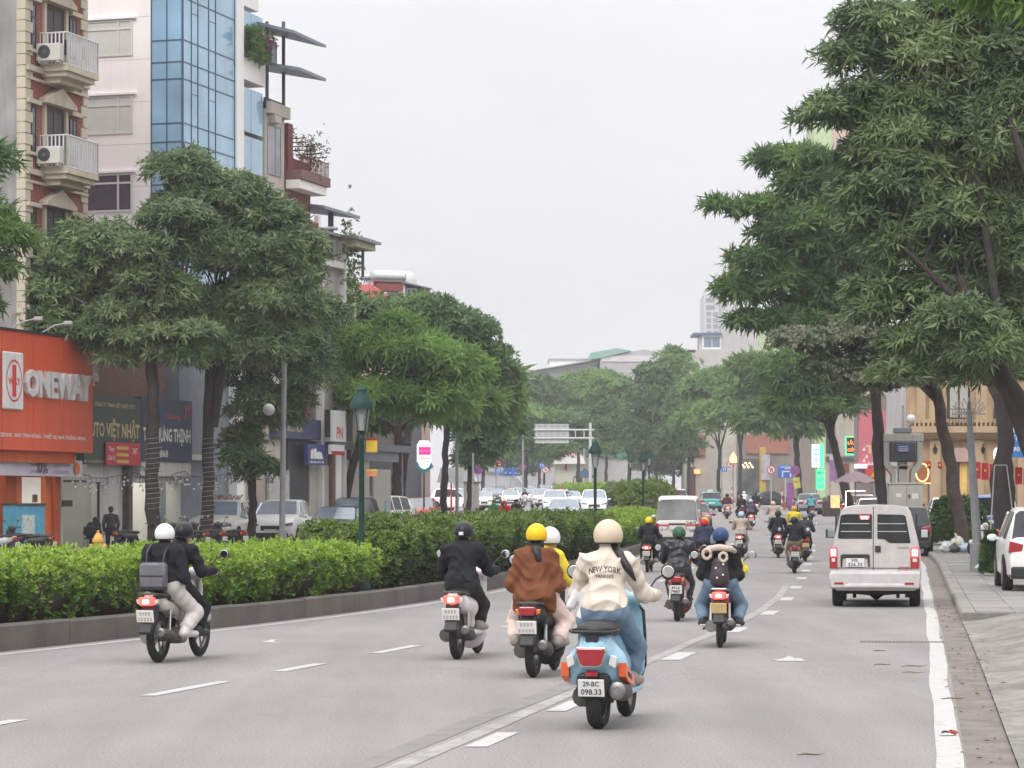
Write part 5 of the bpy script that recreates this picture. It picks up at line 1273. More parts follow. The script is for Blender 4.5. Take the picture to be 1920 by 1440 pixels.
    pk(862, 196, 'suv', 'white SUV parked behind the grey back of a road sign', WHITE, 2.2); pk(350, 108, 'sedan', 'dusty car behind the glass of the left showroom', GREYP, 2.4)
    car('suv', 'beige car standing inside the open car workshop', CRMP, at(262, 101, .12), math.pi + .35, gQ)
build_cars()
# ================================================================== who rides what
def hm(name, col, rough=.38): return M('helmet ' + name, col, rough, var=.05, scale=8, spec=.3)
HB = hm('black', (.015, .015, .018)); HW = hm('white', (.74, .74, .76)); HY = hm('yellow', (.80, .52, .01)); HC = hm('cream', (.60, .50, .37), .55); HG = hm('green', (.03, .10, .05)); HN = hm('navy', (.03, .055, .15)); HR = hm('red', (.55, .02, .03)); HL = hm('light blue', (.36, .52, .62)); HS = hm('grey', (.25, .25, .25)); HT = hm('teal', (.05, .25, .3)); HP = hm('peach', (.62, .42, .30)); HGB = hm('blue grey', (.17, .25, .30))
VK = M('visor black', (.012, .012, .014), .3, var=0)
def riders():
    # 1  blue scooter, cream jacket
    t, b, rt = motorbike('vespa', 'light blue scooter with orange flashes on its round tail, nearest in the picture', 1122, 1366, .215, SKYB, lit=False, plate='29-BC/098.33', scale=.98)
    p, hc = person('rider in a cream lettered jacket and beige helmet on the light blue scooter', b, 'driver', .30, b['seat'], rt, CREAM, DENIM, SHOE, HC, None, h=.0135, fold=.019, hair='side', lean=.10, wide=1.08, build=1.0, loose=1.04, hsize=1.06)
    jk = M('jacket print', (.05, .045, .045), .8, var=0)
    # printed words follow the curve of the back
    jac = [c for c in p.children if c.name.startswith('jacket')][0]; dg = bpy.context.evaluated_depsgraph_get()
    bpy.context.view_layer.update()
    def printed(txt, cz, w, h_, arc, name):
        vs, fs, ext = text_geo(txt, .012); m = MB(); pts = []
        for v in vs:
            x = v[0] / ext[0] * w; z = v[1] / ext[1] * h_ + cz - arc * (x / (w / 2)) ** 2
            x0 = x
            ok, loc, nrm, i = jac.ray_cast(Vector((x0, -1.2, z)), Vector((0, 1, 0)))
            pts.append((x0, (loc.y if ok else .15) - .004, z))
        m.add(pts, fs); m.build(name, jk, jac, fixn=False)
    printed('NEW YORK', b['seat'] + .435, .27, .05, .022, 'lettering'); printed('YANKEES', b['seat'] + .375, .15, .028, 0, 'lettering')
    rc = (rt[0] + Matrix.Rotation(rt[1], 3, 'Z') @ Vector((-.15, .28, .30)), rt[1], .6)
    person('half hidden figure in a pale blue helmet just left of the cream-jacketed rider', dict(bar_y=.62, bar_z=1.1, knee_z=.62, foot_z=.05), 'driver', .30, .80, rc, WHITEC, DENIM, SHOE, hm('pale blue', (.42, .56, .62)), None, h=.03, fold=.004, lean=.05)
    # 2  rust jacket behind a yellow one
    t, b, rt = motorbike('scooter', 'black scooter carrying the rust-jacketed passenger, dull unlit tail light', 1000, 1270, .19, PLK, lit=False, scale=.96)
    person('driver in a yellow jacket and white helmet half hidden by the rust-jacketed passenger', b, 'driver', .44, b['seat'], rt, YEL, BLACK, SHOE, HW, None, h=.017, fold=.008, lean=.16, hunch=.03, head_dx=.06, loose=1.15)
    person('passenger in a rust brown jacket and yellow helmet with long black hair', b, 'passenger', .08, b['seat'] + .01, rt, BROWN, PINK, SHOE, HY, None, h=.0145, fold=.017, hair='pony', lean=.08, long_coat=True, arms='lap', loose=1.28, wide=.98)
    # 3  black jacket, white scooter
    t, b, rt = motorbike('scooter', 'white and black scooter with a glowing tail light under the man in black', 857, 1236, .175, paint_m('scooter white', (.62, .58, .56)), lit=True, scale=.97)
    p, hc = person('man in a black padded jacket and black helmet riding alone', b, 'driver', .30, b['seat'], rt, BLACK, CAMO, SHOE, HB, VK, h=.0155, fold=.015, lean=.08, wide=1.2, build=1.1, loose=1.08)
    MB().rbox(-.035, .02, hc.y - .155, hc.y - .13, hc.z - .01, hc.z + .03, .004).build('helmet_sticker', WHITEC, p)
    # 4  pair on the left
    t, b, rt = motorbike('bike', 'silver and black motorbike with a glowing tail light beside the low hedge', 297, 1242, .27, paint_m('bike silver', (.50, .47, .45)), lit=True, scale=.97)
    person('driver in a black jacket and black helmet in front of the grey backpack wearer', b, 'driver', .46, b['seat'], rt, BLACK, BLACK, SHOEK, HB, None, h=.0165, fold=.014, lean=.13, loose=1.1, wide=1.15, head_dx=.05)
    p, hc = person('passenger in black with white trousers and a white helmet', b, 'passenger', .10, b['seat'] + .01, rt, BLACK, GREYT, SHOEW, HW, VK, h=.0155, fold=.016, lean=.06, arms='lap', loose=1.18, wide=1.1, hunch=.03)
    z = b['seat']; bp = thing('backpack', 'grey and black square backpack on the passenger with the white helmet', 'backpack', rt[0], rt[1], scale=rt[2])
    q = MB().rbox(-.18, .14, -.16, -.03, z + .06, z + .36, .03).build('bag', M('bag grey', (.12, .12, .14), .6, var=.15, scale=9), bp, smooth=40); MB().rbox(-.172, .132, -.165, -.03, z + .03, z + .10, .02).build('bag_base', PLK, q); MB().bb(-.16, .12, -.164, -.158, z + .20, z + .215).build('zip', PLK, q)
    for x in (-.12, .08): MB().tube([(x, -.06, z + .32), (x * 1.1, -.02, z + .47), (x * 1.1, .10, z + .55), (x * 1.2, .16, z + .50)], .018, 5).build('strap', PLK, bp)
    # 5  green helmet
    t, b, rt = motorbike('scooter', 'dark red scooter with an unlit tail light under the green-helmeted rider', 1270, 1165, .13, paint_m('dark red scooter', (.16, .015, .02)), lit=False, plate='89-L8/7887', scale=.93)
    person('rider in a shiny black leather jacket and dark green helmet', b, 'driver', .30, b['seat'], rt, LEATH, CHAR, SHOEK, HG, None, h=.018, fold=.016, lean=.10, wide=1.2, build=1.1, loose=1.1, hunch=.02)
    # 6  hooded passenger with backpack
    t, b, rt = motorbike('bike', 'red motorbike with a bright tail light and yellow plate under the hooded passenger', 1350, 1214, .12, paint_m('bike red', (.34, .03, .03)), lit=True, platem=PLATEY, scale=.92, trim=STEEL)
    person('driver with a blue grey helmet hidden behind the hooded passenger', b, 'driver', .46, b['seat'], rt, YEL, BLACK, SHOEK, HGB, None, h=.02, fold=.006, lean=.14, head_dx=-.05, hunch=.05, loose=1.1)
    p, hc = person('passenger in a black coat with fluffy cream hood trim and navy helmet', b, 'passenger', .08, b['seat'] + .01, rt, BLACK, DENIM, SHOEK, HN, None, h=.0155, fold=.014, lean=.08, arms='lap', loose=1.2, wide=1.15, build=1.1)
    FUR = M('cream fleece', (.62, .52, .44), .95, var=.15, scale=30, bump=1., bscale=60)
    m = MB(); z = hc.z - .14
    m.tube([(-.20, .05, z - .04), (-.15, -.10, z), (0, -.15, z + .02), (.15, -.10, z), (.20, .05, z - .04)], [.03, .042, .045, .042, .03], 9)
    for cx, cz_, s_ in ((-.17, z - .07, .055), (.05, z - .11, .05)):
        m.tube([(cx + s_ * math.cos(a), -.155, cz_ + s_ * 1.15 * math.sin(a)) for a in np.linspace(0, 2 * math.pi, 13)], .022, 7)
    m.build('hood_trim', FUR, p, smooth=180)
    bp = thing('backpack', 'dark plum backpack with pale badges on the hooded passenger', 'backpack', rt[0], rt[1], scale=rt[2]); z = b['seat']
    s = Soft(); s.cap((0, -.11, z + .14), (0, -.10, z + .34), .135, .105, k=.05, sq=(0, 1, 0, 1.5)); s.cap((0, -.18, z + .12), (0, -.18, z + .18), .09, .08, k=.04, sq=(0, 1, 0, 1.8))
    V, Q, r = s.mesh(.016); ob('bag', np_mesh('bag', relax(V, Q, 2), Q), M('bag plum', (.035, .025, .032), .6, var=.2), bp)
    for x, y, zz in ((-.05, -.188, .29), (.05, -.178, .34), (.05, -.245, .20), (-.03, -.245, .16)): MB().lathe([(.014, 0), (.014, .006)], (x, y, z + zz), 12, 'y').build('badge', M('badge', (.7, .68, .6), .5), bp)
    for x in (-.09, .09): MB().tube([(x, -.10, z + .40), (x * 1.2, -.02, z + .52), (x * 1.2, .06, z + .50)], .016, 5).build('strap', PLK, bp)
    for sg in (-1, 1): MB().rbox(sg * .20, sg * .27, .10, .34, .285, .31, .008).build('white_sole', SHOEW, p)
    # farther riders: (bike kind, bike label, px, py, head, paint, lit, scale, [people])
    def ride(kind, lab, px, py, head, col, lit, ppl, sc=.94, h=.024, **k):
        t, b, rt = motorbike(kind, lab, px, py, head, col, lit=lit, scale=sc, **k)
        for i, pp in enumerate(ppl):
            role = 'driver' if i == 0 else 'passenger'; sy = (.44 if len(ppl) > 1 else .30) if i == 0 else .08
            person(pp[0], b, role, sy, b['seat'] + (.01 if i else 0), rt, pp[1], pp[2], pp[3] if len(pp) > 3 and pp[3] else SHOEK, pp[4], None, h=h, fold=.006, lean=.10, wide=pp[5] if len(pp) > 5 else 1.1, arms='bars' if i == 0 else 'lap', loose=1.12, hair=pp[6] if len(pp) > 6 else None, hunch=pp[7] if len(pp) > 7 else .02)
    ride('bike', 'small motorbike with a red tail lamp next to the light green hedge', 1214, 1073, .14, PLK, True, [('rider in a long black coat and yellow helmet next to the light green hedge', BLACK, BLACK, SHOE, HY, 1.12)], .93, .022)
    ride('scooter', 'dark scooter just ahead of the green-helmeted rider, near the minibus', 1319, 1078, .14, PLK, False, [('driver with a black and yellow helmet riding right behind the minibus', NAVY, BLACK, SHOEK, HY, 1.1), ('passenger in dark blue wearing a round red helmet', NAVY, BLACK, SHOEK, HR, 1.1, None, .06)], .93, .024)
    ride('scooter', 'dark scooter with a red lamp under the pale pink jacket', 1388, 1046, .16, PLK, True, [('rider in a pale pink jacket and light blue helmet', BEIGE, GREYT, SHOE, HL, 1.12)], .95, .024)
    ride('scooter', 'broad dark scooter with an orange lamp left of the khaki trousers rider', 1459, 1046, .10, BLKP, True, [('rider in black with a small dark bag on the back, left of the khaki trousers', BLACK, BLACK, SHOEK, HB, 1.15)], .97, .024)
    ride('scooter', 'grey-brown scooter with a white plate under the khaki trousers rider', 1490, 1075, .08, paint_m('grey brown', (.10, .085, .08)), False, [('rider in a black jacket with a hood and khaki trousers', BLACK, KHAKI, SHOEK, HB, 1.18)], .94, .022)
    ride('scooter', 'dark scooter with a yellow plate beyond the khaki trousers rider', 1510, 1053, .08, PLK, False, [('rider in charcoal with a grey helmet beside the hooded khaki trousers rider', CHAR, BLACK, SHOEK, HS, 1.1)], .95, .026, platem=PLATEY)
    ride('scooter', 'scooter hidden under the bright yellow jacket', 1489, 1022, .08, PLK, False, [('rider in a bright yellow raincoat and orange helmet', YEL, YEL, SHOEK, hm('orange', (.7, .32, .03)), 1.2)], .96, .028)
    ride('scooter', 'scooter under the beige jacket, far ahead on the right lanes', 1450, 1003, .06, GREYP, False, [('rider in a beige jacket and peach helmet ahead of the yellow raincoat', BEIGE, GREYT, SHOE, HP, 1.15)], .97, .03)
    ride('scooter', 'red-lamped scooter with a white shield plate under the purple jacket', 1408, 994, .05, BRED, True, [('rider in a dusky purple jacket and pale blue helmet', PURP, BLACK, SHOEK, HL, 1.12)], .97, .03)
    ride('scooter', 'bright red scooter far ahead in the middle lane', 1364, 973, .03, BRED, True, [('driver in black on the bright red scooter', BLACK, BLACK, SHOEK, HB, 1.1), ('passenger in maroon on the bright red scooter', cloth('maroon', (.08, .02, .03)), GREYT, SHOEK, HB, 1.15)], .98, .034)
    ride('scooter', 'black scooter left of the purple-jacketed rider', 1390, 978, .03, PLK, False, [('driver with a yellow carrier sack ahead of a figure in black', YEL, BLACK, SHOEK, HW, 1.1), ('figure in a loose black coat left of the purple jacket', BLACK, BLACK, SHOEK, HB, 1.2)], .98, .034)
    ride('scooter', 'scooter of the rider in navy beside the teal taxi', 1339, 957, .0, paint_m('khaki paint', (.25, .22, .15)), False, [('rider in a navy jacket beside the teal taxi', NAVY, NAVY, SHOEK, HN, 1.15)], 1., .036)
    ride('scooter', 'dark scooter of the rider in teal near the right kerb', 1522, 976, .02, PLK, False, [('rider in a teal jacket and teal helmet near the grey sedan', TEAL, NAVY, SHOEK, HT, 1.15)], .97, .03)
    ride('scooter', 'dark scooter with an orange lamp, farthest of the middle cluster', 1418, 966, .0, PLK, True, [('rider in black with the orange lamp beyond the purple jacket', BLACK, BLACK, SHOEK, HB, 1.15)], .98, .036)
    ride('scooter', 'scooter of the rider in white far ahead', 1396, 960, .0, PLK, False, [('rider in a white top far ahead in the middle lane', WHITEC, BLACK, SHOEK, HW, 1.1)], .98, .036)
    gl_ = 'motorbikes coming towards us'
    for px, py, lab, pl, top, he, li in ((966, 946, 'dark scooter facing us before the black people carrier', 'rider in black facing us before the people carrier', BLACK, HB, False), (984, 949, 'black scooter with a white front facing us, larger of the oncoming pair', 'rider in dark clothes with a black helmet facing us right of the taxi', CHAR, HB, False), (1008, 952, 'scooter with a bright headlamp on, facing us', 'rider in brown behind the bright headlamp', BROWN, HB, True), (1063, 951, 'scooter facing us between the white SUV and the pickup', 'rider in dark blue facing us between the two white cars', NAVY, HW, False)):
        ride('scooter', lab, px, py, math.pi + .0, PLK if px != 984 else paint_m('front white', (.6, .6, .6)), False, [(pl, top, BLACK, SHOEK, he, 1.1)], 1., .036, headlamp=li, group=gl_)
    for px, d, lab, pl, top, he in ((929, 124, 'scooter of the rider in green hidden behind the tall hedge', 'rider in a green jacket whose head shows over the tall hedge', GREENC, HG), (948, 121, 'scooter of the rider in red hidden behind the tall hedge', 'rider in a red jacket whose head shows over the tall hedge', RED, HR), (970, 127, 'scooter of the rider in black hidden behind the tall hedge', 'rider with a black helmet whose head shows over the tall hedge', BLACK, HB)):
        x = (px - 960) / F * d
        ride('scooter', lab, 0, 0, math.pi + .1, PLK, False, [(pl, top, BLACK, SHOEK, he, 1.1)], 1., .034, loc=(x, d, gz(d)), group=gl_)
riders()
# the pale bonnet of another helmet beside the cream-jacketed rider
def parked_bikes():
    gq = 'motorbikes parked on the left pavement'
    def pb(kind, lab, px, d, head, col, up=.12, group=gq, **k):
        x = (px - 960) / F * d; motorbike(kind, lab, 0, 0, head, col, lit=False, loc=(x, d, gz(d) + up), group=group, plate='marks', **k)
    pb('scooter', 'silver scooter parked before the orange shop, nearest the picture edge', 12, 76, -1.1, paint_m('park silver', (.45, .45, .46)))
    pb('scooter', 'black scooter parked in front of the orange shop door', 80, 77, -1.25, PLK); pb('bike', 'black motorbike parked behind the silver scooter at the orange shop', 42, 79, -1.3, PLK)
    pb('bike', 'black motorbike parked below the wound tree trunk, left of three', 372, 84, -1.0, PLK); pb('scooter', 'black scooter parked below the white SUV, middle of three', 405, 85, -.9, PLK); pb('scooter', 'black scooter with raised tail parked nearest the tall grey post', 446, 86, -.8, PLK)
    pb('scooter', 'dark scooter leaning beside the standing man', 232, 85, 1.0, PLK); pb('bike', 'motorbike parked beside the small stand with a yellow cap', 760, 130, -.9, PLK)
    pb('bike', 'red motorbike parked between the pole and the potted hedge', 1852, 66, .35, BRED, .14, 'motorbikes parked on the right pavement')
    pb('scooter', 'white scooter parked behind the curved tree trunk', 1908, 82, -1.2, paint_m('scooter ivory', (.6, .57, .52)), .14, 'motorbikes parked on the right pavement')
parked_bikes()
# ================================================================== houses on the left
A = Plane(-15.6, 85.0, math.atan2(1, .3))
def wallm(name, col, **k): return M('wall ' + name, col, k.pop('rough', .88), var=k.pop('var', .08), scale=k.pop('scale', .9), bump=.12, bscale=40, streak=k.pop('streak', .18), **k)
BRICK = bpy.data.materials.new('red brick'); BRICK.use_nodes = True
def _brick(m, c1, c2, mo):
    n = m.node_tree.nodes; l = m.node_tree.links; b = n['Principled BSDF']; b.inputs['Roughness'].default_value = .9
    t = n.new('ShaderNodeTexCoord'); mp_ = n.new('ShaderNodeMapping'); mp_.inputs['Rotation'].default_value = (R(90), 0, 0); l.new(t.outputs['Object'], mp_.inputs[0])
    x = n.new('ShaderNodeTexBrick'); x.inputs['Scale'].default_value = 1; x.inputs['Brick Width'].default_value = .24; x.inputs['Row Height'].default_value = .075; x.inputs['Mortar Size'].default_value = .008
    x.inputs['Color1'].default_value = (*c1, 1); x.inputs['Color2'].default_value = (*c2, 1); x.inputs['Mortar'].default_value = (*mo, 1)
    l.new(mp_.outputs[0], x.inputs['Vector']); l.new(x.outputs['Color'], b.inputs['Base Color'])
_brick(BRICK, (.27, .05, .035), (.20, .042, .03), (.30, .20, .16)); MATS['red brick'] = BRICK
OLDB = bpy.data.materials.new('old brick'); OLDB.use_nodes = True; _brick(OLDB, (.16, .07, .05), (.11, .055, .045), (.17, .12, .10))
CREAMW = wallm('cream stone', (.52, .46, .36)); CONC = wallm('stained concrete', (.27, .26, .25), var=.3, scale=.6, streak=.3); WHITEW = wallm('white panel', (.88, .85, .83), streak=.05, var=.03); DARKWD = M('dark timber', (.035, .026, .028), .5, var=.2, scale=4)
WPAINT = M('white metal', (.62, .62, .62), .5, var=.05); CURT = M('plum curtain', (.075, .055, .07), .8, var=.2, scale=6); BLIND = M('grey green blind', (.56, .58, .52), .7, var=.05); WGLASS = M('window glass', (.06, .07, .08), .06, spec=.8, var=.2, scale=2)
BLUEG = M('blue mirror glass', (.26, .45, .61), .07, var=.24, scale=.45, spec=.9, coat=.6); MULL = M('blue steel mullion', (.05, .10, .17), .5)
def bx(par, name, mat, u0, u1, y0, y1, z0, z1, bevel=0, sm=None): return MB().bb(u0, u1, y0, y1, z0, z1).build(name, mat, par, bevel=bevel, smooth=sm)
def house(label, plane=A, name='town_house', cat='building', group=None):
    return thing(name, label, cat, (plane.o.x, plane.o.y, 0), plane.a, group)
def window(par, u0, u1, z0, z1, y=0., frame=WPAINT, glass=WGLASS, fw=.06, bars=(), hb=(), depth=.10, sill=None, out=.03):
    """a framed window proud of a wall whose face is at local y"""
    w = MB(); w.bb(u0, u0 + fw, y - out, y + .04, z0, z1); w.bb(u1 - fw, u1, y - out, y + .04, z0, z1); w.bb(u0 + fw, u1 - fw, y - out, y + .04, z1 - fw, z1); w.bb(u0 + fw, u1 - fw, y - out, y + .04, z0, z0 + fw)
    for b in bars: w.bb(b - fw / 2, b + fw / 2, y - out + .003, y + .04, z0 + fw, z1 - fw)
    for b in hb: w.bb(u0 + fw, u1 - fw, y - out + .006, y + .04, b - fw / 2, b + fw / 2)
    f = w.build('window', frame, par); bx(f, 'pane', glass, u0 + fw * .5, u1 - fw * .5, y - out + .02, y + .03, z0 + fw * .5, z1 - fw * .5)
    if sill: bx(f, 'sill', sill, u0 - .08, u1 + .08, y - .12, y, z0 - .10, z0)
    return f
def railing(par, pts, z0, z1, mat, gap=.12, r=.016, name='railing'):
    m = MB()
    for (a, b) in zip(pts[:-1], pts[1:]):
        a = Vector(a); b = Vector(b); L = (b - a).length; n = max(2, int(L / gap))
        for i in range(n + 1):
            p = a.lerp(b, i / n); m.bb(p.x - r, p.x + r, p.y - r, p.y + r, z0, z1)
        for z in (z0 + .03, z1): m.tube([(a.x, a.y, z), (b.x, b.y, z)], r * 1.5, 4)
    return m.build(name, mat, par)
def air_con(label, plane, u, y, z, face=-1, group='air conditioner boxes'):
    """outdoor unit; its fan looks along local -x"""
    t = thing('air_conditioner', label, 'air conditioner', (plane.o + plane.d * u + plane.n * y).to_3d() + Vector((0, 0, z)), plane.a, group)
    w = M('unit casing', (.55, .53, .49), .6, var=.08); MB().rbox(-.15, .15, -.42, .42, 0, .56, .02).build('casing', w, t)
    f = MB().lathe([(.215, -.012), (.215, .0)], (-.152, .13, .29), 24, 'x').build('fan_opening', M('fan dark', (.03, .03, .035), .7), t)
    m = MB()
    for r_ in (.07, .12, .17, .21): m.tube([(-.17, .13 + r_ * math.cos(a), .29 + r_ * math.sin(a)) for a in np.linspace(0, 2 * math.pi, 17)], .005, 4)
    m.lathe([(.05, -.022), (.05, -.012)], (-.152, .13, .29), 12, 'x'); m.build('fan_grille', M('fan grille', (.12, .12, .13), .6), f)
    MB().bb(-.12, .12, -.36, -.30, -.06, 0).bb(-.12, .12, .30, .36, -.06, 0).build('foot', w, t)

def left_side():
    # ---------------- red brick house with balconies
    uL, uR = A.u(46), A.u(161); t = house('narrow red brick house with cream quoins and white balconies'); D = 10
    zt = 24.
    bx(t, 'wall', BRICK, uL, uR, 0, D, 3.6, zt); bx(t, 'ground_pier', CONC, uL, A.u(104), 0, 3, -.2, 3.6); bx(t, 'side_wall', CONC, uL - .05, uL - .003, .0, D, -.2, zt)
    q = 0; z = 4.2
    while z < zt:
        for u, s in ((uL, 1), (uR, -1)):
            w = .46 if q % 2 else .30
            bx(t, 'quoin', CREAMW, min(u, u + s * w) - (.06 if s > 0 else 0), max(u, u + s * w) + (.04 if s < 0 else 0), -.06, .25, z, z + .33)
        z += .36; q += 1
    zr = [A.z(100, y) for y in (262, 72, -118)]; S = zr[1] - zr[0]; zr = [zr[0] - 2 * S, zr[0] - S] + zr
    for i, z in enumerate(zr):
        # z is the top of a balcony rail; floor is 1.05 lower
        fl = z - 1.05; bu0, bu1 = uL + 1.05, uL + 3.35
        bx(t, 'string_course', CREAMW, uL, uR, -.16, .02, fl - .28, fl - .10); bx(t, 'string_course', CREAMW, uL, uR, -.10, .02, fl - .55, fl - .46)
        b = bx(t, 'balcony', CREAMW, bu0, bu1, -1.0, 0, fl - .18, fl); bx(b, 'slab_moulding', CREAMW, bu0 + .1, bu1 - .1, -.9, 0, fl - .34, fl - .18); bx(b, 'bracket', CREAMW, bu0 + .25, bu1 - .25, -.6, 0, fl - .52, fl - .34)
        railing(b, [(bu0 + .03, 0), (bu0 + .03, -.97), (bu1 - .03, -.97), (bu1 - .03, 0)], fl, z, WPAINT, .125, .018)
        window(t, uL + .12, uL + .80, fl + .45, fl + 1.95, 0, DARKWD, WGLASS, .07, ((uL + .46),), (fl + 1.0, fl + 1.5), sill=CREAMW)
        d = window(t, uL + 1.40, uL + 2.75, fl + .02, fl + 2.05, 0, DARKWD, DARKWD, .09, (uL + 2.07,), (fl + 1.1,)); d.name = 'balcony_door'
        window(t, uL + 3.2, uL + 3.75, fl + .55, fl + 1.95, 0, DARKWD, WGLASS, .07, (uL + 3.47,), (fl + 1.3,), sill=CREAMW)
        for u in (uL + 1.22, uL + 2.78): bx(t, 'door_surround', CREAMW, u, u + .15, -.10, .02, fl, fl + 2.10)
        m = MB(); m.prism([(uL + 1.0, fl + 2.12), (uL + 3.15, fl + 2.12), (uL + 3.15, fl + 2.25), (uL + 2.07, fl + 2.72), (uL + 1.0, fl + 2.25)], -.32, .02, 'y'); m.build('pediment', CREAMW, t)
        for a, c in ((uL + .02, uL + .92), (uL + 3.12, uL + 3.9)): bx(t, 'window_head', CREAMW, a, c, -.16, .02, fl + 2.0, fl + 2.14)
    for i, lab in ((2, 'air conditioner box on the lower visible balcony of the brick house'), (3, 'air conditioner box on the upper visible balcony of the brick house')):
        air_con(lab, A, uL + .88, -.45, zr[i] - 1.05 + .10)
    # a few clothes on the upper balcony
    z = zr[3]; tg = thing('hung_laundry', 'dark and white laundry hanging on the upper balcony rail', 'laundry', (A.o + A.d * (uL + 2.2) - A.n * .6).to_3d() + Vector((0, 0, z - .75)), A.a)
    for x, c, h in ((-.5, BLACK, .5), (.1, PINK, .45), (.5, WHITEC, .5), (.75, BLACK, .42)):
        m = MB(); n = 6; m.loft([[(x - .14 + .28 * k / n, .04 * math.sin(k * 1.9 + zz * 3), zz) for k in range(n + 1)] for zz in np.linspace(.62 - h, .62, 5)], closed=False, cap=False); m.build('garment', c, tg, smooth=180)
    # ---------------- ONEWAY shop
    off = 1.3; s0, s1 = A.u(-60, off), A.u(174, off)
    zt_, zb_ = A.z(90, 629, off), A.z(90, 846, off)
    ORG = wallm('orange sign', (.62, .088, .030), streak=.12, rough=.5, scale=.7); ORD = wallm('orange frame', (.50, .10, .025), streak=.2)
    t = house('orange phone shop front below the big sign', name='phone_shop', cat='shop')
    sb = house('large orange shop sign board with raised white lettering', name='shop_sign', cat='sign')
    bx(sb, 'board', ORG, s0, s1, -off, -off + .9, zb_, zt_); bx(sb, 'top_cap', TRIM, s0 - .05, s1 + .05, -off - .06, -off + .95, zt_, zt_ + .07); bx(sb, 'under_frame', ORD, s0, s1 - .9, -off + .2, -off + .85, zb_ - .36, zb_)
    for i in range(1, 4): bx(sb, 'panel_joint', M('sign joint', (.30, .06, .02), .8), s0 + (s1 - s0) * i / 4 - .006, s0 + (s1 - s0) * i / 4 + .006, -off - .003, -off + .002, zb_, zt_)
    WL = M('raised white letter', (.58, .57, .56), .5, var=.12, scale=3, streak=.2)
    def cu(px): return A.u(px, off)
    a, c = cu(42), cu(165); zc = (A.z(100, 694, off) + A.z(100, 752, off)) / 2
    lettering('ONEWAY', (a + c) / 2, zc - .0, c - a, A.z(100, 699, off) - A.z(100, 750, off), -off - .16, WL, sb, bold=.04, depth=.15)
    a, c = cu(2), cu(39); lp = MB().rbox(a, c, -off - .10, -off, A.z(20, 768, off), A.z(20, 660, off), .04).build('logo_panel', M('logo white', (.66, .65, .65), .5, streak=.15), sb)
    LR = M('logo red', (.60, .03, .03), .5); cx, cz_ = (a + c) / 2 + .02, A.z(20, 714, off)
    m = MB(); ru, rz_ = (c - a) * .41, A.z(20, 674, off) - cz_
    ring = lambda k: [(cx + ru * k * math.cos(q), -off - .103, cz_ + rz_ * k * math.sin(q)) for q in np.linspace(0, 2 * math.pi, 29)[:-1]]
    m.loft([ring(1), ring(.90)], cap=False); m.build('logo_ring', LR, lp, fixn=False)
    lettering('1', cx, cz_, ru * .5, rz_ * 1.5, -off - .104, LR, lp, bold=.08); lettering('WAY', cx, cz_ - .02, ru * 1.5, rz_ * .34, -off - .107, LR, lp, bold=.03)
    WT = M('small white letter', (.62, .60, .58), .6)
    lettering('ĐIỆN THOẠI - MACBOOK - MÁY TÍNH BẢNG - THIẾT BỊ NHÀ THÔNG MINH', (cu(-55) + cu(160)) / 2, A.z(90, 818, off), cu(160) - cu(-55), .22, -off - .004, WT, sb, bold=.02)
    for px in (25, 82, 135):
        u = cu(px); m = MB(); m.tube([(u, -off + .1, zt_ + .05), (u, -off - .35, zt_ + .28), (u, -off - .75, zt_ + .36)], .025, 6); m.rbox(u - .05, u + .05, -off - .98, -off - .70, zt_ + .30, zt_ + .42, .02); m.build('sign_lamp', M('lamp arm', (.35, .34, .33), .5), sb)
    # front
    f0, f1 = A.u(-60, .2), A.u(100, .2)
    for px in (-40, 8, 18, 100): u = A.u(px, .2); bx(t, 'post', ORD, u - .18, u + .18, -.35, .1, -.2, 3.4)
    for px0, px1 in ((26, 40), (84, 98)): bx(t, 'door_frame', M('bright orange', (.72, .18, .04), .5), A.u(px0, .2), A.u(px1, .2), -.22, .05, -.2, 3.25)
    GLOWW = M('glowing shop wall', (.80, .78, .70), .7, emit=.35, var=.05)  # shop lighting put into these wall panels as emission
    for px0, px1 in ((-38, 6), (40, 84)):
        u0, u1 = A.u(px0, .2), A.u(px1, .2); bx(t, 'interior', GLOWW, u0, u1, -.06, .02, .1, 3.2); bx(t, 'interior_shelf', M('orange shelf sign', (.60, .14, .06), .6), u0, u1 - .1, -.12, -.06, 2.55, 2.75); bx(t, 'display_box', M('brown pack', (.25, .10, .06), .7), u1 - .6, u1 - .35, -.12, -.06, 1.75, 2.0)
    u0, u1 = A.u(30, 1.0), A.u(84, 1.0); k = thing('display_cabinet', 'blue display cabinet with a poster in the orange shop doorway', 'cabinet', (A.o.x, A.o.y, .1), A.a); bx(k, 'cabinet_body', M('cabinet blue', (.10, .38, .55), .5, var=.15, scale=3), u0, u1, -1.0, -.55, 0, 1.55); bx(k, 'cabinet_top', DIRTM, u0 - .03, u1 + .03, -1.05, -.5, 1.55, 1.62); bx(k, 'poster', M('poster white green', (.55, .62, .56), .6, var=.25, scale=6), u0 + .4, u1 - .7, -1.006, -1.001, .55, 1.25); bx(k, 'yellow_base', M('stripe yellow', (.65, .48, .05), .6), u0, u1, -1.004, -1.0, .02, .30); bx(k, 'blue_band', DBLU, u0, u1, -1.005, -1.001, .32, .42)
    bn = house('pale lilac banner with an orange roundel hung under the orange sign', name='banner', cat='banner'); u0, u1 = A.u(-60, .5), A.u(135, .5); bz1, bz0 = A.z(70, 862, .5), A.z(70, 893, .5)
    m = MB(); n = 16; m.loft([[(u0 + (u1 - u0) * k / n, -.9 + .03 * math.sin(k * 1.3), z) for k in range(n + 1)] for z in (bz0, (bz0 + bz1) / 2, bz1)], closed=False, cap=False); m.build('cloth', M('lilac cloth', (.56, .53, .62), .8, var=.08), bn, smooth=180)
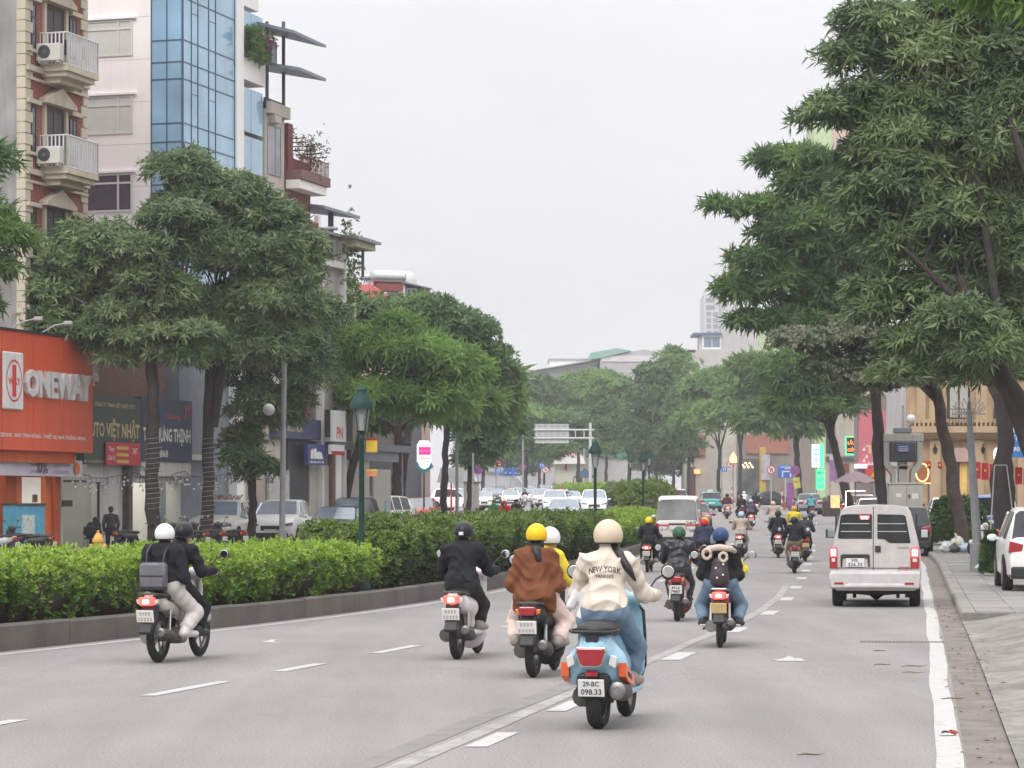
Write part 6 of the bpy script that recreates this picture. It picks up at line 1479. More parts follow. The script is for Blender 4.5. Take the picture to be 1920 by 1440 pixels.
    m = MB().lathe([(.20, 0), (.20, .01)], (u1 - .55, -.96, (bz0 + bz1) / 2), 20, 'y'); m.build('roundel', M('roundel orange', (.62, .16, .05), .7), bn); lettering('0%', A.u(56, .5), (bz0 + bz1) / 2, .7, .36, -.965, M('banner ink', (.10, .09, .16), .8), bn)
    for zz in (-.1, .1): lettering('TRẢ GÓP' if zz > 0 else 'LÃI SUẤT', A.u(40, .5), (bz0 + bz1) / 2 + zz, .55, .12, -.965, MATS['banner ink'], bn); bx(bn, 'faint_line', M('faint ink', (.38, .34, .45), .8), A.u(80, .5), A.u(105, .5), -.966, -.962, (bz0 + bz1) / 2 + zz - .03, (bz0 + bz1) / 2 + zz + .03)
    # ---------------- workshop building with the green and navy signs
    u0, u1 = A.u(161), A.u(343); t = house('low two storey workshop house with an old brick upper wall')
    ztop = A.z(250, 640); bx(t, 'upper_wall', OLDB, u0 + .02, u1 - .9, .3, 8, 5.2, ztop - .3); bx(t, 'roof_band', M('blue roof edge', (.10, .20, .42), .5, var=.15), u0, u1 - .8, .1, .5, ztop - .3, ztop - .02); bx(t, 'roof', M('grey tin roof', (.35, .37, .4), .5, var=.15), u0, u1 - .8, .1, 8, ztop - .02, ztop + .1)
    W2_ = wallm('pale shop wall', (.56, .55, .52)); bx(t, 'rear_wall', wallm('shop interior', (.60, .62, .55), streak=.05), A.u(104), u1 + 2.5, 3.2, 3.4, -.2, 3.6)
    bx(t, 'ceiling', W2_, A.u(104), u1 + 2.5, 0.05, 3.2, 3.3, 3.5)
    for px in (135, 165, 250, 290, 315): bx(t, 'ceiling_light', M('ceiling tube', (1, 1, .9), .5, emit=9, var=0), A.u(px), A.u(px) + .35, .8, 2.6, 3.24, 3.28)
    for a, b in ((112, 116), (192, 226), (330, 336)): bx(t, 'pier', W2_, A.u(a), A.u(b), -.05, .4, -.2, 3.3)
    bx(t, 'door_rail', TRIM, A.u(116), A.u(192), -.02, .05, A.z(150, 902) - .04, A.z(150, 902) + .03); bx(t, 'door_post', TRIM, A.u(184.5), A.u(186), -.02, .05, -.2, A.z(150, 902))
    bx(t, 'lintel', W2_, u0, u1, -.04, .3, A.z(250, 905) - .0, A.z(250, 872) + .1); bx(t, 'partition', W2_, A.u(226), A.u(226) + .12, .4, 3.2, -.2, 3.3); bx(t, 'old_post', M('peeling post', (.10, .08, .07), .9, var=.4, scale=4), A.u(226), A.u(234), -.3, -.06, -.2, 3.4)
    bx(t, 'wall_notice', TRIM, A.u(113), A.u(131), -.10, -.06, A.z(120, 950), A.z(120, 938))
    GRN = wallm('dark green board', (.055, .075, .058), rough=.6, streak=.1); NVY = wallm('navy board', (.05, .06, .10), rough=.6, streak=.05)
    sg = house('dark green signboard reading in gold between the orange sign and the navy sign', name='shop_sign', cat='sign'); o2 = .35
    a, c = A.u(158, o2), A.u(264.5, o2); z1, z0 = A.z(220, 744, o2), A.z(220, 872, o2); bx(sg, 'board', GRN, a, c, -o2, -.05, z0, z1)
    GOLD = M('gold letter', (.50, .38, .20), .5); PALE = M('pale letter', (.62, .60, .55), .6)
    lettering('CÔNG TY TNHH VIỆT NHẬT OTO', (A.u(178, o2) + A.u(252, o2)) / 2, A.z(215, 760, o2), A.u(252, o2) - A.u(176, o2), .22, -o2 - .004, GOLD, sg); lettering('AUTO VIỆT NHẬT', (A.u(160, o2) + A.u(261, o2)) / 2, A.z(215, 806, o2), A.u(261, o2) - A.u(160, o2), .78, -o2 - .01, GOLD, sg, bold=.03); lettering('ĐC: 77 NGUYỄN VĂN CỪ', (A.u(158, o2) + A.u(198, o2)) / 2, A.z(180, 864, o2), A.u(198, o2) - A.u(158, o2), .13, -o2 - .004, GOLD, sg)
    rb = house('small red banner with yellow lines hung across the green and navy signs', name='banner', cat='banner'); a, c = A.u(199, .45), A.u(263, .45); z1, z0 = A.z(230, 830, .45), A.z(230, 872, .45); bx(rb, 'cloth', M('red banner', (.50, .05, .07), .7, var=.15, scale=4), a, c, -.45, -.42, z0, z1)
    for i, zz in enumerate((.75, .45, .15)): bx(rb, 'yellow_line', M('banner yellow', (.62, .40, .10), .7), a + (c - a) * .3, a + (c - a) * .65, -.455, -.450, z0 + (z1 - z0) * zz - .05, z0 + (z1 - z0) * zz + .06)
    lettering('Thay', a + (c - a) * .15, z0 + (z1 - z0) * .68, .5, .2, -.455, PALE, rb); lettering('Cứu hộ', a + (c - a) * .15, z0 + (z1 - z0) * .3, .55, .2, -.455, PALE, rb); lettering('24/7', a + (c - a) * .84, z0 + (z1 - z0) * .65, .4, .2, -.455, PALE, rb)
    sn = house('navy signboard with white lettering behind the wound tree trunk', name='shop_sign', cat='sign'); a, c = A.u(265, o2), A.u(360, o2); z1, z0 = A.z(310, 748, o2), A.z(310, 866, o2); bx(sn, 'board', NVY, a, c, -o2, -.05, z0, z1)
    lettering('TÂN HƯNG THỊNH', (a + c) / 2, A.z(310, 816, o2), c - a - .3, .72, -o2 - .005, PALE, sn, bold=.03); lettering('098.6868', a + 1.4, A.z(290, 850, o2), 1.7, .26, -o2 - .005, PALE, sn); lettering('Cửa hàng', A.u(325, o2), A.z(310, 781, o2), 1.2, .26, -o2 - .005, M('sign red letter', (.45, .06, .06), .6), sn); lettering('77', A.u(351, o2), A.z(351, 775, o2), .5, .5, -o2 - .005, MATS['sign red letter'], sn)
    fb = house('white fascia board numbered below the navy sign', name='fascia_sign', cat='sign'); bx(fb, 'board', W2_, a, c, -.30, -.03, A.z(310, 893), A.z(310, 867)); lettering('77 Nguyễn', A.u(273, .3), A.z(280, 880), 1.0, .3, -.305, INK, fb)
    # lamps strung along the fascia
    st = thing('string_lights', 'strings of small bulbs looping below the shop signs', 'string lights', (A.o.x, A.o.y, 0), A.a); m = MB(); ca = MB()
    ua, ub = A.u(135, .8), A.u(420, .8); n = 60; pts = []
    for i in range(n + 1):
        f = i / n; z = A.z(250, 885, .8) - .25 * abs(math.sin(f * 9)) + .1 * f; pts.append((ua + (ub - ua) * f, -.8 + .1 * math.sin(i), z))
    ca.tube(pts, .012, 4); 
    for i, p_ in enumerate(pts):
        dz = .15 + .35 * ((i * 7) % 5) / 5; ca.tube([p_, (p_[0], p_[1], p_[2] - dz)], .006, 4); m.ell((p_[0], p_[1], p_[2] - dz - .04), .045, 6, 5)
    ca.build('cable', TRIM, st); m.build('bulb', M('bulb glass', (.75, .74, .7), .2), st, smooth=180)
    # ---------------- white tower with blue glass
    uT = A.u(343); t = house('white office tower with a curved front of blue mirror glass', name='office_tower'); zt = 26.
    yc = A.yside(uT, 283); yb = A.yside(uT, 150)
    bx(t, 'side_wall', WHITEW, uT, uT + 6.2, yc, yb + 3, -.2, zt)
    uE = A.u(440)
    bx(t, 'core', M('tower core', (.2, .22, .25), .8), uT + .25, uE, .25, yc, -.2, zt)
    PV = lambda py: A.z(320, py)
    rows = [A.z(343, y) for y in (404, 345, 303, 265, 230, 147, 115, 74, -5, -90)]; rows = [rows[0] - 3.2, rows[0] - 1.6] + rows
    rows = sorted(rows)
    for i in range(len(rows) - 1):
        z0, z1 = rows[i], rows[i + 1]
        nb = 2; 
        for j in range(nb):
            y0, y1 = yc * j / nb, yc * (j + 1) / nb; MB().bb(uT, uT + .05, y0 + .015, y1 - .015, z0 + .015, z1 - .015).build('glass_pane', BLUEG, t)
        us = [uT + .0, uT + .75, uT + 1.35, uT + 2.35, uT + 3.0, uE]
        for j in range(5):
            if j in (1, 3) and (z1 - z0) > 1.2:
                zm = z1 - .45; MB().bb(us[j] + .015, us[j + 1] - .015, -.0, .05, z0 + .015, zm - .015).build('glass_pane', BLUEG, t); MB().bb(us[j] + .015, us[j + 1] - .015, 0, .05, zm + .015, z1 - .015).build('glass_pane', BLUEG, t)
            else: MB().bb(us[j] + .015, us[j + 1] - .015, 0, .05, z0 + .015, z1 - .015).build('glass_pane', BLUEG, t)
        mm = MB(); mm.bb(uT - .02, uE, -.02, .06, z1 - .02, z1 + .02); mm.bb(uT - .02, uT + .06, .06, yc, z1 - .02, z1 + .02); mm.build('transom', MULL, t)
    mm = MB()
    for u in us: mm.bb(u - .02, u + .02, -.025, .055, rows[0], rows[-1])
    for y in (0.02, yc / 2, yc - .02): mm.bb(uT - .025, uT + .055, y - .02, y + .02, rows[0], rows[-1])
    mm.build('mullions', MULL, t)
    ul = A.u(497)
    bx(t, 'end_wall', WHITEW, uE, A.u(453), -.10, .8, -.2, zt); bx(t, 'end_wall', WHITEW, A.u(453), ul, -.02, .8, A.z(475, 155), A.z(475, 105)); bx(t, 'end_wall', WHITEW, A.u(453), A.u(485), .0, .8, A.z(475, 18), zt); bx(t, 'end_core', WHITEW, A.u(453), ul, .82, 3, -.2, A.z(475, 60))
    for z0_, z1_ in ((A.z(470, 325), A.z(470, 255)), (A.z(470, 250), A.z(470, 165)), (A.z(470, 420), A.z(470, 330)), (A.z(470, 85), A.z(470, 22))):
        for a_, b_ in ((453, 473), (473, 495)): bx(t, 'glass_pane', BLUEG, A.u(a_) + .02, A.u(b_) - .02, .05, .10, z0_ + .03, z1_ - .03)
    pl = thing('balcony_plants', 'flowering plants trailing over the tower terrace rail', 'plants', (A.o + A.d * A.u(470)).to_3d() + Vector((0, 0, A.z(470, 105))), A.a)
    C = np.stack([rng.uniform(-.8, 1.2, 260), rng.uniform(-.5, .3, 260), rng.uniform(-.2, 1.1, 260)], 1); V, Fc = whorls(C, rand_dirs(260) + np.array([[0, 0, .4]]), 6, .22, .07, .9, .2); ob('foliage', np_mesh('foliage', V, Fc, False), LEAF['mid'], pl)
    C = np.stack([rng.uniform(.3, 1.4, 40), rng.uniform(-.6, .0, 40), rng.uniform(.2, .9, 40)], 1); V, Fc = whorls(C, rand_dirs(40), 5, .12, .07, .9, .1); ob('flowers', np_mesh('flowers', V, Fc, False), M('bougainvillea', (.40, .08, .25), .7), pl)
    railing(pl, [(-.7, -.15), (1.1, -.15)], -.1, .8, TRIM, .14, .012)
    # windows in the tower's side wall (it faces -u)
    for (y0p, y1p, gl_) in ((12, 82, BLIND), (158, 232, BLIND), (308, 382, CURT)):
        ya, yb_ = A.yside(uT, 249), A.yside(uT, 159); z1, z0 = CZ - (y0p - HZ) / F * A.dep(300), CZ - (y1p - HZ) / F * A.dep(300)
        f = MB(); fw = .07; x0, x1 = uT - .05, uT + .02; yd = ya + (yb_ - ya) * .28; zd = z1 - (z1 - z0) * .25
        f.bb(x0, x1, ya, yb_, z1 - fw, z1); f.bb(x0, x1, ya, yb_, z0, z0 + fw)
        for y in (ya, yd, yb_ - fw): f.bb(x0, x1, y, y + fw, z0 + fw, z1 - fw)
        f.bb(x0, x1, ya + fw, yd, zd - fw / 2, zd + fw / 2); f.bb(x0, x1, yd + fw, yb_ - fw, zd - fw / 2, zd + fw / 2)
        w = f.build('window', WPAINT, t); bx(w, 'pane', gl_, uT - .02, uT - .01, ya + fw / 2, yb_ - fw / 2, z0 + fw / 2, z1 - fw / 2)
        bx(w, 'window_head', WHITEW, uT - .12, uT, ya - .15, yb_ + .1, z1 + .02, z1 + .10)
    for z in np.arange(4, 24, 1.55): bx(t, 'panel_joint', M('panel joint', (.50, .46, .45), .9), uT - .003, uT + .001, yc + .02, yb + 2, z, z + .015)
    # ---------------- narrow houses further along
    CANOPY = M('tin canopy', (.20, .22, .26), .45, var=.15); POST = M('steel post', (.10, .11, .14), .5)
    def slab_house(lab, p0, p1, top, col, back=9): h = house(lab); bx(h, 'wall', col, A.u(p0), A.u(p1), 0, back, -.2, A.z((p0 + p1) / 2, top)); return h
    BEI = wallm('beige stucco', (.52, .46, .40)); h = slab_house('narrow beige house with grey windows right of the glass tower', 497, 533, 205, BEI); h0, h1 = A.u(498), A.u(533)
    bx(h, 'parapet', BEI, h0 - .05, h1 + .05, -.25, .1, A.z(515, 218), A.z(515, 196)); window(h, h0 + .15, h1 - .4, A.z(515, 330), A.z(515, 236), 0, M('grey frame', (.25, .25, .27), .5), M('grey pane', (.33, .34, .37), .2, var=.1), .05, (h1 - 1.0,)); window(h, h0 + .15, h1 - .4, A.z(515, 450), A.z(515, 360), 0, MATS['grey frame'], MATS['grey pane'], .05, (h1 - 1.0,)); MB().prism([(h0 + .2, A.z(510, 218)), (h0 + 1.0, A.z(510, 218)), (h0 + .9, A.z(510, 232)), (h0 + .3, A.z(510, 232))], -.3, 0, 'y').build('box_bay', BEI, h)
    ct = house('two tier grey metal roof shelter on top of the beige house', name='roof_shelter', cat='shelter'); x0, x1 = A.u(488), A.u(533)
    def canopy(par, px0, px1, pyb, pyf, front, name='canopy', th=.12, tilt=.45):
        u0, u1 = A.u(px0), A.u(px1); zb = A.z((px0 + px1) / 2, pyb); zf = A.z((px0 + px1) / 2, pyf)
        m = MB(); m.loft([[(u, y, z) for u, y, z in ((u_, 3.0, zb), (u_, -front, zf), (u_, -front, zf - th), (u_, 3.0, zb - th))] for u_ in (u0, u1)]); return m.build(name, CANOPY, par)
    canopy(ct, 484, 546, 16, 74, 1.5); canopy(ct, 497, 546, 98, 140, 1.5)
    for px in (500, 531):
        bx(ct, 'post', POST, A.u(px), A.u(px) + .10, -.05, .06, A.z(px, 205), A.z(px, 40))
    window(ct, A.u(500), A.u(531), A.z(515, 118), A.z(515, 72), .3, POST, M('clear pale pane', (.22, .27, .33), .1, var=.3, scale=1), .05, (A.u(510), A.u(520))); bx(ct, 'parapet', TRIM, A.u(496), A.u(532), -.05, .05, A.z(512, 208), A.z(512, 188))
    bx(ct, 'back_wall', WHITEW, A.u(485), A.u(500), .3, 2.5, A.z(490, 130), A.z(490, 60))
    RBW = wallm('brown red wall', (.22, .075, .065)); h = slab_house('dark red brick house with planted balconies and a red rail', 535, 582, 300, RBW); u0, u1 = A.u(536), A.u(590)
    bx(h, 'chimney_pier', RBW, A.u(536), A.u(545), -.1, .6, A.z(540, 320), A.z(540, 232)); bx(h, 'balcony', M('balcony brown', (.20, .11, .10), .8, var=.15), u0, u1, -.7, .1, A.z(565, 345), A.z(565, 328)); bx(h, 'balcony_soffit', WHITEW, u0, u1 - .2, -.6, .1, A.z(565, 362), A.z(565, 346)); railing(h, [(u0, -.6), (u1, -.6)], A.z(565, 328), A.z(565, 300), RBW, .15, .014)
    for i in range(6): bx(h, 'trellis_bar', MATS['wall brown red wall'], A.u(540) + i * .4, A.u(540) + i * .4 + .03, -.8, .3, A.z(560, 268 + i * 5), A.z(560, 266 + i * 5))
    RAIL = M('red painted rail', (.40, .03, .05), .5); railing(h, [(A.u(540), -.5), (A.u(574), -.5)], A.z(557, 440), A.z(557, 416), RAIL, .16, .03); bx(h, 'balcony', WHITEW, A.u(538), A.u(577), -.55, .1, A.z(557, 462), A.z(557, 441)); bx(h, 'corner_post', WHITEW, A.u(574), A.u(578), -.55, -.35, A.z(576, 441), A.z(576, 405))
    pl = thing('balcony_shrub', 'twiggy shrub growing on the balcony of the dark red house', 'shrub', (A.o + A.d * A.u(568) - A.n * .3).to_3d() + Vector((0, 0, A.z(568, 330))), A.a); C = rng.normal(0, 1, (160, 3)) * np.array([[.55, .3, .5]]) + np.array([[0, 0, .8]]); V, Fc = whorls(C, rand_dirs(160) + np.array([[0, 0, .3]]), 4, .16, .06, .9, .1); ob('foliage', np_mesh('foliage', V, Fc, False), LEAF['grey'], pl)
    m = MB(); 
    for i in range(10): m.tube([(0, 0, 0), (random.uniform(-.5, .5), random.uniform(-.2, .2), random.uniform(.8, 1.6))], [.02, .006], 4)
    m.build('stem', bark, pl)
    GRC = wallm('grey render', (.36, .33, .31)); LGT = wallm('light frame', (.60, .58, .56)); h = slab_house('tall grey concrete frame house with open loggias', 592, 638, 440, GRC); 
    for px in (592, 634): bx(h, 'pilaster', LGT, A.u(px), A.u(px) + .22, -.30, .1, -.2, A.z(px, 432 if px < 600 else 452))
    for py, hh in ((500, 12), (570, 10)): bx(h, 'loggia_slab', LGT, A.u(592) + .22, A.u(634), -.28, .1, A.z(612, py), A.z(612, py - hh))
    bx(h, 'loggia_shade', M('loggia grey', (.10, .11, .14), .8), A.u(600), A.u(624), -.02, .03, A.z(612, 485), A.z(612, 450))
    ct = house('low grey tin canopy on posts above the grey house', name='roof_shelter', cat='shelter'); canopy(ct, 577, 646, 374, 396, .7); canopy(ct, 582, 640, 428, 434, .2)
    for px in (615, 620): bx(ct, 'post', POST, A.u(px), A.u(px) + .09, -.1, 0, A.z(px, 470), A.z(px, 392))
    YW = wallm('old yellow wall', (.45, .40, .27)); h = slab_house('slim old yellow house draped with creeper', 640, 668, 520, YW); bx(h, 'awning', YW, A.u(634), A.u(671), -.8, .5, A.z(655, 468), A.z(655, 447)); canopy(h, 630, 674, 430, 450, 1.0); bx(h, 'post', POST, A.u(661), A.u(661) + .1, -.5, -.4, A.z(660, 520), A.z(660, 468)); bx(h, 'parapet', WHITEW, A.u(640), A.u(664), -.2, .1, A.z(652, 552), A.z(652, 538))
    pl = thing('creeper', 'green creeper hanging down the slim yellow house', 'creeper', (A.o + A.d * A.u(648) - A.n * .2).to_3d() + Vector((0, 0, A.z(648, 500))), A.a); C = rng.normal(0, 1, (220, 3)) * np.array([[.5, .15, 1.2]]); V, Fc = whorls(C, rand_dirs(220), 5, .2, .08, .9, .3); ob('leaves', np_mesh('leaves', V, Fc, False), LEAF['mid'], pl)
    # ---------------- ground floor shops between the trunks
    NB = M('navy shopfront', (.045, .055, .11), .5, var=.1); t = house('English school front with navy signs and a cream shutter', name='school_front', cat='shop')
    bx(t, 'fascia', NB, A.u(505), A.u(602, .3), -.3, .0, A.z(560, 824), A.z(560, 786)); bx(t, 'upper_dark', M('dark cladding', (.03, .03, .035), .6), A.u(600), A.u(655), -.15, .0, A.z(625, 825), A.z(625, 770)); bx(t, 'white_strip', WPAINT, A.u(577), A.u(640), -.22, .0, A.z(600, 828), A.z(600, 820)); lettering('ANH NGỮ ILA', (A.u(515, .3) + A.u(566, .3)) / 2, A.z(545, 802, .3), A.u(566, .3) - A.u(512, .3), .30, -.306, GOLD, t)
    bx(t, 'dark_bay', M('dark bay', (.035, .035, .04), .6), A.u(535), A.u(575), -.1, 0, -.2, A.z(560, 825)); SH = M('roller shutter', (.44, .41, .37), .6, var=.06)
    for px0, px1, pt in ((577, 614, 872), (640, 690, 862), (697, 730, 880)):
        u0, u1 = A.u(px0), A.u(px1); z = .0; zt = A.z((px0 + px1) / 2, pt); s = bx(t, 'roller_shutter', SH, u0, u1, -.06, 0, -.2, zt)
        while z < zt - .1: bx(s, 'slat', SH, u0 + .02, u1 - .02, -.075, -.06, z, z + .14); z += .16
    bx(t, 'pier', WHITEW, A.u(622), A.u(632), -.2, .1, -.2, A.z(627, 828)); bx(t, 'brown_pier', M('brown pier', (.16, .10, .08), .8), A.u(614), A.u(620), -.2, .1, -.2, A.z(617, 835)); bx(t, 'beam', M('grey beam', (.16, .17, .19), .7), A.u(610), A.u(760), -.35, 0, A.z(680, 845), A.z(680, 832))
    bx(t, 'grey_band', M('grey band', (.2, .21, .24), .7), A.u(650), A.u(740), -.2, 0, A.z(700, 865), A.z(700, 846)); bx(t, 'poster_wall', M('poster wall', (.42, .40, .38), .8, var=.2), A.u(498), A.u(536), -.15, -.05, -.1, A.z(515, 880)); lettering('ila', A.u(508, .2), A.z(508, 898, .2), .8, .35, -.156, INK, t)
    s = house('square navy sign with white letters hung above the cream shutter', name='hanging_sign', cat='sign'); o3 = .6; bx(s, 'board', M('ila navy', (.035, .04, .17), .5), A.u(577, o3), A.u(612, o3), -o3, -o3 + .15, A.z(594, 872, o3), A.z(594, 833, o3)); lettering('ila', A.u(594, o3), A.z(594, 851, o3), (A.u(612, o3) - A.u(577, o3)) * .66, .42, -o3 - .004, M('sign white', (.70, .70, .70), .6), s, bold=.05); lettering('education for life', A.u(594, o3), A.z(594, 866, o3), (A.u(612, o3) - A.u(577, o3)) * .75, .10, -o3 - .004, MATS['sign white'], s); MB().ell((A.u(583, o3), -o3 - .005, A.z(583, 842, o3)), (.09, .01, .05)).build('red_dot', RED, s)
    s = house('tall white and red vertical sign right of the navy square sign', name='hanging_sign', cat='sign'); bx(s, 'board', WPAINT, A.u(626, .9), A.u(648, .9), -.9, -.75, A.z(637, 828, .9), A.z(637, 770, .9)); bx(s, 'lower_board', WPAINT, A.u(622, .9), A.u(646, .9), -.9, -.75, A.z(634, 852, .9), A.z(634, 834, .9)); bx(s, 'red_strip', RED, A.u(622, .9), A.u(646, .9), -.905, -.9, A.z(634, 853, .9), A.z(634, 846, .9)); lettering('PN', A.u(637, .9), A.z(637, 812, .9), .75, .5, -.906, M('sign red', (.50, .05, .05), .6), s)
    YB = M('yellow banner', (.66, .42, .05), .7, var=.1)
    s = thing('pole_banner', 'yellow and red banners on the green lantern post', 'banner', (P(697, 850, 49.0).x, 49.0, 0), 0.); 
    for pz0, pz1, c2 in ((882, 822, 'upper'), (911, 882, 'lower')): pass
    m = MB().bb(-.11, .06, 0, .012, P(0, 884, 49.0).z, P(0, 848, 49.0).z)
    for nm, y0, y1, mt in (('red_band', 826, 822, RED), ('yellow_field', 848, 826, YB), ('yellow_field', 893, 885, M('banner orange', (.62, .25, .10), .7)), ('red_band', 884, 880, YB)): MB().bb(-.10, .10, -.006, .006, P(0, y0, 49.0).z, P(0, y1, 49.0).z).build(nm, mt, s)
    for lab, px, d in (('light blue information stand beside the white parked car', 708, 118), ('light blue notice stand behind the two parked white cars', 500, 104)):
        x = (px - 960) / F * d; s = thing('notice_stand', lab, 'stand', (x, d, gz(d) + .12), .2, 'notice stands'); MB().rbox(-.40, .40, -.05, .05, .1, 1.5, .02).build('panel', M('stand blue', (.16, .42, .56), .5, var=.1), s); MB().bb(-.2, .2, -.056, -.05, .65, 1.1).build('print', WPAINT, s); MB().bb(-.3, .3, -.15, .15, 0, .1).build('foot', TRIM, s)
    # lit restaurant sign
    s = thing('lit_shop_sign', 'lit white and pink shield-shaped restaurant sign among the left trees', 'sign', ((795 - 960) / F * 134, 134, 0), .25); c = 134 / F; z = lambda py: CZ - (py - HZ) * c; X = lambda px: (px - 796) * c
    MB().prism([(X(783), z(834)), (X(788), z(826)), (X(804), z(826)), (X(809), z(834)), (X(809), z(866)), (X(804), z(876)), (X(796), z(880)), (X(788), z(876)), (X(783), z(866))], -.1, .1, 'y').build('panel', M('lit sign white', (.9, .88, .78), .6, emit=.9, var=.03), s); MB().bb(X(785), X(808), -.11, -.1, z(853), z(838)).build('pink_band', M('lit sign pink', (1, .03, .28), .6, emit=1.0, var=0), s); MB().prism([(X(778), z(876)), (X(783), z(866)), (X(788), z(876)), (X(796), z(880)), (X(804), z(876)), (X(809), z(866)), (X(814), z(876)), (X(796), z(888))], -.06, .06, 'y').build('teal_tail', M('sign teal', (.08, .30, .36), .6), s); lettering('BÚN ĐẬU', X(796), z(845), .5, .16, -.112, WHITEC, s); lettering('QUÁN NGON', X(796), z(859), .55, .13, -.104, M('sign red ink', (.5, .03, .05), .6), s); lettering('HÀ NỘI', X(796), z(866), .36, .12, -.104, MATS['sign red ink'], s); MB().bb(-.04, .04, -.04, .04, 0, z(886)).build('post', POST, s)
    # back row: shopfronts beyond, seen between trunks
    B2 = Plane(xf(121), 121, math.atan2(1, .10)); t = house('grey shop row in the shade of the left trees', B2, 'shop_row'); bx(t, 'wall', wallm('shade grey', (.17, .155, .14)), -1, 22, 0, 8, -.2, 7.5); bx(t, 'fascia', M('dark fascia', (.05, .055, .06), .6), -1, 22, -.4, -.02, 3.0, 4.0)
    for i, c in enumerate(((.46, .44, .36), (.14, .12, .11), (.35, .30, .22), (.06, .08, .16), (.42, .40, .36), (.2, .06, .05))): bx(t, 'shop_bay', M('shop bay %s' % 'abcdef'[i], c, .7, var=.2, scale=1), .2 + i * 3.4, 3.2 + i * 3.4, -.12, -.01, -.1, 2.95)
    bx(t, 'yellow_wall', M('louvred yellow', (.50, .34, .10), .7), -1, .5, -.3, .0, 4.1, 7.2)
    # red roofed house and neighbours behind the trees
    Q = Plane((690 - 960) / F * 150, 150, 0.35); t = house('house with a red tin roof and steel water tank above the trees', Q); cq = 150 / F; X = lambda px: (px - 690) * cq; z = lambda py: CZ - (py - HZ) * cq
    bx(t, 'wall', wallm('peach wall', (.50, .40, .33)), X(664), X(745), 0, 7, -.2, z(556)); RR = M('red tin roof', (.44, .085, .085), .5, var=.15, scale=2)
    m = MB(); m.add([(X(662), -.3, z(560)), (X(735), -.3, z(560)), (X(722), 2.6, z(527)), (X(664), 2.6, z(527)), (X(764), 3, z(572)), (X(760), 6, z(572))], [(0, 1, 2, 3), (1, 4, 2), (4, 5, 2), (5, 3, 2)]); m.build('roof', RR, t)
    for i in range(14): u = X(664) + i * (X(733) - X(664)) / 13; m = MB(); m.tube([(u, -.32, z(560) + .04), (min(u, X(722)) if i < 11 else X(722), 2.6, z(527) + .05)], .03, 4); m.build('roof_rib', RR, t)
    tk = thing('water_tank', 'shiny steel water tank lying on the house roof', 'water tank', (Q.o.x + X(722), 153.5, z(517)), .35); MB().lathe([(.02, -1.05), (.3, -1.02), (.42, -.9), (.42, .9), (.3, 1.02), (.02, 1.05)], (0, 0, .2), 18, 'x').build('drum', STEEL, tk, smooth=40); MB().bb(-.8, .8, -.35, .35, -.6, -.18).build('stand', RBW, tk)
    tk = thing('water_tank', 'white upright cylinder tank left of the steel water tank', 'water tank', (Q.o.x + X(679), 154, z(527)), 0); MB().lathe([(.30, 0), (.30, .62), (.1, .7)], (0, 0, 0), 16).build('drum', WPAINT, tk, smooth=40); MB().lathe([(.31, .36), (.31, .50)], (0, 0, 0), 16).build('label_band', M('tank label', (.10, .12, .30), .6), tk)
    Q2 = Plane((775 - 960) / F * 165, 165, .25); t = house('dark roof terrace house with a pink end wall', Q2); cq = 165 / F; X = lambda px: (px - 775) * cq; z = lambda py: CZ - (py - HZ) * cq; bx(t, 'wall', wallm('grey dark wall', (.14, .14, .155)), X(728), X(790), 0, 8, -.2, z(548)); bx(t, 'end_wall', wallm('pink wall', (.42, .32, .28)), X(790), X(806), -.2, 8, -.2, z(540)); m = MB(); m.loft([[(X(725), y, z(530)), (X(745), y, z(528)), (X(807), y, z(541)), (X(807), y, z(543)), (X(745), y, z(531)), (X(725), y, z(533))] for y in (-.6, 6)]); m.build('roof', CANOPY, t); window(t, X(762), X(782), z(556), z(540), 0, WPAINT, WGLASS, .08, (X(770),)); bx(t, 'pier', LGT, X(745), X(758), -.3, 0, z(556), z(536))
    dsh = thing('satellite_dish', 'pale satellite dish on the dark terrace house', 'dish', (Q2.o.x + X(763), 167, z(529)), 0); MB().lathe([(.02, 0), (.35, .05), (.55, .16)], (0, 0, .3), 16, 'y', cap=False).build('bowl', WPAINT, dsh, smooth=180); MB().tube([(0, 0, 0), (0, .1, .3)], .03, 5).build('stem', POST, dsh)
left_side()
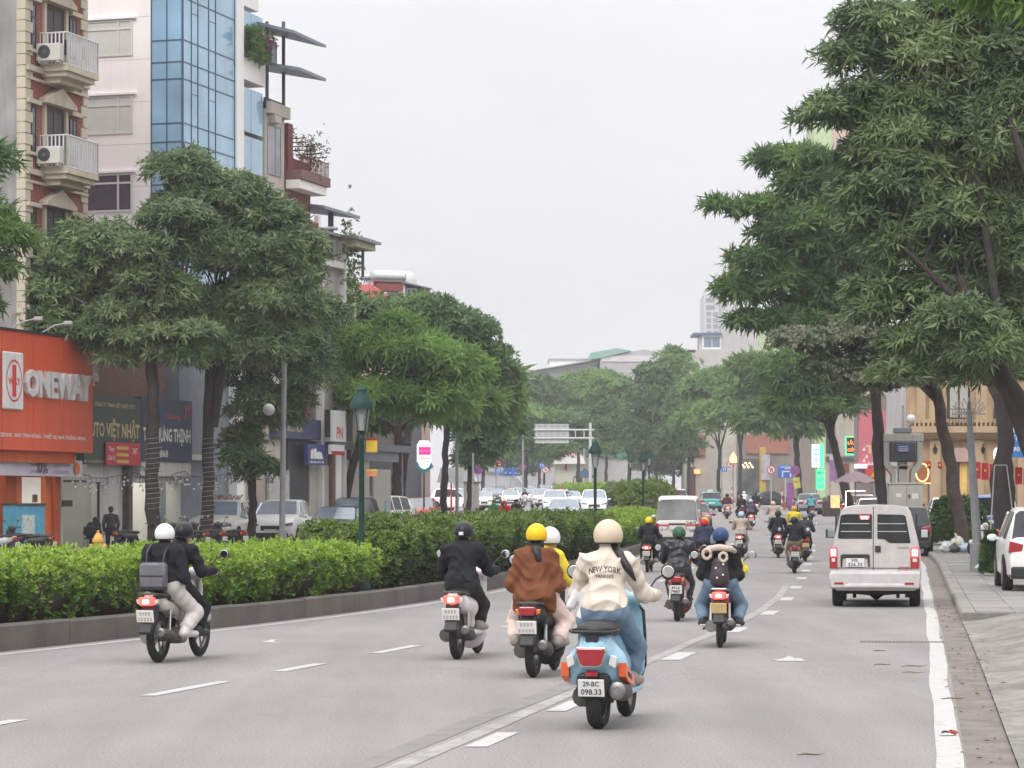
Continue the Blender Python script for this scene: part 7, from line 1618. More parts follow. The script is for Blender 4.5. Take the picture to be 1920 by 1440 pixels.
# ================================================================== right side, distance, street furniture
def facing(px, d, ang=0.): return Plane((px - 960) / F * d, d, ang)
def right_side():
    POST = MATS['steel post']; NEONG = M('green neon', (.05, 1.0, .25), .5, emit=2.2, var=0); NEONW = M('lit white green screen', (.75, 1.0, .85), .5, emit=1.3, var=.15, scale=4); NEONO = M('orange neon', (1, .22, .04), .5, emit=1.8, var=0); WARM = M('warm bulb', (1, .72, .35), .5, emit=6, var=0)
    # ---------------- sandstone building
    d = 128; c = d / F; Q = facing(1700, d, -.06); X = lambda px: (px - 1700) * c; z = lambda py: CZ - (py - HZ) * c; SAND = wallm('sandstone', (.40, .285, .17), var=.2, scale=1.4, streak=.2); SAND2 = wallm('sandstone trim', (.46, .335, .21), var=.12)
    t = house('sandstone fronted building with arched windows and a glowing cornice', Q); bx(t, 'wall', SAND, X(1700), X(1990), 0, 9, -.2, z(640)); bx(t, 'side_wall', wallm('pale side', (.5, .48, .47)), X(1690), X(1700) - .003, .2, 9, -.2, z(650))
    for p0, p1 in ((1742, 1762), (1822, 1842), (1905, 1925)): bx(t, 'pier', SAND2, X(p0), X(p1), -.22, -.003, -.2, z(826))
    for y0, y1, o in ((812, 800, .75), (818, 812, .55), (824, 818, .3), (793, 786, .2)): bx(t, 'cornice', SAND2, X(1708), X(1990), -o, -.004, z(y0), z(y1))
    for p0, p1 in ((1718, 1735), (1742, 1765), (1828, 1850), (1885, 1905)): bx(t, 'pilaster', SAND2, X(p0), X(p1), -.10, -.003, z(786), z(690))
    for p0, p1 in ((1775, 1818), (1862, 1905)):
        m = MB(); u0, u1 = X(p0), X(p1); r = (u1 - u0) / 2; zc = z(735); pts = [(u0, z(785)), (u1, z(785))] + [((u0 + u1) / 2 + r * math.cos(a), zc + r * math.sin(a)) for a in np.linspace(0, math.pi, 11)]; m.prism(pts, -.05, -.003, 'y'); w = m.build('window', DARKWD, t)
        for k in (.12, .55): m = MB(); m.bb(u0 + (u1 - u0) * k, u0 + (u1 - u0) * (k + .34), -.06, -.052, z(783), z(722)); m.build('pane', M('curtained pane', (.42, .40, .36), .3), w)
        railing(t, [(u0 - .1, -.6), (u1 + .1, -.6)], z(800), z(768), TRIM, .14, .012)
    for i in range(34): bx(t, 'baluster', SAND2, X(1712) + i * .21, X(1712) + i * .21 + .09, -.5, -.4, z(800), z(788))
    bx(t, 'doorway', M('glow-painted doorway', (.62, .40, .12), .6, emit=.12, var=.2, scale=2), X(1778), X(1812), -.04, -.004, -.1, z(868)); bx(t, 'door_frame', DARKWD, X(1774), X(1778), -.1, 0, -.1, z(864)); bx(t, 'door_frame', DARKWD, X(1793), X(1798), -.1, 0, -.1, z(868)); bx(t, 'awning', M('pink blind', (.48, .34, .30), .8), X(1778), X(1818), -.3, -.01, z(866), z(840))  # indoor glow put into the doorway panel as faint emission
    for px in (1752, 1841): m = MB(); m.tube([(X(px), -.02, z(832)), (X(px), -.25, z(834)), (X(px), -.25, z(842))], .03, 5); m.lathe([(.06, 0), (.12, .22), (.05, .3)], (X(px), -.25, z(850)), 8); m.build('wall_lantern', TRIM, t)
    m = MB()
    for i in range(40): m.ell((X(1762 + i * 4.2), -.3 - .1 * (i % 3), z(664 + 5 * math.sin(i * 1.7))), .085, 8, 6)
    m.build('cornice_bulb', WARM, t, smooth=180); bx(t, 'upper_cornice', SAND2, X(1708), X(1990), -.35, 0, z(690), z(676))
    s = house('brown signboard with a glowing ring beside the sandstone front', facing(1728, 118), 'ring_sign', 'sign'); c2 = 118 / F; X2 = lambda px: (px - 1728) * c2; z2 = lambda py: CZ - (py - HZ) * c2; bx(s, 'board', M('ring board', (.34, .14, .05), .6), X2(1711), X2(1745), 0, .15, z2(906), z2(864)); bx(s, 'lit_edge', M('warm strip', (1, .55, .25), .5, emit=1.2, var=0), X2(1711), X2(1745), -.02, 0, z2(907), z2(905)); MB().tube([(X2(1729) + .28 * math.cos(a), -.02, z2(886) + .40 * math.sin(a)) for a in np.linspace(0, 2 * math.pi, 25)], .03, 6).build('glowing_ring', M('ring neon', (1, .62, .25), .5, emit=2.2, var=0), s); bx(s, 'leg', POST, X2(1713), X2(1716), 0, .1, -.1, z2(906)); bx(s, 'leg', POST, X2(1740), X2(1743), 0, .1, -.1, z2(906))
    # blue shop banner
    s = house('tall blue banner with white lettering behind the curved trunk', facing(1895, 96), 'shop_banner', 'sign'); c2 = 96 / F; X2 = lambda px: (px - 1895) * c2; z2 = lambda py: CZ - (py - HZ) * c2; bx(s, 'panel', M('banner blue', (.035, .17, .48), .6, var=.12), X2(1871), X2(1935), 0, .05, z2(858), z2(776)); WL = MATS['sign white']; lettering('GIA BẢO', X2(1900), z2(805), .92, .22, -.005, WL, s); lettering('AUTO', X2(1902), z2(821), .7, .2, -.005, WL, s); lettering('090', X2(1902), z2(842), .4, .16, -.005, WL, s); bx(s, 'post', POST, X2(1932), X2(1936), .0, .06, -.1, z2(776)); bx(s, 'post', POST, X2(1871), X2(1873), .0, .06, -.1, z2(776))
    s = thing('lit_globe', 'glowing white oval lamp left of the blue banner', 'lamp', P(1869, 860, 95)); MB().ell((0, 0, .15), (.13, .05, .24)).build('globe', M('lit globe', (1, .93, .75), .5, emit=1.6, var=0), s, smooth=180); MB().bb(-.02, .2, .0, .03, -.15, -.1).build('bracket', POST, s)
    b_ = thing('flag_bunting', 'row of red flags strung across the shop front at the right', 'bunting', P(1868, 890, 97)); c2 = 97 / F; FL = M('flag red', (.46, .03, .04), .8, var=.12); ST = M('flag star', (.62, .42, .05), .7)
    for i, px in enumerate((1742, 1762, 1832, 1847, 1862, 1878, 1894, 1910, 1926)):
        x = (px - 1868) * c2; n = 6; y0 = 866 + (px - 1832) * .13 if px > 1800 else 866; zt = -(y0 - 890) * c2; hh = .62 if px > 1800 else .25; w_ = .26 if px > 1800 else .14
        m = MB(); m.loft([[(x - w_ / 2 + w_ * k / n, .03 * math.sin(k * 1.5 + i + zz * 4), zz) for k in range(n + 1)] for zz in np.linspace(zt - hh, zt, 5)], closed=False, cap=False); f = m.build('flag', FL, b_, smooth=180); MB().lathe([(.05, -.045), (.05, -.04)], (x, 0, zt - hh * .45), 5, 'y').build('star', ST, f)
    # ---------------- substation with cabinet
    d = 108; c = d / F; s = house('grey transformer on pale V-shaped arms over the street cabinet', facing(1692, d), 'transformer', 'transformer'); X = lambda px: (px - 1692) * c; z = lambda py: CZ - (py - HZ) * c; PG = wallm('pale grey paint', (.40, .39, .35), streak=.15); DG = M('dark transformer', (.06, .065, .075), .6, var=.2)
    for sg in (-1, 1): m = MB(); m.prism([(X(1692 + sg * 33), z(818)), (X(1692 + sg * 36), z(826)), (X(1692 + sg * 36), z(872)), (X(1692 + sg * 22), z(890)), (X(1692 + sg * 22), z(910)), (X(1692 + sg * 14), z(910)), (X(1692 + sg * 14), z(884)), (X(1692 + sg * 26), z(866)), (X(1692 + sg * 26), z(826))], -.25, .25, 'y'); m.build('arm', PG, s)
    MB().rbox(X(1655), X(1730), -.28, .28, z(829), z(813), .04).build('cross_head', PG, s); MB().rbox(X(1668), X(1716), -.4, .3, z(866), z(828), .05).build('transformer_box', DG, s)
    for i in range(8): bx(s, 'cooling_fin', DG, X(1670) + i * .13, X(1670) + i * .13 + .04, -.46, -.4, z(864), z(836))
    MB().rbox(X(1676), X(1708), -.3, .3, z(812), z(802), .03).build('bushing_box', M('bushing grey', (.22, .23, .25), .6), s); bx(s, 'warning_plate', M('plate blue', (.06, .08, .22), .6), X(1679), X(1702), -.475, -.462, z(848), z(833)); 
    for zz in (838, 842, 845.5): bx(s, 'plate_line', WPAINT, X(1682), X(1699), -.480, -.476, z(zz + .7), z(zz - .4))
    bx(s, 'stem', PG, X(1684), X(1700), -.2, .2, -.1, z(866)); bx(s, 'beam', PG, X(1672), X(1712), -.2, .2, z(880), z(874))
    s = house('wide pale grey electric cabinet with two doors below the transformer', facing(1700, 100), 'electric_cabinet', 'cabinet'); c2 = 100 / F; X = lambda px: (px - 1700) * c2; z = lambda py: CZ - (py - HZ) * c2; MB().rbox(X(1668), X(1731), 0, .7, .0, z(908), .02).build('case', PG, s); MB().rbox(X(1666), X(1733), -.03, .73, z(908), z(905), .01).build('lid', PG, s); bx(s, 'door_gap', TRIM, X(1699.6), X(1700.2), -.003, 0, .2, z(910)); bx(s, 'lock', TRIM, X(1703), X(1706), -.02, 0, z(934), z(927)); bx(s, 'notice', WPAINT, X(1680), X(1690), -.003, 0, z(932), z(925)); bx(s, 'notice', WPAINT, X(1710), X(1722), -.003, 0, z(935), z(925))
    # ---------------- pink sign wall, cream house, neon
    d = 172; c = d / F; Q = facing(1640, d, -.1); X = lambda px: (px - 1640) * c; z = lambda py: CZ - (py - HZ) * c
    t = house('shop house with a big pink sign wall behind the pennant tree', Q); bx(t, 'wall', wallm('dim shop', (.22, .18, .17)), X(1608), X(1700), .3, 8, 0, z(740)); PK = M('pink sign', (.50, .14, .17), .6, var=.08); bx(t, 'pink_panel', PK, X(1610), X(1690), 0, .28, z(875), z(770)); lettering('T G I', X(1648), z(842), 1.7, .55, -.01, GOLDP, t, bold=.05); bx(t, 'pink_light', M('lit pink strip', (1, .55, .85), .5, emit=1.2, var=0), X(1602), X(1626), -.15, -.01, z(878), z(870)); bx(t, 'lower_sign', M('red shop sign', (.5, .06, .05), .6), X(1622), X(1690), -.1, 0, z(892), z(877)); bx(t, 'menu_wall', M('menu wall', (.45, .42, .34), .7, var=.4, scale=2), X(1640), X(1680), -.08, .28, z(930), z(893))
    d = 200; c = d / F; Q = facing(1570, d, -.12); X = lambda px: (px - 1570) * c; z = lambda py: CZ - (py - HZ) * c; t = house('cream corner house carrying the neon signs', Q); bx(t, 'wall', wallm('old cream', (.42, .38, .32)), X(1548), X(1618), 0, 9, .5, z(740)); bx(t, 'band', M('dark band', (.10, .10, .10), .8), X(1548), X(1618), -.3, 0, z(862), z(856)); bx(t, 'dark_bay', M('dark window bay', (.06, .055, .055), .7), X(1549), X(1566), -.05, 0, z(850), z(770))
    bx(t, 'no_smoking_ring', M('ring brown', (.22, .06, .05), .7), X(1582), X(1592), -.03, -.01, z(887), z(869))
    s = house('green framed neon sign with orange letters on the cream house', facing(1596, 196), 'neon_sign', 'sign'); c2 = 196 / F; X = lambda px: (px - 1596) * c2; z = lambda py: CZ - (py - HZ) * c2; MB().rbox(X(1587), X(1605), 0, .15, z(851), z(820), .02).build('board', TRIM, s); m = MB(); a, b, e, g_ = X(1586), X(1606), z(852), z(819); m.tube([(a, -.03, e), (b, -.03, e), (b, -.03, g_), (a, -.03, g_), (a, -.03, e)], .05, 5); m.build('neon_frame', NEONG, s); lettering('LẨU', X(1596), z(829), .5, .36, -.02, NEONO, s, bold=.03); lettering('CUỐN', X(1596), z(842), .56, .36, -.02, NEONO, s, bold=.03); bx(s, 'bracket', POST, X(1605), X(1612), .05, .1, z(838), z(835))
    s = house('bright green vertical light box sign with a white upper screen', facing(1534, 206), 'neon_sign', 'sign'); c2 = 206 / F; X = lambda px: (px - 1534) * c2; z = lambda py: CZ - (py - HZ) * c2; bx(s, 'screen', NEONW, X(1523), X(1537), 0, .3, z(876), z(833)); bx(s, 'green_side', NEONG, X(1537.2), X(1544), .02, .3, z(876), z(833))
    for k in (843, 852, 862): bx(s, 'green_line', NEONG, X(1525), X(1535), -.02, 0, z(k + 1.5), z(k - 1.5))
    for y0, y1, tx in ((892, 880, 'MÍA'), (905, 893, 'CÂY'), (917, 906, 'TƯƠI')): q = bx(s, 'green_tile', NEONG, X(1531), X(1546), .02, .3, z(y1 + 11.6), z(y1)); lettering(tx, X(1538.5), z((y0 + y1) / 2), .45, .3, .0, TRIM, q)
    bx(s, 'post', POST, X(1530), X(1532), .1, .2, .8, z(830))
    s = house('tall violet advertising poster beside the green neon', facing(1566, 190), 'poster_board', 'poster'); c2 = 190 / F; X = lambda px: (px - 1566) * c2; z = lambda py: CZ - (py - HZ) * c2; bx(s, 'panel', M('violet poster', (.24, .13, .26), .6, var=.5, scale=1.5), X(1555), X(1577), 0, .1, z(902), z(853)); bx(s, 'head_band', M('poster lilac', (.45, .40, .48), .6), X(1555), X(1577), -.01, 0, z(862), z(853)); bx(s, 'post', POST, X(1556), X(1557), .1, .2, .6, z(853)); bx(s, 'post', POST, X(1575), X(1576), .1, .2, .6, z(853))
    # stall with umbrella
    d = 148; x = (1604 - 960) / F * d; s = thing('street_umbrella', 'large dusty mauve umbrella over the pavement stall', 'umbrella', (x, d, gz(d) + .14)); m = MB(); r = 1.15; zt = P(0, 884, d).z - gz(d) - .14; n = 16; rings = []
    for j in range(5):
        t_ = j / 4; rings.append([((.02 + r * t_) * math.cos(2 * math.pi * k / n), (.02 + r * t_) * math.sin(2 * math.pi * k / n), zt - .55 * t_ ** 1.6 - (.10 * (k % 2) if j == 4 else 0)) for k in range(n)])
    m.loft(rings, cap=False); m.build('canopy', M('mauve canvas', (.25, .18, .20), .8, var=.12), s, smooth=60); MB().tube([(0, 0, 0), (0, 0, zt)], .025, 6).build('pole', POST, s)
    s = thing('food_stall', 'small lit food stall under the mauve umbrella', 'stall', (x, d + .5, gz(d) + .14)); MB().rbox(-.7, .9, -.3, .3, 0, .85, .02).build('counter', M('stall red', (.45, .07, .04), .6, var=.3, scale=4), s); MB().rbox(-1.35, -.85, -.35, -.25, .75, 1.45, .02).build('lit_menu', M('lit orange menu', (1, .55, .25), .5, emit=.7, var=.2, scale=6), s); MB().bb(-.53, -.49, -.32, -.26, .6, 1.7).build('tube_lamp', M('tube lamp', (1, .98, .9), .5, emit=3, var=0), s); MB().bb(-.4, .6, -.1, -.04, 1.68, 1.73).build('tube_lamp', MATS['tube lamp'], s); MB().bb(.1, .9, -.32, -.28, 1.1, 1.35).build('red_sign', M('stall sign', (.5, .05, .05), .6), s)
    # flower tubs at kerb
    s = thing('planter_wall', 'dark planter boxes at the corner kerb behind the grey sedan', 'planter', ((1558 - 960) / F * 176, 176, gz(176))); MB().rbox(-.55, .95, -.3, .3, 0, 1.0, .03).build('box', M('dark planter', (.06, .055, .05), .9, var=.3), s); C = rng.normal(0, 1, (120, 3)) * np.array([[.4, .15, .12]]) + np.array([[.2, 0, 1.1]]); V, Fc = whorls(C, rand_dirs(120), 5, .14, .05, .9, .1); ob('foliage', np_mesh('foliage', V, Fc, False), LEAF['mid'], s)
    # ---------------- taller blocks behind
    d = 430; c = d / F; Q = facing(1360, d); X = lambda px: (px - 1360) * c; z = lambda py: CZ - (py - HZ) * c; GW = wallm('pale grey flank', (.50, .48, .46), streak=.12); t = house('pale grey blank-walled house with a glazed roof room', Q); bx(t, 'wall', GW, X(1292), X(1424), 0, 14, .5, z(655)); bx(t, 'upper_wall', GW, X(1352), X(1424), .3, 12, z(655), z(618)); bx(t, 'roof_room', WHITEW, X(1317), X(1352), .1, 8, z(655), z(628)); w = window(t, X(1319), X(1351), z(652), z(631), .1, WPAINT, M('bluish pane', (.18, .25, .33), .1), .12, (X(1335),)); bx(t, 'roof_edge', M('blue roof strip', (.10, .14, .24), .6), X(1300), X(1353), -.5, 8, z(628), z(624)); bx(t, 'post', POST, X(1308), X(1310), 0, .2, z(655), z(628)); bx(t, 'grille', TRIM, X(1290), X(1304), -.05, 0, z(661), z(656))
    for k in range(3): bx(t, 'ground_shop', M('cream shop bay', (.44, .40, .33), .7, var=.2, scale=.7), X(1320 + k * 34), X(1352 + k * 34), -.3, -.02, .8, z(800))
    d = 440; c = d / F; Q = facing(1480, d); X = lambda px: (px - 1480) * c; z = lambda py: CZ - (py - HZ) * c; LG = wallm('light green wall', (.48, .60, .33), streak=.1); t = house('tall light green and peach block behind the spreading tree', Q); bx(t, 'wall', LG, X(1422), X(1526), 0, 12, .5, z(600)); bx(t, 'wall', LG, X(1526), X(1562), .02, 12, .5, z(195)); bx(t, 'front_panel', wallm('peach', (.58, .42, .34)), X(1560), X(1640), -.2, 12, .5, z(215))
    for i in range(7):
        for j in range(2): window(t, X(1566 + j * 36), X(1590 + j * 36), z(300 + i * 70), z(262 + i * 70), -.2, WPAINT, WGLASS, .12)
    d = 338; c = d / F; Q = facing(1445, d); X = lambda px: (px - 1445) * c; z = lambda py: CZ - (py - HZ) * c; t = house('row of cafes with warm lamps and yellow panels beyond the junction', Q, 'shop_row'); bx(t, 'wall', wallm('cafe dim', (.26, .22, .19)), X(1392), X(1530), 1, 9, .8, z(815)); bx(t, 'yellow_panel', M('cafe yellow', (.50, .36, .06), .7), X(1425), X(1437), .6, .98, .9, z(838)); bx(t, 'poster', M('lilac board', (.42, .38, .44), .6, var=.3, scale=1), X(1428), X(1444), .3, .5, z(900), z(852)); bx(t, 'glass_front', M('cafe glass', (.10, .10, .10), .1, var=.5, scale=.8), X(1392), X(1424), .8, .98, 1., z(860)); bx(t, 'red_panel', M('terracotta', (.36, .14, .10), .7), X(1400), X(1480), .7, .97, z(850), z(815))
    m = MB()
    for i in range(9): m.ell((X(1391 + i * 2.6), .6, z(868 + (i % 3) * 4)), .10, 8, 6)
    m.build('warm_bulb', WARM, t, smooth=180)
    s = thing('lit_globe', 'glowing yellow bell lamp above the red-rimmed round signs', 'lamp', P(1375, 860, 238)); MB().lathe([(.02, .55), (.12, .4), (.3, .1), (.32, -.3), (.2, -.35)], (0, 0, 0), 14).build('bell', M('lit bell', (1, .75, .2), .5, emit=2., var=0), s, smooth=60); MB().bb(-.03, .03, .2, .25, -6, .4).build('post', POST, s)
    # brick red shop under dark tree
    d = 372; c = d / F; Q = facing(1300, d); X = lambda px: (px - 1300) * c; z = lambda py: CZ - (py - HZ) * c; t = house('shaded house with a terracotta upper storey beyond the taxi', Q); bx(t, 'wall', wallm('shade beige', (.40, .36, .31)), X(1285), X(1345), 0, 9, 1, z(800)); bx(t, 'terracotta_band', M('terracotta shade', (.26, .10, .08), .8), X(1296), X(1322), -.2, -.01, z(858), z(815)); bx(t, 'doorway', M('dark red doorway', (.10, .02, .02), .8), X(1290), X(1304), -.1, -.01, 1., z(875)); bx(t, 'lit_sign', M('lit orange sign', (1, .4, .15), .5, emit=1.0, var=.3, scale=1), X(1301), X(1312), -.5, -.2, z(888), z(880))
    # far tower
    d = 760; c = d / F; Q = facing(1340, d); X = lambda px: (px - 1340) * c; z = lambda py: CZ - (py - HZ) * c; t = house('pale high-rise tower far behind the grey house', Q, 'high_rise'); FT = wallm('far pale', (.55, .55, .57), streak=0); bx(t, 'wall', FT, X(1320), X(1348), 0, 16, 0, z(552)); bx(t, 'wing', FT, X(1348), X(1372), 3, 16, 0, z(562)); FP = M('far pane', (.25, .27, .31), .3)
    for i, py in enumerate((563, 577, 589, 601, 612, 624, 636)):
        for a, b in (((1325, 1333), (1337, 1346)) if i > 1 else ((1324, 1340),)): bx(t, 'window', FP, X(a), X(b), -.05, .1, z(py + 4), z(py - 4))
    # sheds in the middle distance
    d = 540; c = d / F; Q = facing(1110, d); X = lambda px: (px - 1110) * c; z = lambda py: CZ - (py - HZ) * c; t = house('long grey industrial sheds with a green roof on the skyline', Q, 'industrial_shed'); SW = wallm('shed grey', (.44, .43, .45), streak=0.05); SR = M('shed roof', (.36, .38, .40), .6); m = MB(); m.prism([(X(975), 0), (X(1120), 0), (X(1120), z(677)), (X(990), z(699)), (X(975), z(699))], 0, 40, 'y'); m.build('wall', SW, t); m = MB(); m.prism([(X(978), z(700)), (X(1124), z(675)), (X(1124), z(673)), (X(978), z(698))], -2, 42, 'y'); m.build('roof', SR, t); m = MB(); m.prism([(X(1124), 0), (X(1240), 0), (X(1240), z(664)), (X(1205), z(657)), (X(1124), z(674))], -4, 40, 'y'); m.build('wall', SW, t); bx(t, 'pale_gable', wallm('shed white', (.62, .60, .58), streak=0), X(1126), X(1238), -4.2, -4.01, z(680), z(669)); m = MB(); m.prism([(X(1106), z(676)), (X(1106), z(664)), (X(1155), z(655)), (X(1182), z(660)), (X(1126), z(673))], -4.5, 42, 'y'); m.build('roof', M('green roof', (.25, .42, .36), .6), t); bx(t, 'pale_block', WHITEW, X(1032), X(1106), 12, 30, z(695), z(668)); bx(t, 'roof_edge', SR, X(1030), X(1108), 11.5, 30.5, z(668), z(666.5))
    # shops at the bend
    d = 395; c = d / F; Q = facing(1090, d); X = lambda px: (px - 1090) * c; z = lambda py: CZ - (py - HZ) * c; t = house('white roadside shop with red roof letters beyond the sign gantry', Q, 'roadside_shop', 'shop'); bx(t, 'wall', wallm('shop cream', (.56, .55, .45), streak=0), X(1040), X(1096), 0, 10, 1, z(868)); m = MB(); m.prism([(X(1036), z(870)), (X(1098), z(870)), (X(1090), z(850)), (X(1050), z(850))], -1.2, 8, 'y'); m.build('roof', WHITEW, t); lettering('VINH HOA', X(1072), z(850), 3.0, .8, -1.4, M('roof letter red', (.45, .12, .12), .7), t); bx(t, 'red_banner', RED, X(1059), X(1063), -.3, -.1, z(882), z(870)); bx(t, 'dark_door', TRIM, X(1080), X(1092), -.1, -.01, 1, z(884))
    t2 = house('green fronted shed right of the white roadside shop', facing(1140, 405), 'roadside_shop', 'shop'); c = 405 / F; X = lambda px: (px - 1140) * c; bx(t2, 'wall', wallm('shed cream', (.50, .50, .48), streak=0), X(1096), X(1180), 0, 8, 1, z(840)); bx(t2, 'green_band', M('green band', (.06, .26, .19), .6), X(1098), X(1180), -.5, -.01, z(858), z(836))
    s = thing('tent', 'dark blue pointed market tent by the roadside shop', 'tent', ((1096 - 960) / F * 360, 360, gz(360))); m = MB(); m.add([(-1.6, -1.4, 3.0), (1.6, -1.4, 3.0), (1.6, 1.4, 3.0), (-1.6, 1.4, 3.0), (0, 0, 4.3)], [(0, 1, 4), (1, 2, 4), (2, 3, 4), (3, 0, 4)]); m.build('canopy', M('tent navy', (.03, .05, .12), .7), s)
    for x, y in ((-1.5, -1.3), (1.5, -1.3), (1.5, 1.3), (-1.5, 1.3)): MB().bb(x - .05, x + .05, y - .05, y + .05, 0, 3.0).build('leg', POST, s)
    # flyover ramp
    s = thing('flyover', 'concrete flyover ramp rising away between the far trees', 'flyover', ((948 - 960) / F * 380, 380, gz(380)), .055); FC = wallm('flyover concrete', (.38, .38, .40), streak=.1); m = MB(); L = 120; 
    m.loft([[(-3.2, y, zz - 1.2), (3.2, y, zz - 1.2), (3.2, y, zz), (-3.2, y, zz)] for y, zz in ((0, .3), (30, 2.6), (80, 7.5), (L, 10.5))]); m.build('deck', M('flyover deck', (.22, .22, .23), .9), s)
    for sg in (-1, 1): m = MB(); m.loft([[(sg * 3.2, y, -1), (sg * 3.5, y, -1), (sg * 3.5, y, zz + 1.0), (sg * 3.2, y, zz + 1.0)] for y, zz in ((0, .3), (30, 2.6), (80, 7.5), (L, 10.5))]); m.build('parapet', FC, s)
    m = MB(); m.loft([[(-3.0, y, -1), (3.0, y, -1), (3.0, y, zz - 1.2), (-3.0, y, zz - 1.2)] for y, zz in ((10, 1.3), (30, 2.6), (80, 7.5), (L, 10.5))]); m.build('retaining_wall', FC, s)
GOLDP = M('cream gold letter', (.62, .45, .24), .5)
right_side()

def furniture():
    POST = MATS['steel post']; LG = M('lantern green', (.010, .042, .034), .6, var=.15, scale=8, spec=.3); GALV = M('galvanised pole', (.30, .31, .32), .5, metal=.3, var=.15, scale=3, streak=.2)
    # ---------------- green lantern posts
    def lantern(lab, px, d, ztop):
        x = (px - 960) / F * d; b = gz(d) + MH - .05; t = thing('lantern_post', lab, 'street lamp', (x, d, b), 0, 'green lantern posts in the median'); H_ = ztop - b; k = H_ / 3.65
        MB().lathe([(.17, 0), (.17, .10), (.14, .14), (.14, .42), (.16, .46), (.12, .52), (.085, .60), (.10, .64), (.07, .70), (.055, .9), (.045, H_ - 1.0), (.06, H_ - .98), (.05, H_ - .95), (.05, H_ - .90)], (0, 0, 0), 14).build('post', LG, t, smooth=40)
        m = MB()
        for i in range(4):
            a = math.pi / 4 + i * math.pi / 2; m.tube([(.05 * math.cos(a), .05 * math.sin(a), H_ - .92), (.10 * math.cos(a), .10 * math.sin(a), H_ - .84), (.17 * math.cos(a), .17 * math.sin(a), H_ - .40)], .012, 5)
        hd_ = m.build('lantern_frame', LG, t); MB().lathe([(.10, H_ - .84), (.16, H_ - .42)], (0, 0, 0), 8, cap=False).build('lantern_glass', M('lantern glass', (.35, .38, .38), .1, alpha=.35, var=.1), hd_); MB().tube([(0, 0, H_ - .84), (0, 0, H_ - .55)], [.035, .045], 8).build('lamp_bulb', M('bulb grey', (.4, .4, .4), .3), hd_)
        MB().lathe([(.215, H_ - .44), (.215, H_ - .36), (.18, H_ - .27), (.10, H_ - .15), (.10, H_ - .13), (.10, H_ - .09), (.05, H_ - .05), (.02, H_)], (0, 0, 0), 18).build('hood', LG, t, smooth=40)
    lantern('green lantern post between the low hedge and the tall dark hedge', 678, 48.75, P(0, 721, 48.75).z); lantern('green lantern post showing above the far end of the tall hedge', 1116, 87.5, P(0, 825, 87.5).z); lantern('green lantern post standing in the round shrubs left of the minibus', 1206, 118.8, P(0, 846, 119).z); lantern('farther green lantern post just right of the shrub one', 1217, 141, P(0, 842, 141).z); lantern('small far lantern post left of the shrub one', 1182, 175, P(0, 852, 175).z)
    # ---------------- lamp columns
    def column(lab, pxb, pxt, d, ytop, r=.09, arms=(), ring=None, name='lamp_post', up=.12, group='grey street poles', globe=None, lotus=None, cat='street lamp'):
        x0 = (pxb - 960) / F * d; x1 = (pxt - 960) / F * d; zb = gz(d) + up; zt = P(0, ytop, d).z; t = thing(name, lab, cat, (x0, d, zb), 0, group); H_ = zt - zb; dx = x1 - x0
        MB().tube([(0, 0, 0), (0, 0, .7), (0, 0, .72), (dx, 0, H_)], [r * 1.5, r * 1.5, r, r * .62], 10).build('post', GALV, t, smooth=50)
        for ax, az in arms: m = MB(); m.tube([(dx, 0, H_ - .6), (dx + ax * .5, 0, H_ + az * .6), (dx + ax, 0, H_ + az)], .035, 6); m.rbox(dx + ax - .1, dx + ax + .55, -.12, .12, H_ + az - .04, H_ + az + .07, .03); m.build('lamp_arm', GALV, t)
        if lotus:
            m = MB(); zl = P(0, lotus[0], d).z - zb; w = lotus[1]; xx = dx * zl / H_
            m.tube([(xx - w, 0, zl), (xx + w, 0, zl)], .018, 5)
            for i in range(-4, 5):
                a = i * .33; hgt = .42 * math.cos(a * .8); wd = w * .28; cx = xx + math.sin(a) * w * .55
                for s_ in (-1, 1): m.tube([(cx, 0, zl), (cx + s_ * wd * .5 + math.sin(a) * .1, 0, zl + hgt * .5), (cx + math.sin(a) * w * .45, 0, zl + hgt)], .010, 4)
            m.build('lotus_ornament', M('wire white', (.42, .42, .40), .5), t)
        for q in globe or ():
            gx, gy = (q[0] - pxt) * d / F, P(0, q[1], d).z - zb; m = MB(); m.tube([(dx, 0, gy - .5), (gx * .6 + dx, 0, gy - .5), (gx + dx, 0, gy - .25)], .025, 6); o = m.build('globe_arm', TRIM, t); MB().ell((gx + dx, 0, gy), .21, 16, 10).build('globe', M('globe glass', (.55, .54, .53), .25), o, smooth=180)
        return t
    column('tall leaning grey lamp column rising through the trees by the white SUV', 529, 536, 92.3, 470, .11, ((1.25, .75), (.9, .28)), globe=((504, 768),))
    column('thin grey pole with a lotus wire ornament on the left', 753, 752, 126, 760, .10, lotus=(829, .5)); column('thin grey pole beyond the red saloon', 857, 856, 142, 740, .10); column('short grey pole beside the beige kiosk', 887, 887, 156, 850, .09); column('slim lamp column behind the far trees left of the gantry', 981, 980, 300, 715, .12, ((.9, .3),), up=0)
    t = column('stout grey pole with a lotus wire ornament on the right pavement', 1832, 1817, 67, 772, .12, lotus=(776, .42), up=.14); MB().tube([(-.18, 0, 3.0), (-.32, 0, 3.2), (-.36, 0, 3.24)], .02, 5).build('hook', GALV, t)
    column('grey pole carrying the triangular warning sign', 1641, 1638, 150, 690, .13, up=.14, name='sign_post', cat='post')
    column('pole of the white globe lamp beside the sandstone building', 1693, 1693, 116, 760, .09, globe=((1708, 786),), up=.14)
    # ---------------- traffic signs
    BLU = M('sign blue', (.03, .14, .50), .4, var=.05); REDS = M('sign rim red', (.55, .03, .04), .4, var=.05); WHS = M('sign plate white', (.66, .66, .66), .4, var=.05); YLS = M('sign yellow', (.72, .42, .02), .4, var=.05); ALB = M('sign back', (.42, .43, .44), .5, var=.08, streak=.1)
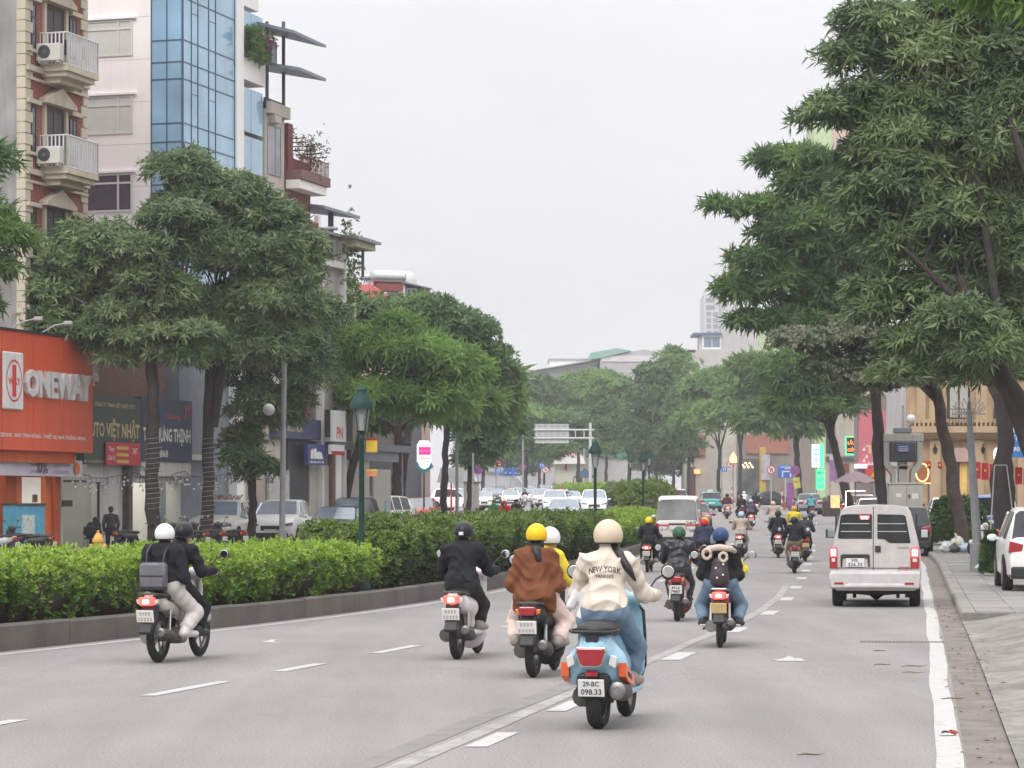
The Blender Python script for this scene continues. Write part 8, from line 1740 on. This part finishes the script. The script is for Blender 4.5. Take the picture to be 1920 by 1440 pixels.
    def sign(lab, px, py, d, kind, r, post=True, post_px=None, back=False):
        c = P(px, py, d); t = thing('traffic_sign', lab, 'sign', (c.x, d, gz(d)), 0, 'traffic signs'); z = c.z - gz(d)
        if post: MB().tube([(0, .06, 0), (0, .06, z + r * .5)], .045, 7).build('post', ALB, t)
        if kind == 'rect': MB().rbox(-r, r, 0, .03, z - r * .85, z + r * .85, .01).build('plate', BLU, t); m = MB(); m.bb(-r * .45, -r * .25, -.006, 0, z - r * .6, z + r * .3); m.bb(-r * .45, r * .5, -.006, 0, z + r * .3, z + r * .5); m.bb(r * .3, r * .5, -.006, 0, z - r * .6, z + r * .3); m.build('symbol', WHS, t)
        elif kind in ('ban', 'noentry', 'nostop'):
            MB().lathe([(r, 0), (r, .03)], (0, 0, z), 24, 'y').build('rim', REDS, t)
            if kind == 'ban': MB().lathe([(r * .78, -.006), (r * .78, 0)], (0, 0, z), 24, 'y').build('plate', WHS, t); m = MB(); m.tube([(-r * .15, -.012, z - r * .45), (-r * .15, -.012, z + .2 * r), (r * .05, -.012, z + r * .42), (r * .25, -.012, z + .2 * r), (r * .25, -.012, z - r * .1)], r * .09, 4); m.build('symbol', TRIM, t); m = MB(); m.tube([(-r * .5, -.02, z + r * .5), (r * .5, -.02, z - r * .5)], r * .08, 4); m.build('slash', REDS, t)
            elif kind == 'noentry': MB().bb(-r * .7, r * .7, -.01, 0, z - r * .18, z + r * .18).build('symbol', WHS, t)
            else: MB().lathe([(r * .8, -.006), (r * .8, 0)], (0, 0, z), 24, 'y').build('plate', BLU, t); m = MB(); m.tube([(-r * .5, -.02, z + r * .5), (r * .5, -.02, z - r * .5)], r * .1, 4); m.tube([(r * .5, -.02, z + r * .5), (-r * .5, -.02, z - r * .5)], r * .1, 4); m.build('slash', REDS, t)
        elif kind == 'tri': MB().prism([(-r, z - r * .6), (r, z - r * .6), (0, z + r)], 0, .03, 'y').build('rim', REDS, t); MB().prism([(-r * .72, z - r * .45), (r * .72, z - r * .45), (0, z + r * .7)], -.008, 0, 'y').build('plate', YLS, t); m = MB(); m.bb(-.04, .04, -.014, -.009, z - r * .35, z + r * .3); m.add([(-.1 * r, -.012, z + r * .0), (.35 * r, -.012, z - r * .1), (0, -.012, z + .15 * r)], [(0, 1, 2)]); m.build('symbol', TRIM, t)
        return t
    sign('yellow and red triangular warning sign on the right grey pole', 1640, 889, 149.7, 'tri', .36, False)
    sign('blue U-turn sign on a post beyond the teal taxi', 1358, 880, 250, 'rect', .28); sign('red rimmed round no-turn sign right of the blue U-turn sign', 1370, 870, 252, 'ban', .36); sign('red rimmed round sign on the post before the black crosswise car', 1446, 881, 212, 'ban', .36); sign('round no-stopping sign overlapping the blue direction board', 1490, 882, 211, 'nostop', .40, False)
    sign('red and blue no-entry sign at the foot of the flyover', 934, 870, 300, 'noentry', .36); sign('blue square arrow sign under the no-entry sign', 934, 883, 299, 'rect', .32, False); sign('red ringed U-turn ban sign left of the roadside shop', 1023, 881, 300, 'ban', .38); sign('blue pointed sign left of the U-turn ban sign', 1016, 873, 302, 'rect', .32); sign('dark no-stopping sign right of the blue lane board', 981, 876, 300, 'nostop', .34); sign('blue sign with a red rim beside the beige kiosk', 896, 880, 170, 'nostop', .32)
    s = thing('direction_board', 'blue direction board with white arrows behind the grey sedan', 'sign', (P(1473, 884, 214).x, 214, gz(214))); z = P(0, 884, 214).z - gz(214); MB().rbox(-.62, .62, 0, .06, z - .5, z + .5, .02).build('board', BLU, s); m = MB(); m.bb(-.3, -.2, -.01, 0, z - .45, z + .05); m.bb(-.2, .45, -.01, 0, z - .05, z + .05); m.bb(.35, .45, -.01, 0, z - .45, z - .05); m.bb(-.1, .5, -.01, 0, z + .2, z + .26); m.bb(-.5, .5, -.01, 0, z + .32, z + .38); m.build('arrows', WHS, s); MB().tube([(0, .1, 0), (0, .1, z)], .06, 7).build('post', ALB, s)
    s = thing('lane_board', 'wide blue lane board with white car symbols before the flyover', 'sign', (P(957, 885, 340).x, 340, gz(340))); z = P(0, 885, 340).z - gz(340)
    for i in (-1, 0, 1): q = MB().rbox(i * .62 - .29, i * .62 + .29, 0, .05, z - .5, z + .5, .02).build('board', BLU, s); MB().prism([(i * .62 - .15, z - .2), (i * .62 + .15, z - .2), (i * .62, z + .05)], -.01, 0, 'y').build('symbol', WHS, q)
    MB().tube([(0, .1, 0), (0, .1, z)], .06, 7).build('post', ALB, s)
    s = thing('lane_board', 'tall blue bicycle and motorbike board among the far left trees', 'sign', (P(924, 826, 330).x, 330, gz(330))); z = P(0, 826, 330).z - gz(330); MB().rbox(-.6, .1, 0, .05, z - .7, z + .3, .02).build('board', BLU, s); MB().rbox(.1, .5, 0, .05, z - .7, z + .9, .02).build('board', BLU, s); m = MB(); m.lathe([(.14, -.01), (.14, 0)], (-.35, 0, z), 12, 'y'); m.lathe([(.14, -.01), (.14, 0)], (.3, 0, z + .4), 12, 'y'); m.bb(-.4, .2, -.01, 0, z - .45, z - .3); m.build('symbol', WHS, s); MB().tube([(.4, .1, 0), (.4, .1, z + .8)], .07, 7).build('post', ALB, s)
    # overhead gantry seen from behind
    d = 268; c = d / F; X = lambda px: (px - 1107) * c; s = thing('sign_gantry', 'overhead road sign seen from behind on a tall grey post', 'sign gantry', ((1107 - 960) / F * d, d, gz(d))); z = lambda py: CZ - (py - HZ) * c - gz(d); PL = M('pale galvanised', (.52, .52, .53), .5, var=.08)
    MB().tube([(0, 0, 0), (0, 0, z(793))], [.17, .14], 12).build('post', PL, s, smooth=50)
    for py in (806, 821.5): MB().tube([(X(1001), 0, z(py)), (X(1114), 0, z(py))], .09, 8).build('arm', PL, s, smooth=50)
    for px in (1079, 1095): MB().bb(X(px) - .05, X(px) + .05, -.04, .04, z(821), z(806)).build('strut', PL, s)
    bo = MB().rbox(X(1003), X(1067), .10, .20, z(831), z(795), .03).build('sign_back', ALB, s)
    for i in range(6): x = X(1006) + i * (X(1064) - X(1006)) / 5; MB().bb(x - .04, x + .04, .04, .10, z(829), z(797)).build('rib', PL, bo)
    for py in (796, 830): MB().bb(X(1003), X(1067), .03, .10, z(py) - .05, z(py) + .05).build('rib', PL, bo)
    # back of a road board on the left
    d = 148; c = d / F; s = thing('road_board', 'pale grey slanted back of a road board beside the left pole', 'sign', ((846 - 960) / F * d, d, gz(d) + .12)); z = lambda py: CZ - (py - HZ) * c - gz(d) - .12; X = lambda px: (px - 846) * c; MB().prism([(X(826), z(877)), (X(870), z(877)), (X(869), z(905)), (X(819), z(905))], 0, .05, 'y').build('board', ALB, s); MB().tube([(0, .1, 0), (0, .1, z(890))], .05, 7).build('post', REDS, s)
    # kiosk, bollards
    s = thing('kiosk', 'beige kiosk with a brown base at the end of the left pavement', 'kiosk', ((884 - 960) / F * 164, 164, gz(164) + .12), .1); MB().rbox(-.45, .45, -.4, .4, .55, 2.1, .03).build('body', wallm('kiosk beige', (.46, .42, .38)), s); MB().rbox(-.47, .47, -.42, .42, 0, .55, .03).build('base', M('kiosk brown', (.16, .07, .06), .8), s); MB().rbox(-.55, .55, -.5, .5, 2.1, 2.2, .03).build('roof', CONC, s)
    for lab, px, d in (('red and white striped post beside the direction board', 1466, 208), ('red and white striped post near the beige kiosk', 832, 150), ('red and white post by the U-turn sign', 1372, 246)):
        s = thing('striped_post', lab, 'bollard', ((px - 960) / F * d, d, gz(d)), 0, 'striped posts')
        for i in range(6): MB().lathe([(.055, i * .3), (.055, i * .3 + .3)], (0, 0, 0), 10).build('stripe', REDS if i % 2 else WHS, s)
    def hydrant(lab, p, sc, col):
        s = thing('fire_hydrant', lab, 'hydrant', p, 0, 'fire hydrants', sc); MB().lathe([(.13, 0), (.13, .05), (.10, .07), (.10, .50), (.13, .52), (.13, .58), (.10, .62), (.06, .70), (.03, .72), (.03, .78)], (0, 0, 0), 14).build('barrel', col, s, smooth=40)
        for sg in (-1, 1): MB().lathe([(.06, 0), (.06, .08)], (sg * .10 - (.08 if sg < 0 else 0), 0, .42), 10, 'x').build('nozzle', col, s)
    hydrant('orange and yellow fire hydrant showing above the low hedge', Vector(((184 - 960) / F * 74, 74, gz(74) + .12 + .0)), 1.25, M('hydrant orange', (.60, .30, .05), .5, var=.2)); hydrant('dull red fire hydrant at the far right corner kerb', Vector(((1471 - 960) / F * 204, 204, gz(204) + .1)), 1.0, M('hydrant red', (.30, .10, .07), .6))
    s = thing('yellow_notice', 'crooked yellow notice hung on a trunk behind the sedan', 'sign', P(1494, 905, 209)); MB().rbox(-.26, .26, 0, .04, -.45, .4, .01).build('panel', M('notice yellow', (.55, .46, .12), .7, var=.2, scale=5), s); lettering('CẤM ĐỖ', 0, .1, .4, .16, -.006, RED, s); s.rotation_euler = (0, R(-8), 0); MB().bb(-.03, .03, .05, .09, -1.6, .4).build('post', POST, s)
    s = thing('standing_banner', 'purple standing banner behind the grey sedan', 'banner', ((1482 - 960) / F * 210, 210, gz(210))); MB().rbox(-.25, .25, 0, .04, .3, 2.2, .01).build('panel', M('purple banner', (.30, .08, .30), .7, var=.3, scale=3), s); MB().bb(-.2, .2, -.15, .15, 0, .3).build('foot', POST, s)
    # pennants on the leaning tree
    for i, (px, py) in enumerate(((1620, 842), (1625, 856), (1620, 863), (1629, 869), (1635, 869))):
        q = P(px, py, 147 if i < 3 else 148.5); s = tag(MB().add([(-.10, 0, -.08), (.10, 0, -.08), (.02, 0, .12), (-.10, .015, -.08), (.10, .015, -.08), (.02, .015, .12)], [(0, 1, 2), (5, 4, 3), (0, 3, 4, 1), (1, 4, 5, 2), (2, 5, 3, 0)]).build('pennant', M('pennant cream', (.75, .70, .62), .6), loc=q), ('topmost', 'second', 'third', 'lower inner', 'lowest outer')[i] + ' small cream pennant hanging on the leaning dark trunk', 'pennant', 'pennants on the leaning trunk')
    # ---------------- right pavement clutter
    def bush(name, lab, px, d, w, h, dp, leafm, L, W, n, up=.14, group=None):
        x = (px - 960) / F * d; t = thing(name, lab, 'bush', (x, d, gz(d) + up), 0, group); m = MB(); m.ell((0, 0, h * .46), (w * .36, dp * .36, h * .40)); m.build('stems', hcore, t, smooth=180)
        u = rand_dirs(n); u[:, 2] = np.abs(u[:, 2]) * 1.7 - .72; rr = rng.uniform(.78, 1.02, (n, 1)) * (1 + .10 * np.sin(u[:, :1] * 7 + u[:, 1:2] * 5 + px)); C = u * rr * np.array([[w / 2, dp / 2, h / 2 * 1.1]]) + np.array([[0, 0, h * .48]]); C[:, 2] = np.maximum(C[:, 2], .03); V, Fc = whorls(C, u + np.array([[0, 0, .5]]) + rng.normal(0, .3, (n, 3)), 5, L, W, .85, 0.); ob('leaves', np_mesh('leaves', V, Fc, False), leafm, t)
    BUSHM = Mleaf('bush leaves', (.030, .070, .022), (.060, .115, .032), (.08, .15, .03), rough=.45, trans=.2, nscale=1.5)
    bush('green_bush', 'big dark green rounded bush on the pavement behind the grey pole', 1795, 100, 2.4, 1.75, 1.8, BUSHM, .15, .055, 3000); bush('potted_hedge', 'small upright green hedge beside the parked white SUV', 1858, 63, .48, 1.05, .5, BUSHM, .09, .035, 900); bush('green_bush', 'small shrub left of the electric cabinet', 1660, 112, 1.0, 1.1, .9, BUSHM, .14, .05, 500)
    s = thing('rubbish_bags', 'heap of tied white, black and pale blue rubbish bags by the grey pole', 'rubbish bags', G(1795, 1036, .14) + Vector((0, 0, .14)), .2, None, 1.3); PB = lambda n_, c: M('plastic ' + n_, c, .35, var=.15, scale=12, bump=.5, bscale=30)
    for i, (x, y, rx, rz_, mt) in enumerate(((-.30, 0, .18, .15, PB('white', (.55, .55, .56))), (-.12, -.08, .16, .12, PB('black', (.05, .05, .065))), (.18, -.04, .20, .13, PB('pale blue', (.36, .47, .58))), (.02, .08, .22, .20, PB('cream', (.58, .56, .48))))):
        o = crumple(rx, rx * .8, rz_, 20 + i, 16, 9).build('bag', mt, s, smooth=55); o.location = (x, y, 0)
    MB().tube([(.02, .05, .36), (-.03, .04, .46), (-.06, .04, .50)], [.05, .025, .01], 6).build('tied_neck', MATS['plastic cream'], s)
    g = G(1840, 1073, .14); s = thing('rubbish_bag', 'single small white rubbish bag at the foot of the potted hedge', 'rubbish bag', g + Vector((0, 0, .14)), .4); crumple(.17, .14, .12, 31, 16, 9).build('bag', MATS['plastic white'], s, smooth=55)
    s = thing('a_frame', 'thin pale metal A-frame stand beside the curved trunk', 'frame', G(1852, 1078, .14) + Vector((0, 0, .14))); c = s.location.y / F; w0 = 1852
    m = MB(); H_ = (1078 - 872) * c; m.tube([(0, 0, 0), (17 * c, .3, H_)], .016, 6); m.tube([(17 * c, .3, H_), (40 * c, .3, H_)], .016, 6); m.tube([(40 * c, .3, H_), (66 * c, .3, .0)], .016, 6); m.build('frame_tube', M('pale tube', (.40, .38, .35), .5), s)
    # two men at the workshop
    def at_A(u, off, z): p = A.o + A.d * u - A.n * off; return Vector((p.x, p.y, z))
    u = A.u(172, .6); pos = at_A(u, .6, .1); s = thing('chair', 'dark metal chair under the seated man', 'chair', pos, A.a - 1.4)
    MB().rbox(-.22, .22, -.22, .22, .42, .46, .02).build('seat', TRIM, s); MB().rbox(-.21, .21, -.26, -.22, .55, .85, .02).build('backrest', TRIM, s)
    for x in (-.2, .2):
        for y in (-.2, .2): MB().tube([(x * 1.15, y * 1.2, 0), (x, y, .43)], .012, 5).build('leg', TRIM, s)
        MB().tube([(x, -.2, .43), (x, -.25, .85)], .012, 5).build('back_post', TRIM, s)
    bd = dict(bar_y=.5, bar_z=.8, knee_z=.47, foot_z=0., foot_x=.12, knee_x=.14)
    person('man in dark clothes hunched on a chair in the workshop', bd, 'driver', 0., .46, (pos, A.a - 1.4, 1.), BLACK, CHAR, SHOEK, None, None, h=.024, hair='short', lean=.34, hunch=.12, arms='lap', group='men at the workshop', skin=SKIN)
    s = Soft(); s.cap((-.08, 0, .88), (.08, 0, .88), .13, reg=2); s.cap((0, 0, .92), (0, .02, 1.30), .15, .17, 1, .05, (0, 1, 0, 1.35)); s.cap((-.11, .02, 1.36), (.11, .02, 1.36), .10, reg=1, k=.05); s.cap((0, .02, 1.42), (0, .03, 1.52), .055, .05, 0, .02); s.cap((0, .03, 1.62), (0, .05, 1.55), .095, .07, 0, .03)
    for sg in (-1, 1):
        s.cap((sg * .2, .02, 1.38), (sg * .26, -.02, 1.1), .07, .06, 1, .04); s.cap((sg * .26, -.02, 1.1), (sg * .24, .10, .88), .058, .045, 1, .03); s.cap((sg * .24, .11, .86), (sg * .23, .15, .78), .036, .03, 0, .02); s.cap((sg * .1, 0, .85), (sg * .11, .02, .46), .10, .075, 2, .04); s.cap((sg * .11, .02, .46), (sg * .12, 0, .10), .07, .055, 2, .03); s.cap((sg * .12, -.04, .05), (sg * .13, .16, .04), .045, .04, 3, .02)
        for f_ in range(4): fx = .20 + f_ * .018; s.cap((sg * fx, .16, .77), (sg * fx, .18, .70), .011, .009, 0, .006)
        s.cap((sg * .20, .17, .80), (sg * .18, .20, .75), .012, .01, 0, .006)
    V, Q, reg = s.mesh(.022); V = relax(V, Q, 1); N = vnorm(V, Q); fr = reg[Q][:, 0]
    pos = at_A(A.u(208, 1.0), 1.0, .1) ; body = tag(ob('person', np_mesh('person', V - N * .006, Q), SKIN), 'man in a charcoal jacket standing with his back to the street by the workshop', 'person', 'men at the workshop'); body.location = pos - Vector((0, 0, .10)); body.rotation_euler = (0, 0, .2); body.scale = (.93,) * 3
    for r, nm, mt in ((1, 'jacket', CHAR), (2, 'trousers', BLACK)): ob(nm, sub_mesh(nm, ripple(V, N, .006, r) + N * .004, Q, fr == r), mt, body)
    m = MB(); m.ell((0, .02, 1.65), (.10, .105, .10)); m.ell((0, -.02, 1.60), (.09, .07, .10)); m.build('hair', HAIR, body, smooth=180)
furniture()
def near_right():
    q = Plane(kb(40) + 13, 40, math.atan2(1, .15) + math.pi)
    for i, (lab, cl, h) in enumerate((('ochre corner house on the right beyond the picture edge', (.42, .33, .2), 9.), ('grey green town house on the right beyond the picture edge', (.33, .38, .34), 12.), ('white town house on the right beyond the picture edge', (.6, .59, .57), 10.))):
        t = house(lab, q); a = -62 + i * 20.; bx(t, 'wall', wallm('near right %s' % 'abc'[i], cl), a, a + 19, 0, 9, -.2, h); bx(t, 'cornice', WHITEW, a - .1, a + 19.1, -.3, 0, h - .3, h)
        for k in range(4):
            bx(t, 'shop_bay', M('near bay %s' % 'abcd'[k], ((.12, .12, .13), (.45, .42, .38), (.10, .13, .2), (.3, .1, .07))[k], .6, var=.2), a + .6 + k * 4.6, a + 4.6 + k * 4.6, -.06, -.003, 0, 3.)
            for z in (4.2, 7.4):
                if z + 2 < h: window(t, a + 1.3 + k * 4.6, a + 3.6 + k * 4.6, z, z + 1.7, 0, WPAINT, WGLASS, .07, (a + 2.45 + k * 4.6,), sill=WHITEW)
near_right()
# ------------------------------------------------------------------ thin city haze
if HAZE:
    m = MB().bb(-900, 900, -60, 1100, -2.5, 130); hz = m.build('haze', None)
    hm_ = bpy.data.materials.new('haze'); hm_.use_nodes = True; n = hm_.node_tree.nodes; n.clear(); o = n.new('ShaderNodeOutputMaterial'); v = n.new('ShaderNodeVolumePrincipled'); v.inputs['Color'].default_value = (.93, .94, .97, 1); v.inputs['Density'].default_value = HAZE; v.inputs['Anisotropy'].default_value = .1
    hm_.node_tree.links.new(v.outputs[0], o.inputs['Volume']); hz.data.materials.append(hm_); tag(hz, 'thin pale city haze over the whole street', None, None, 'stuff')
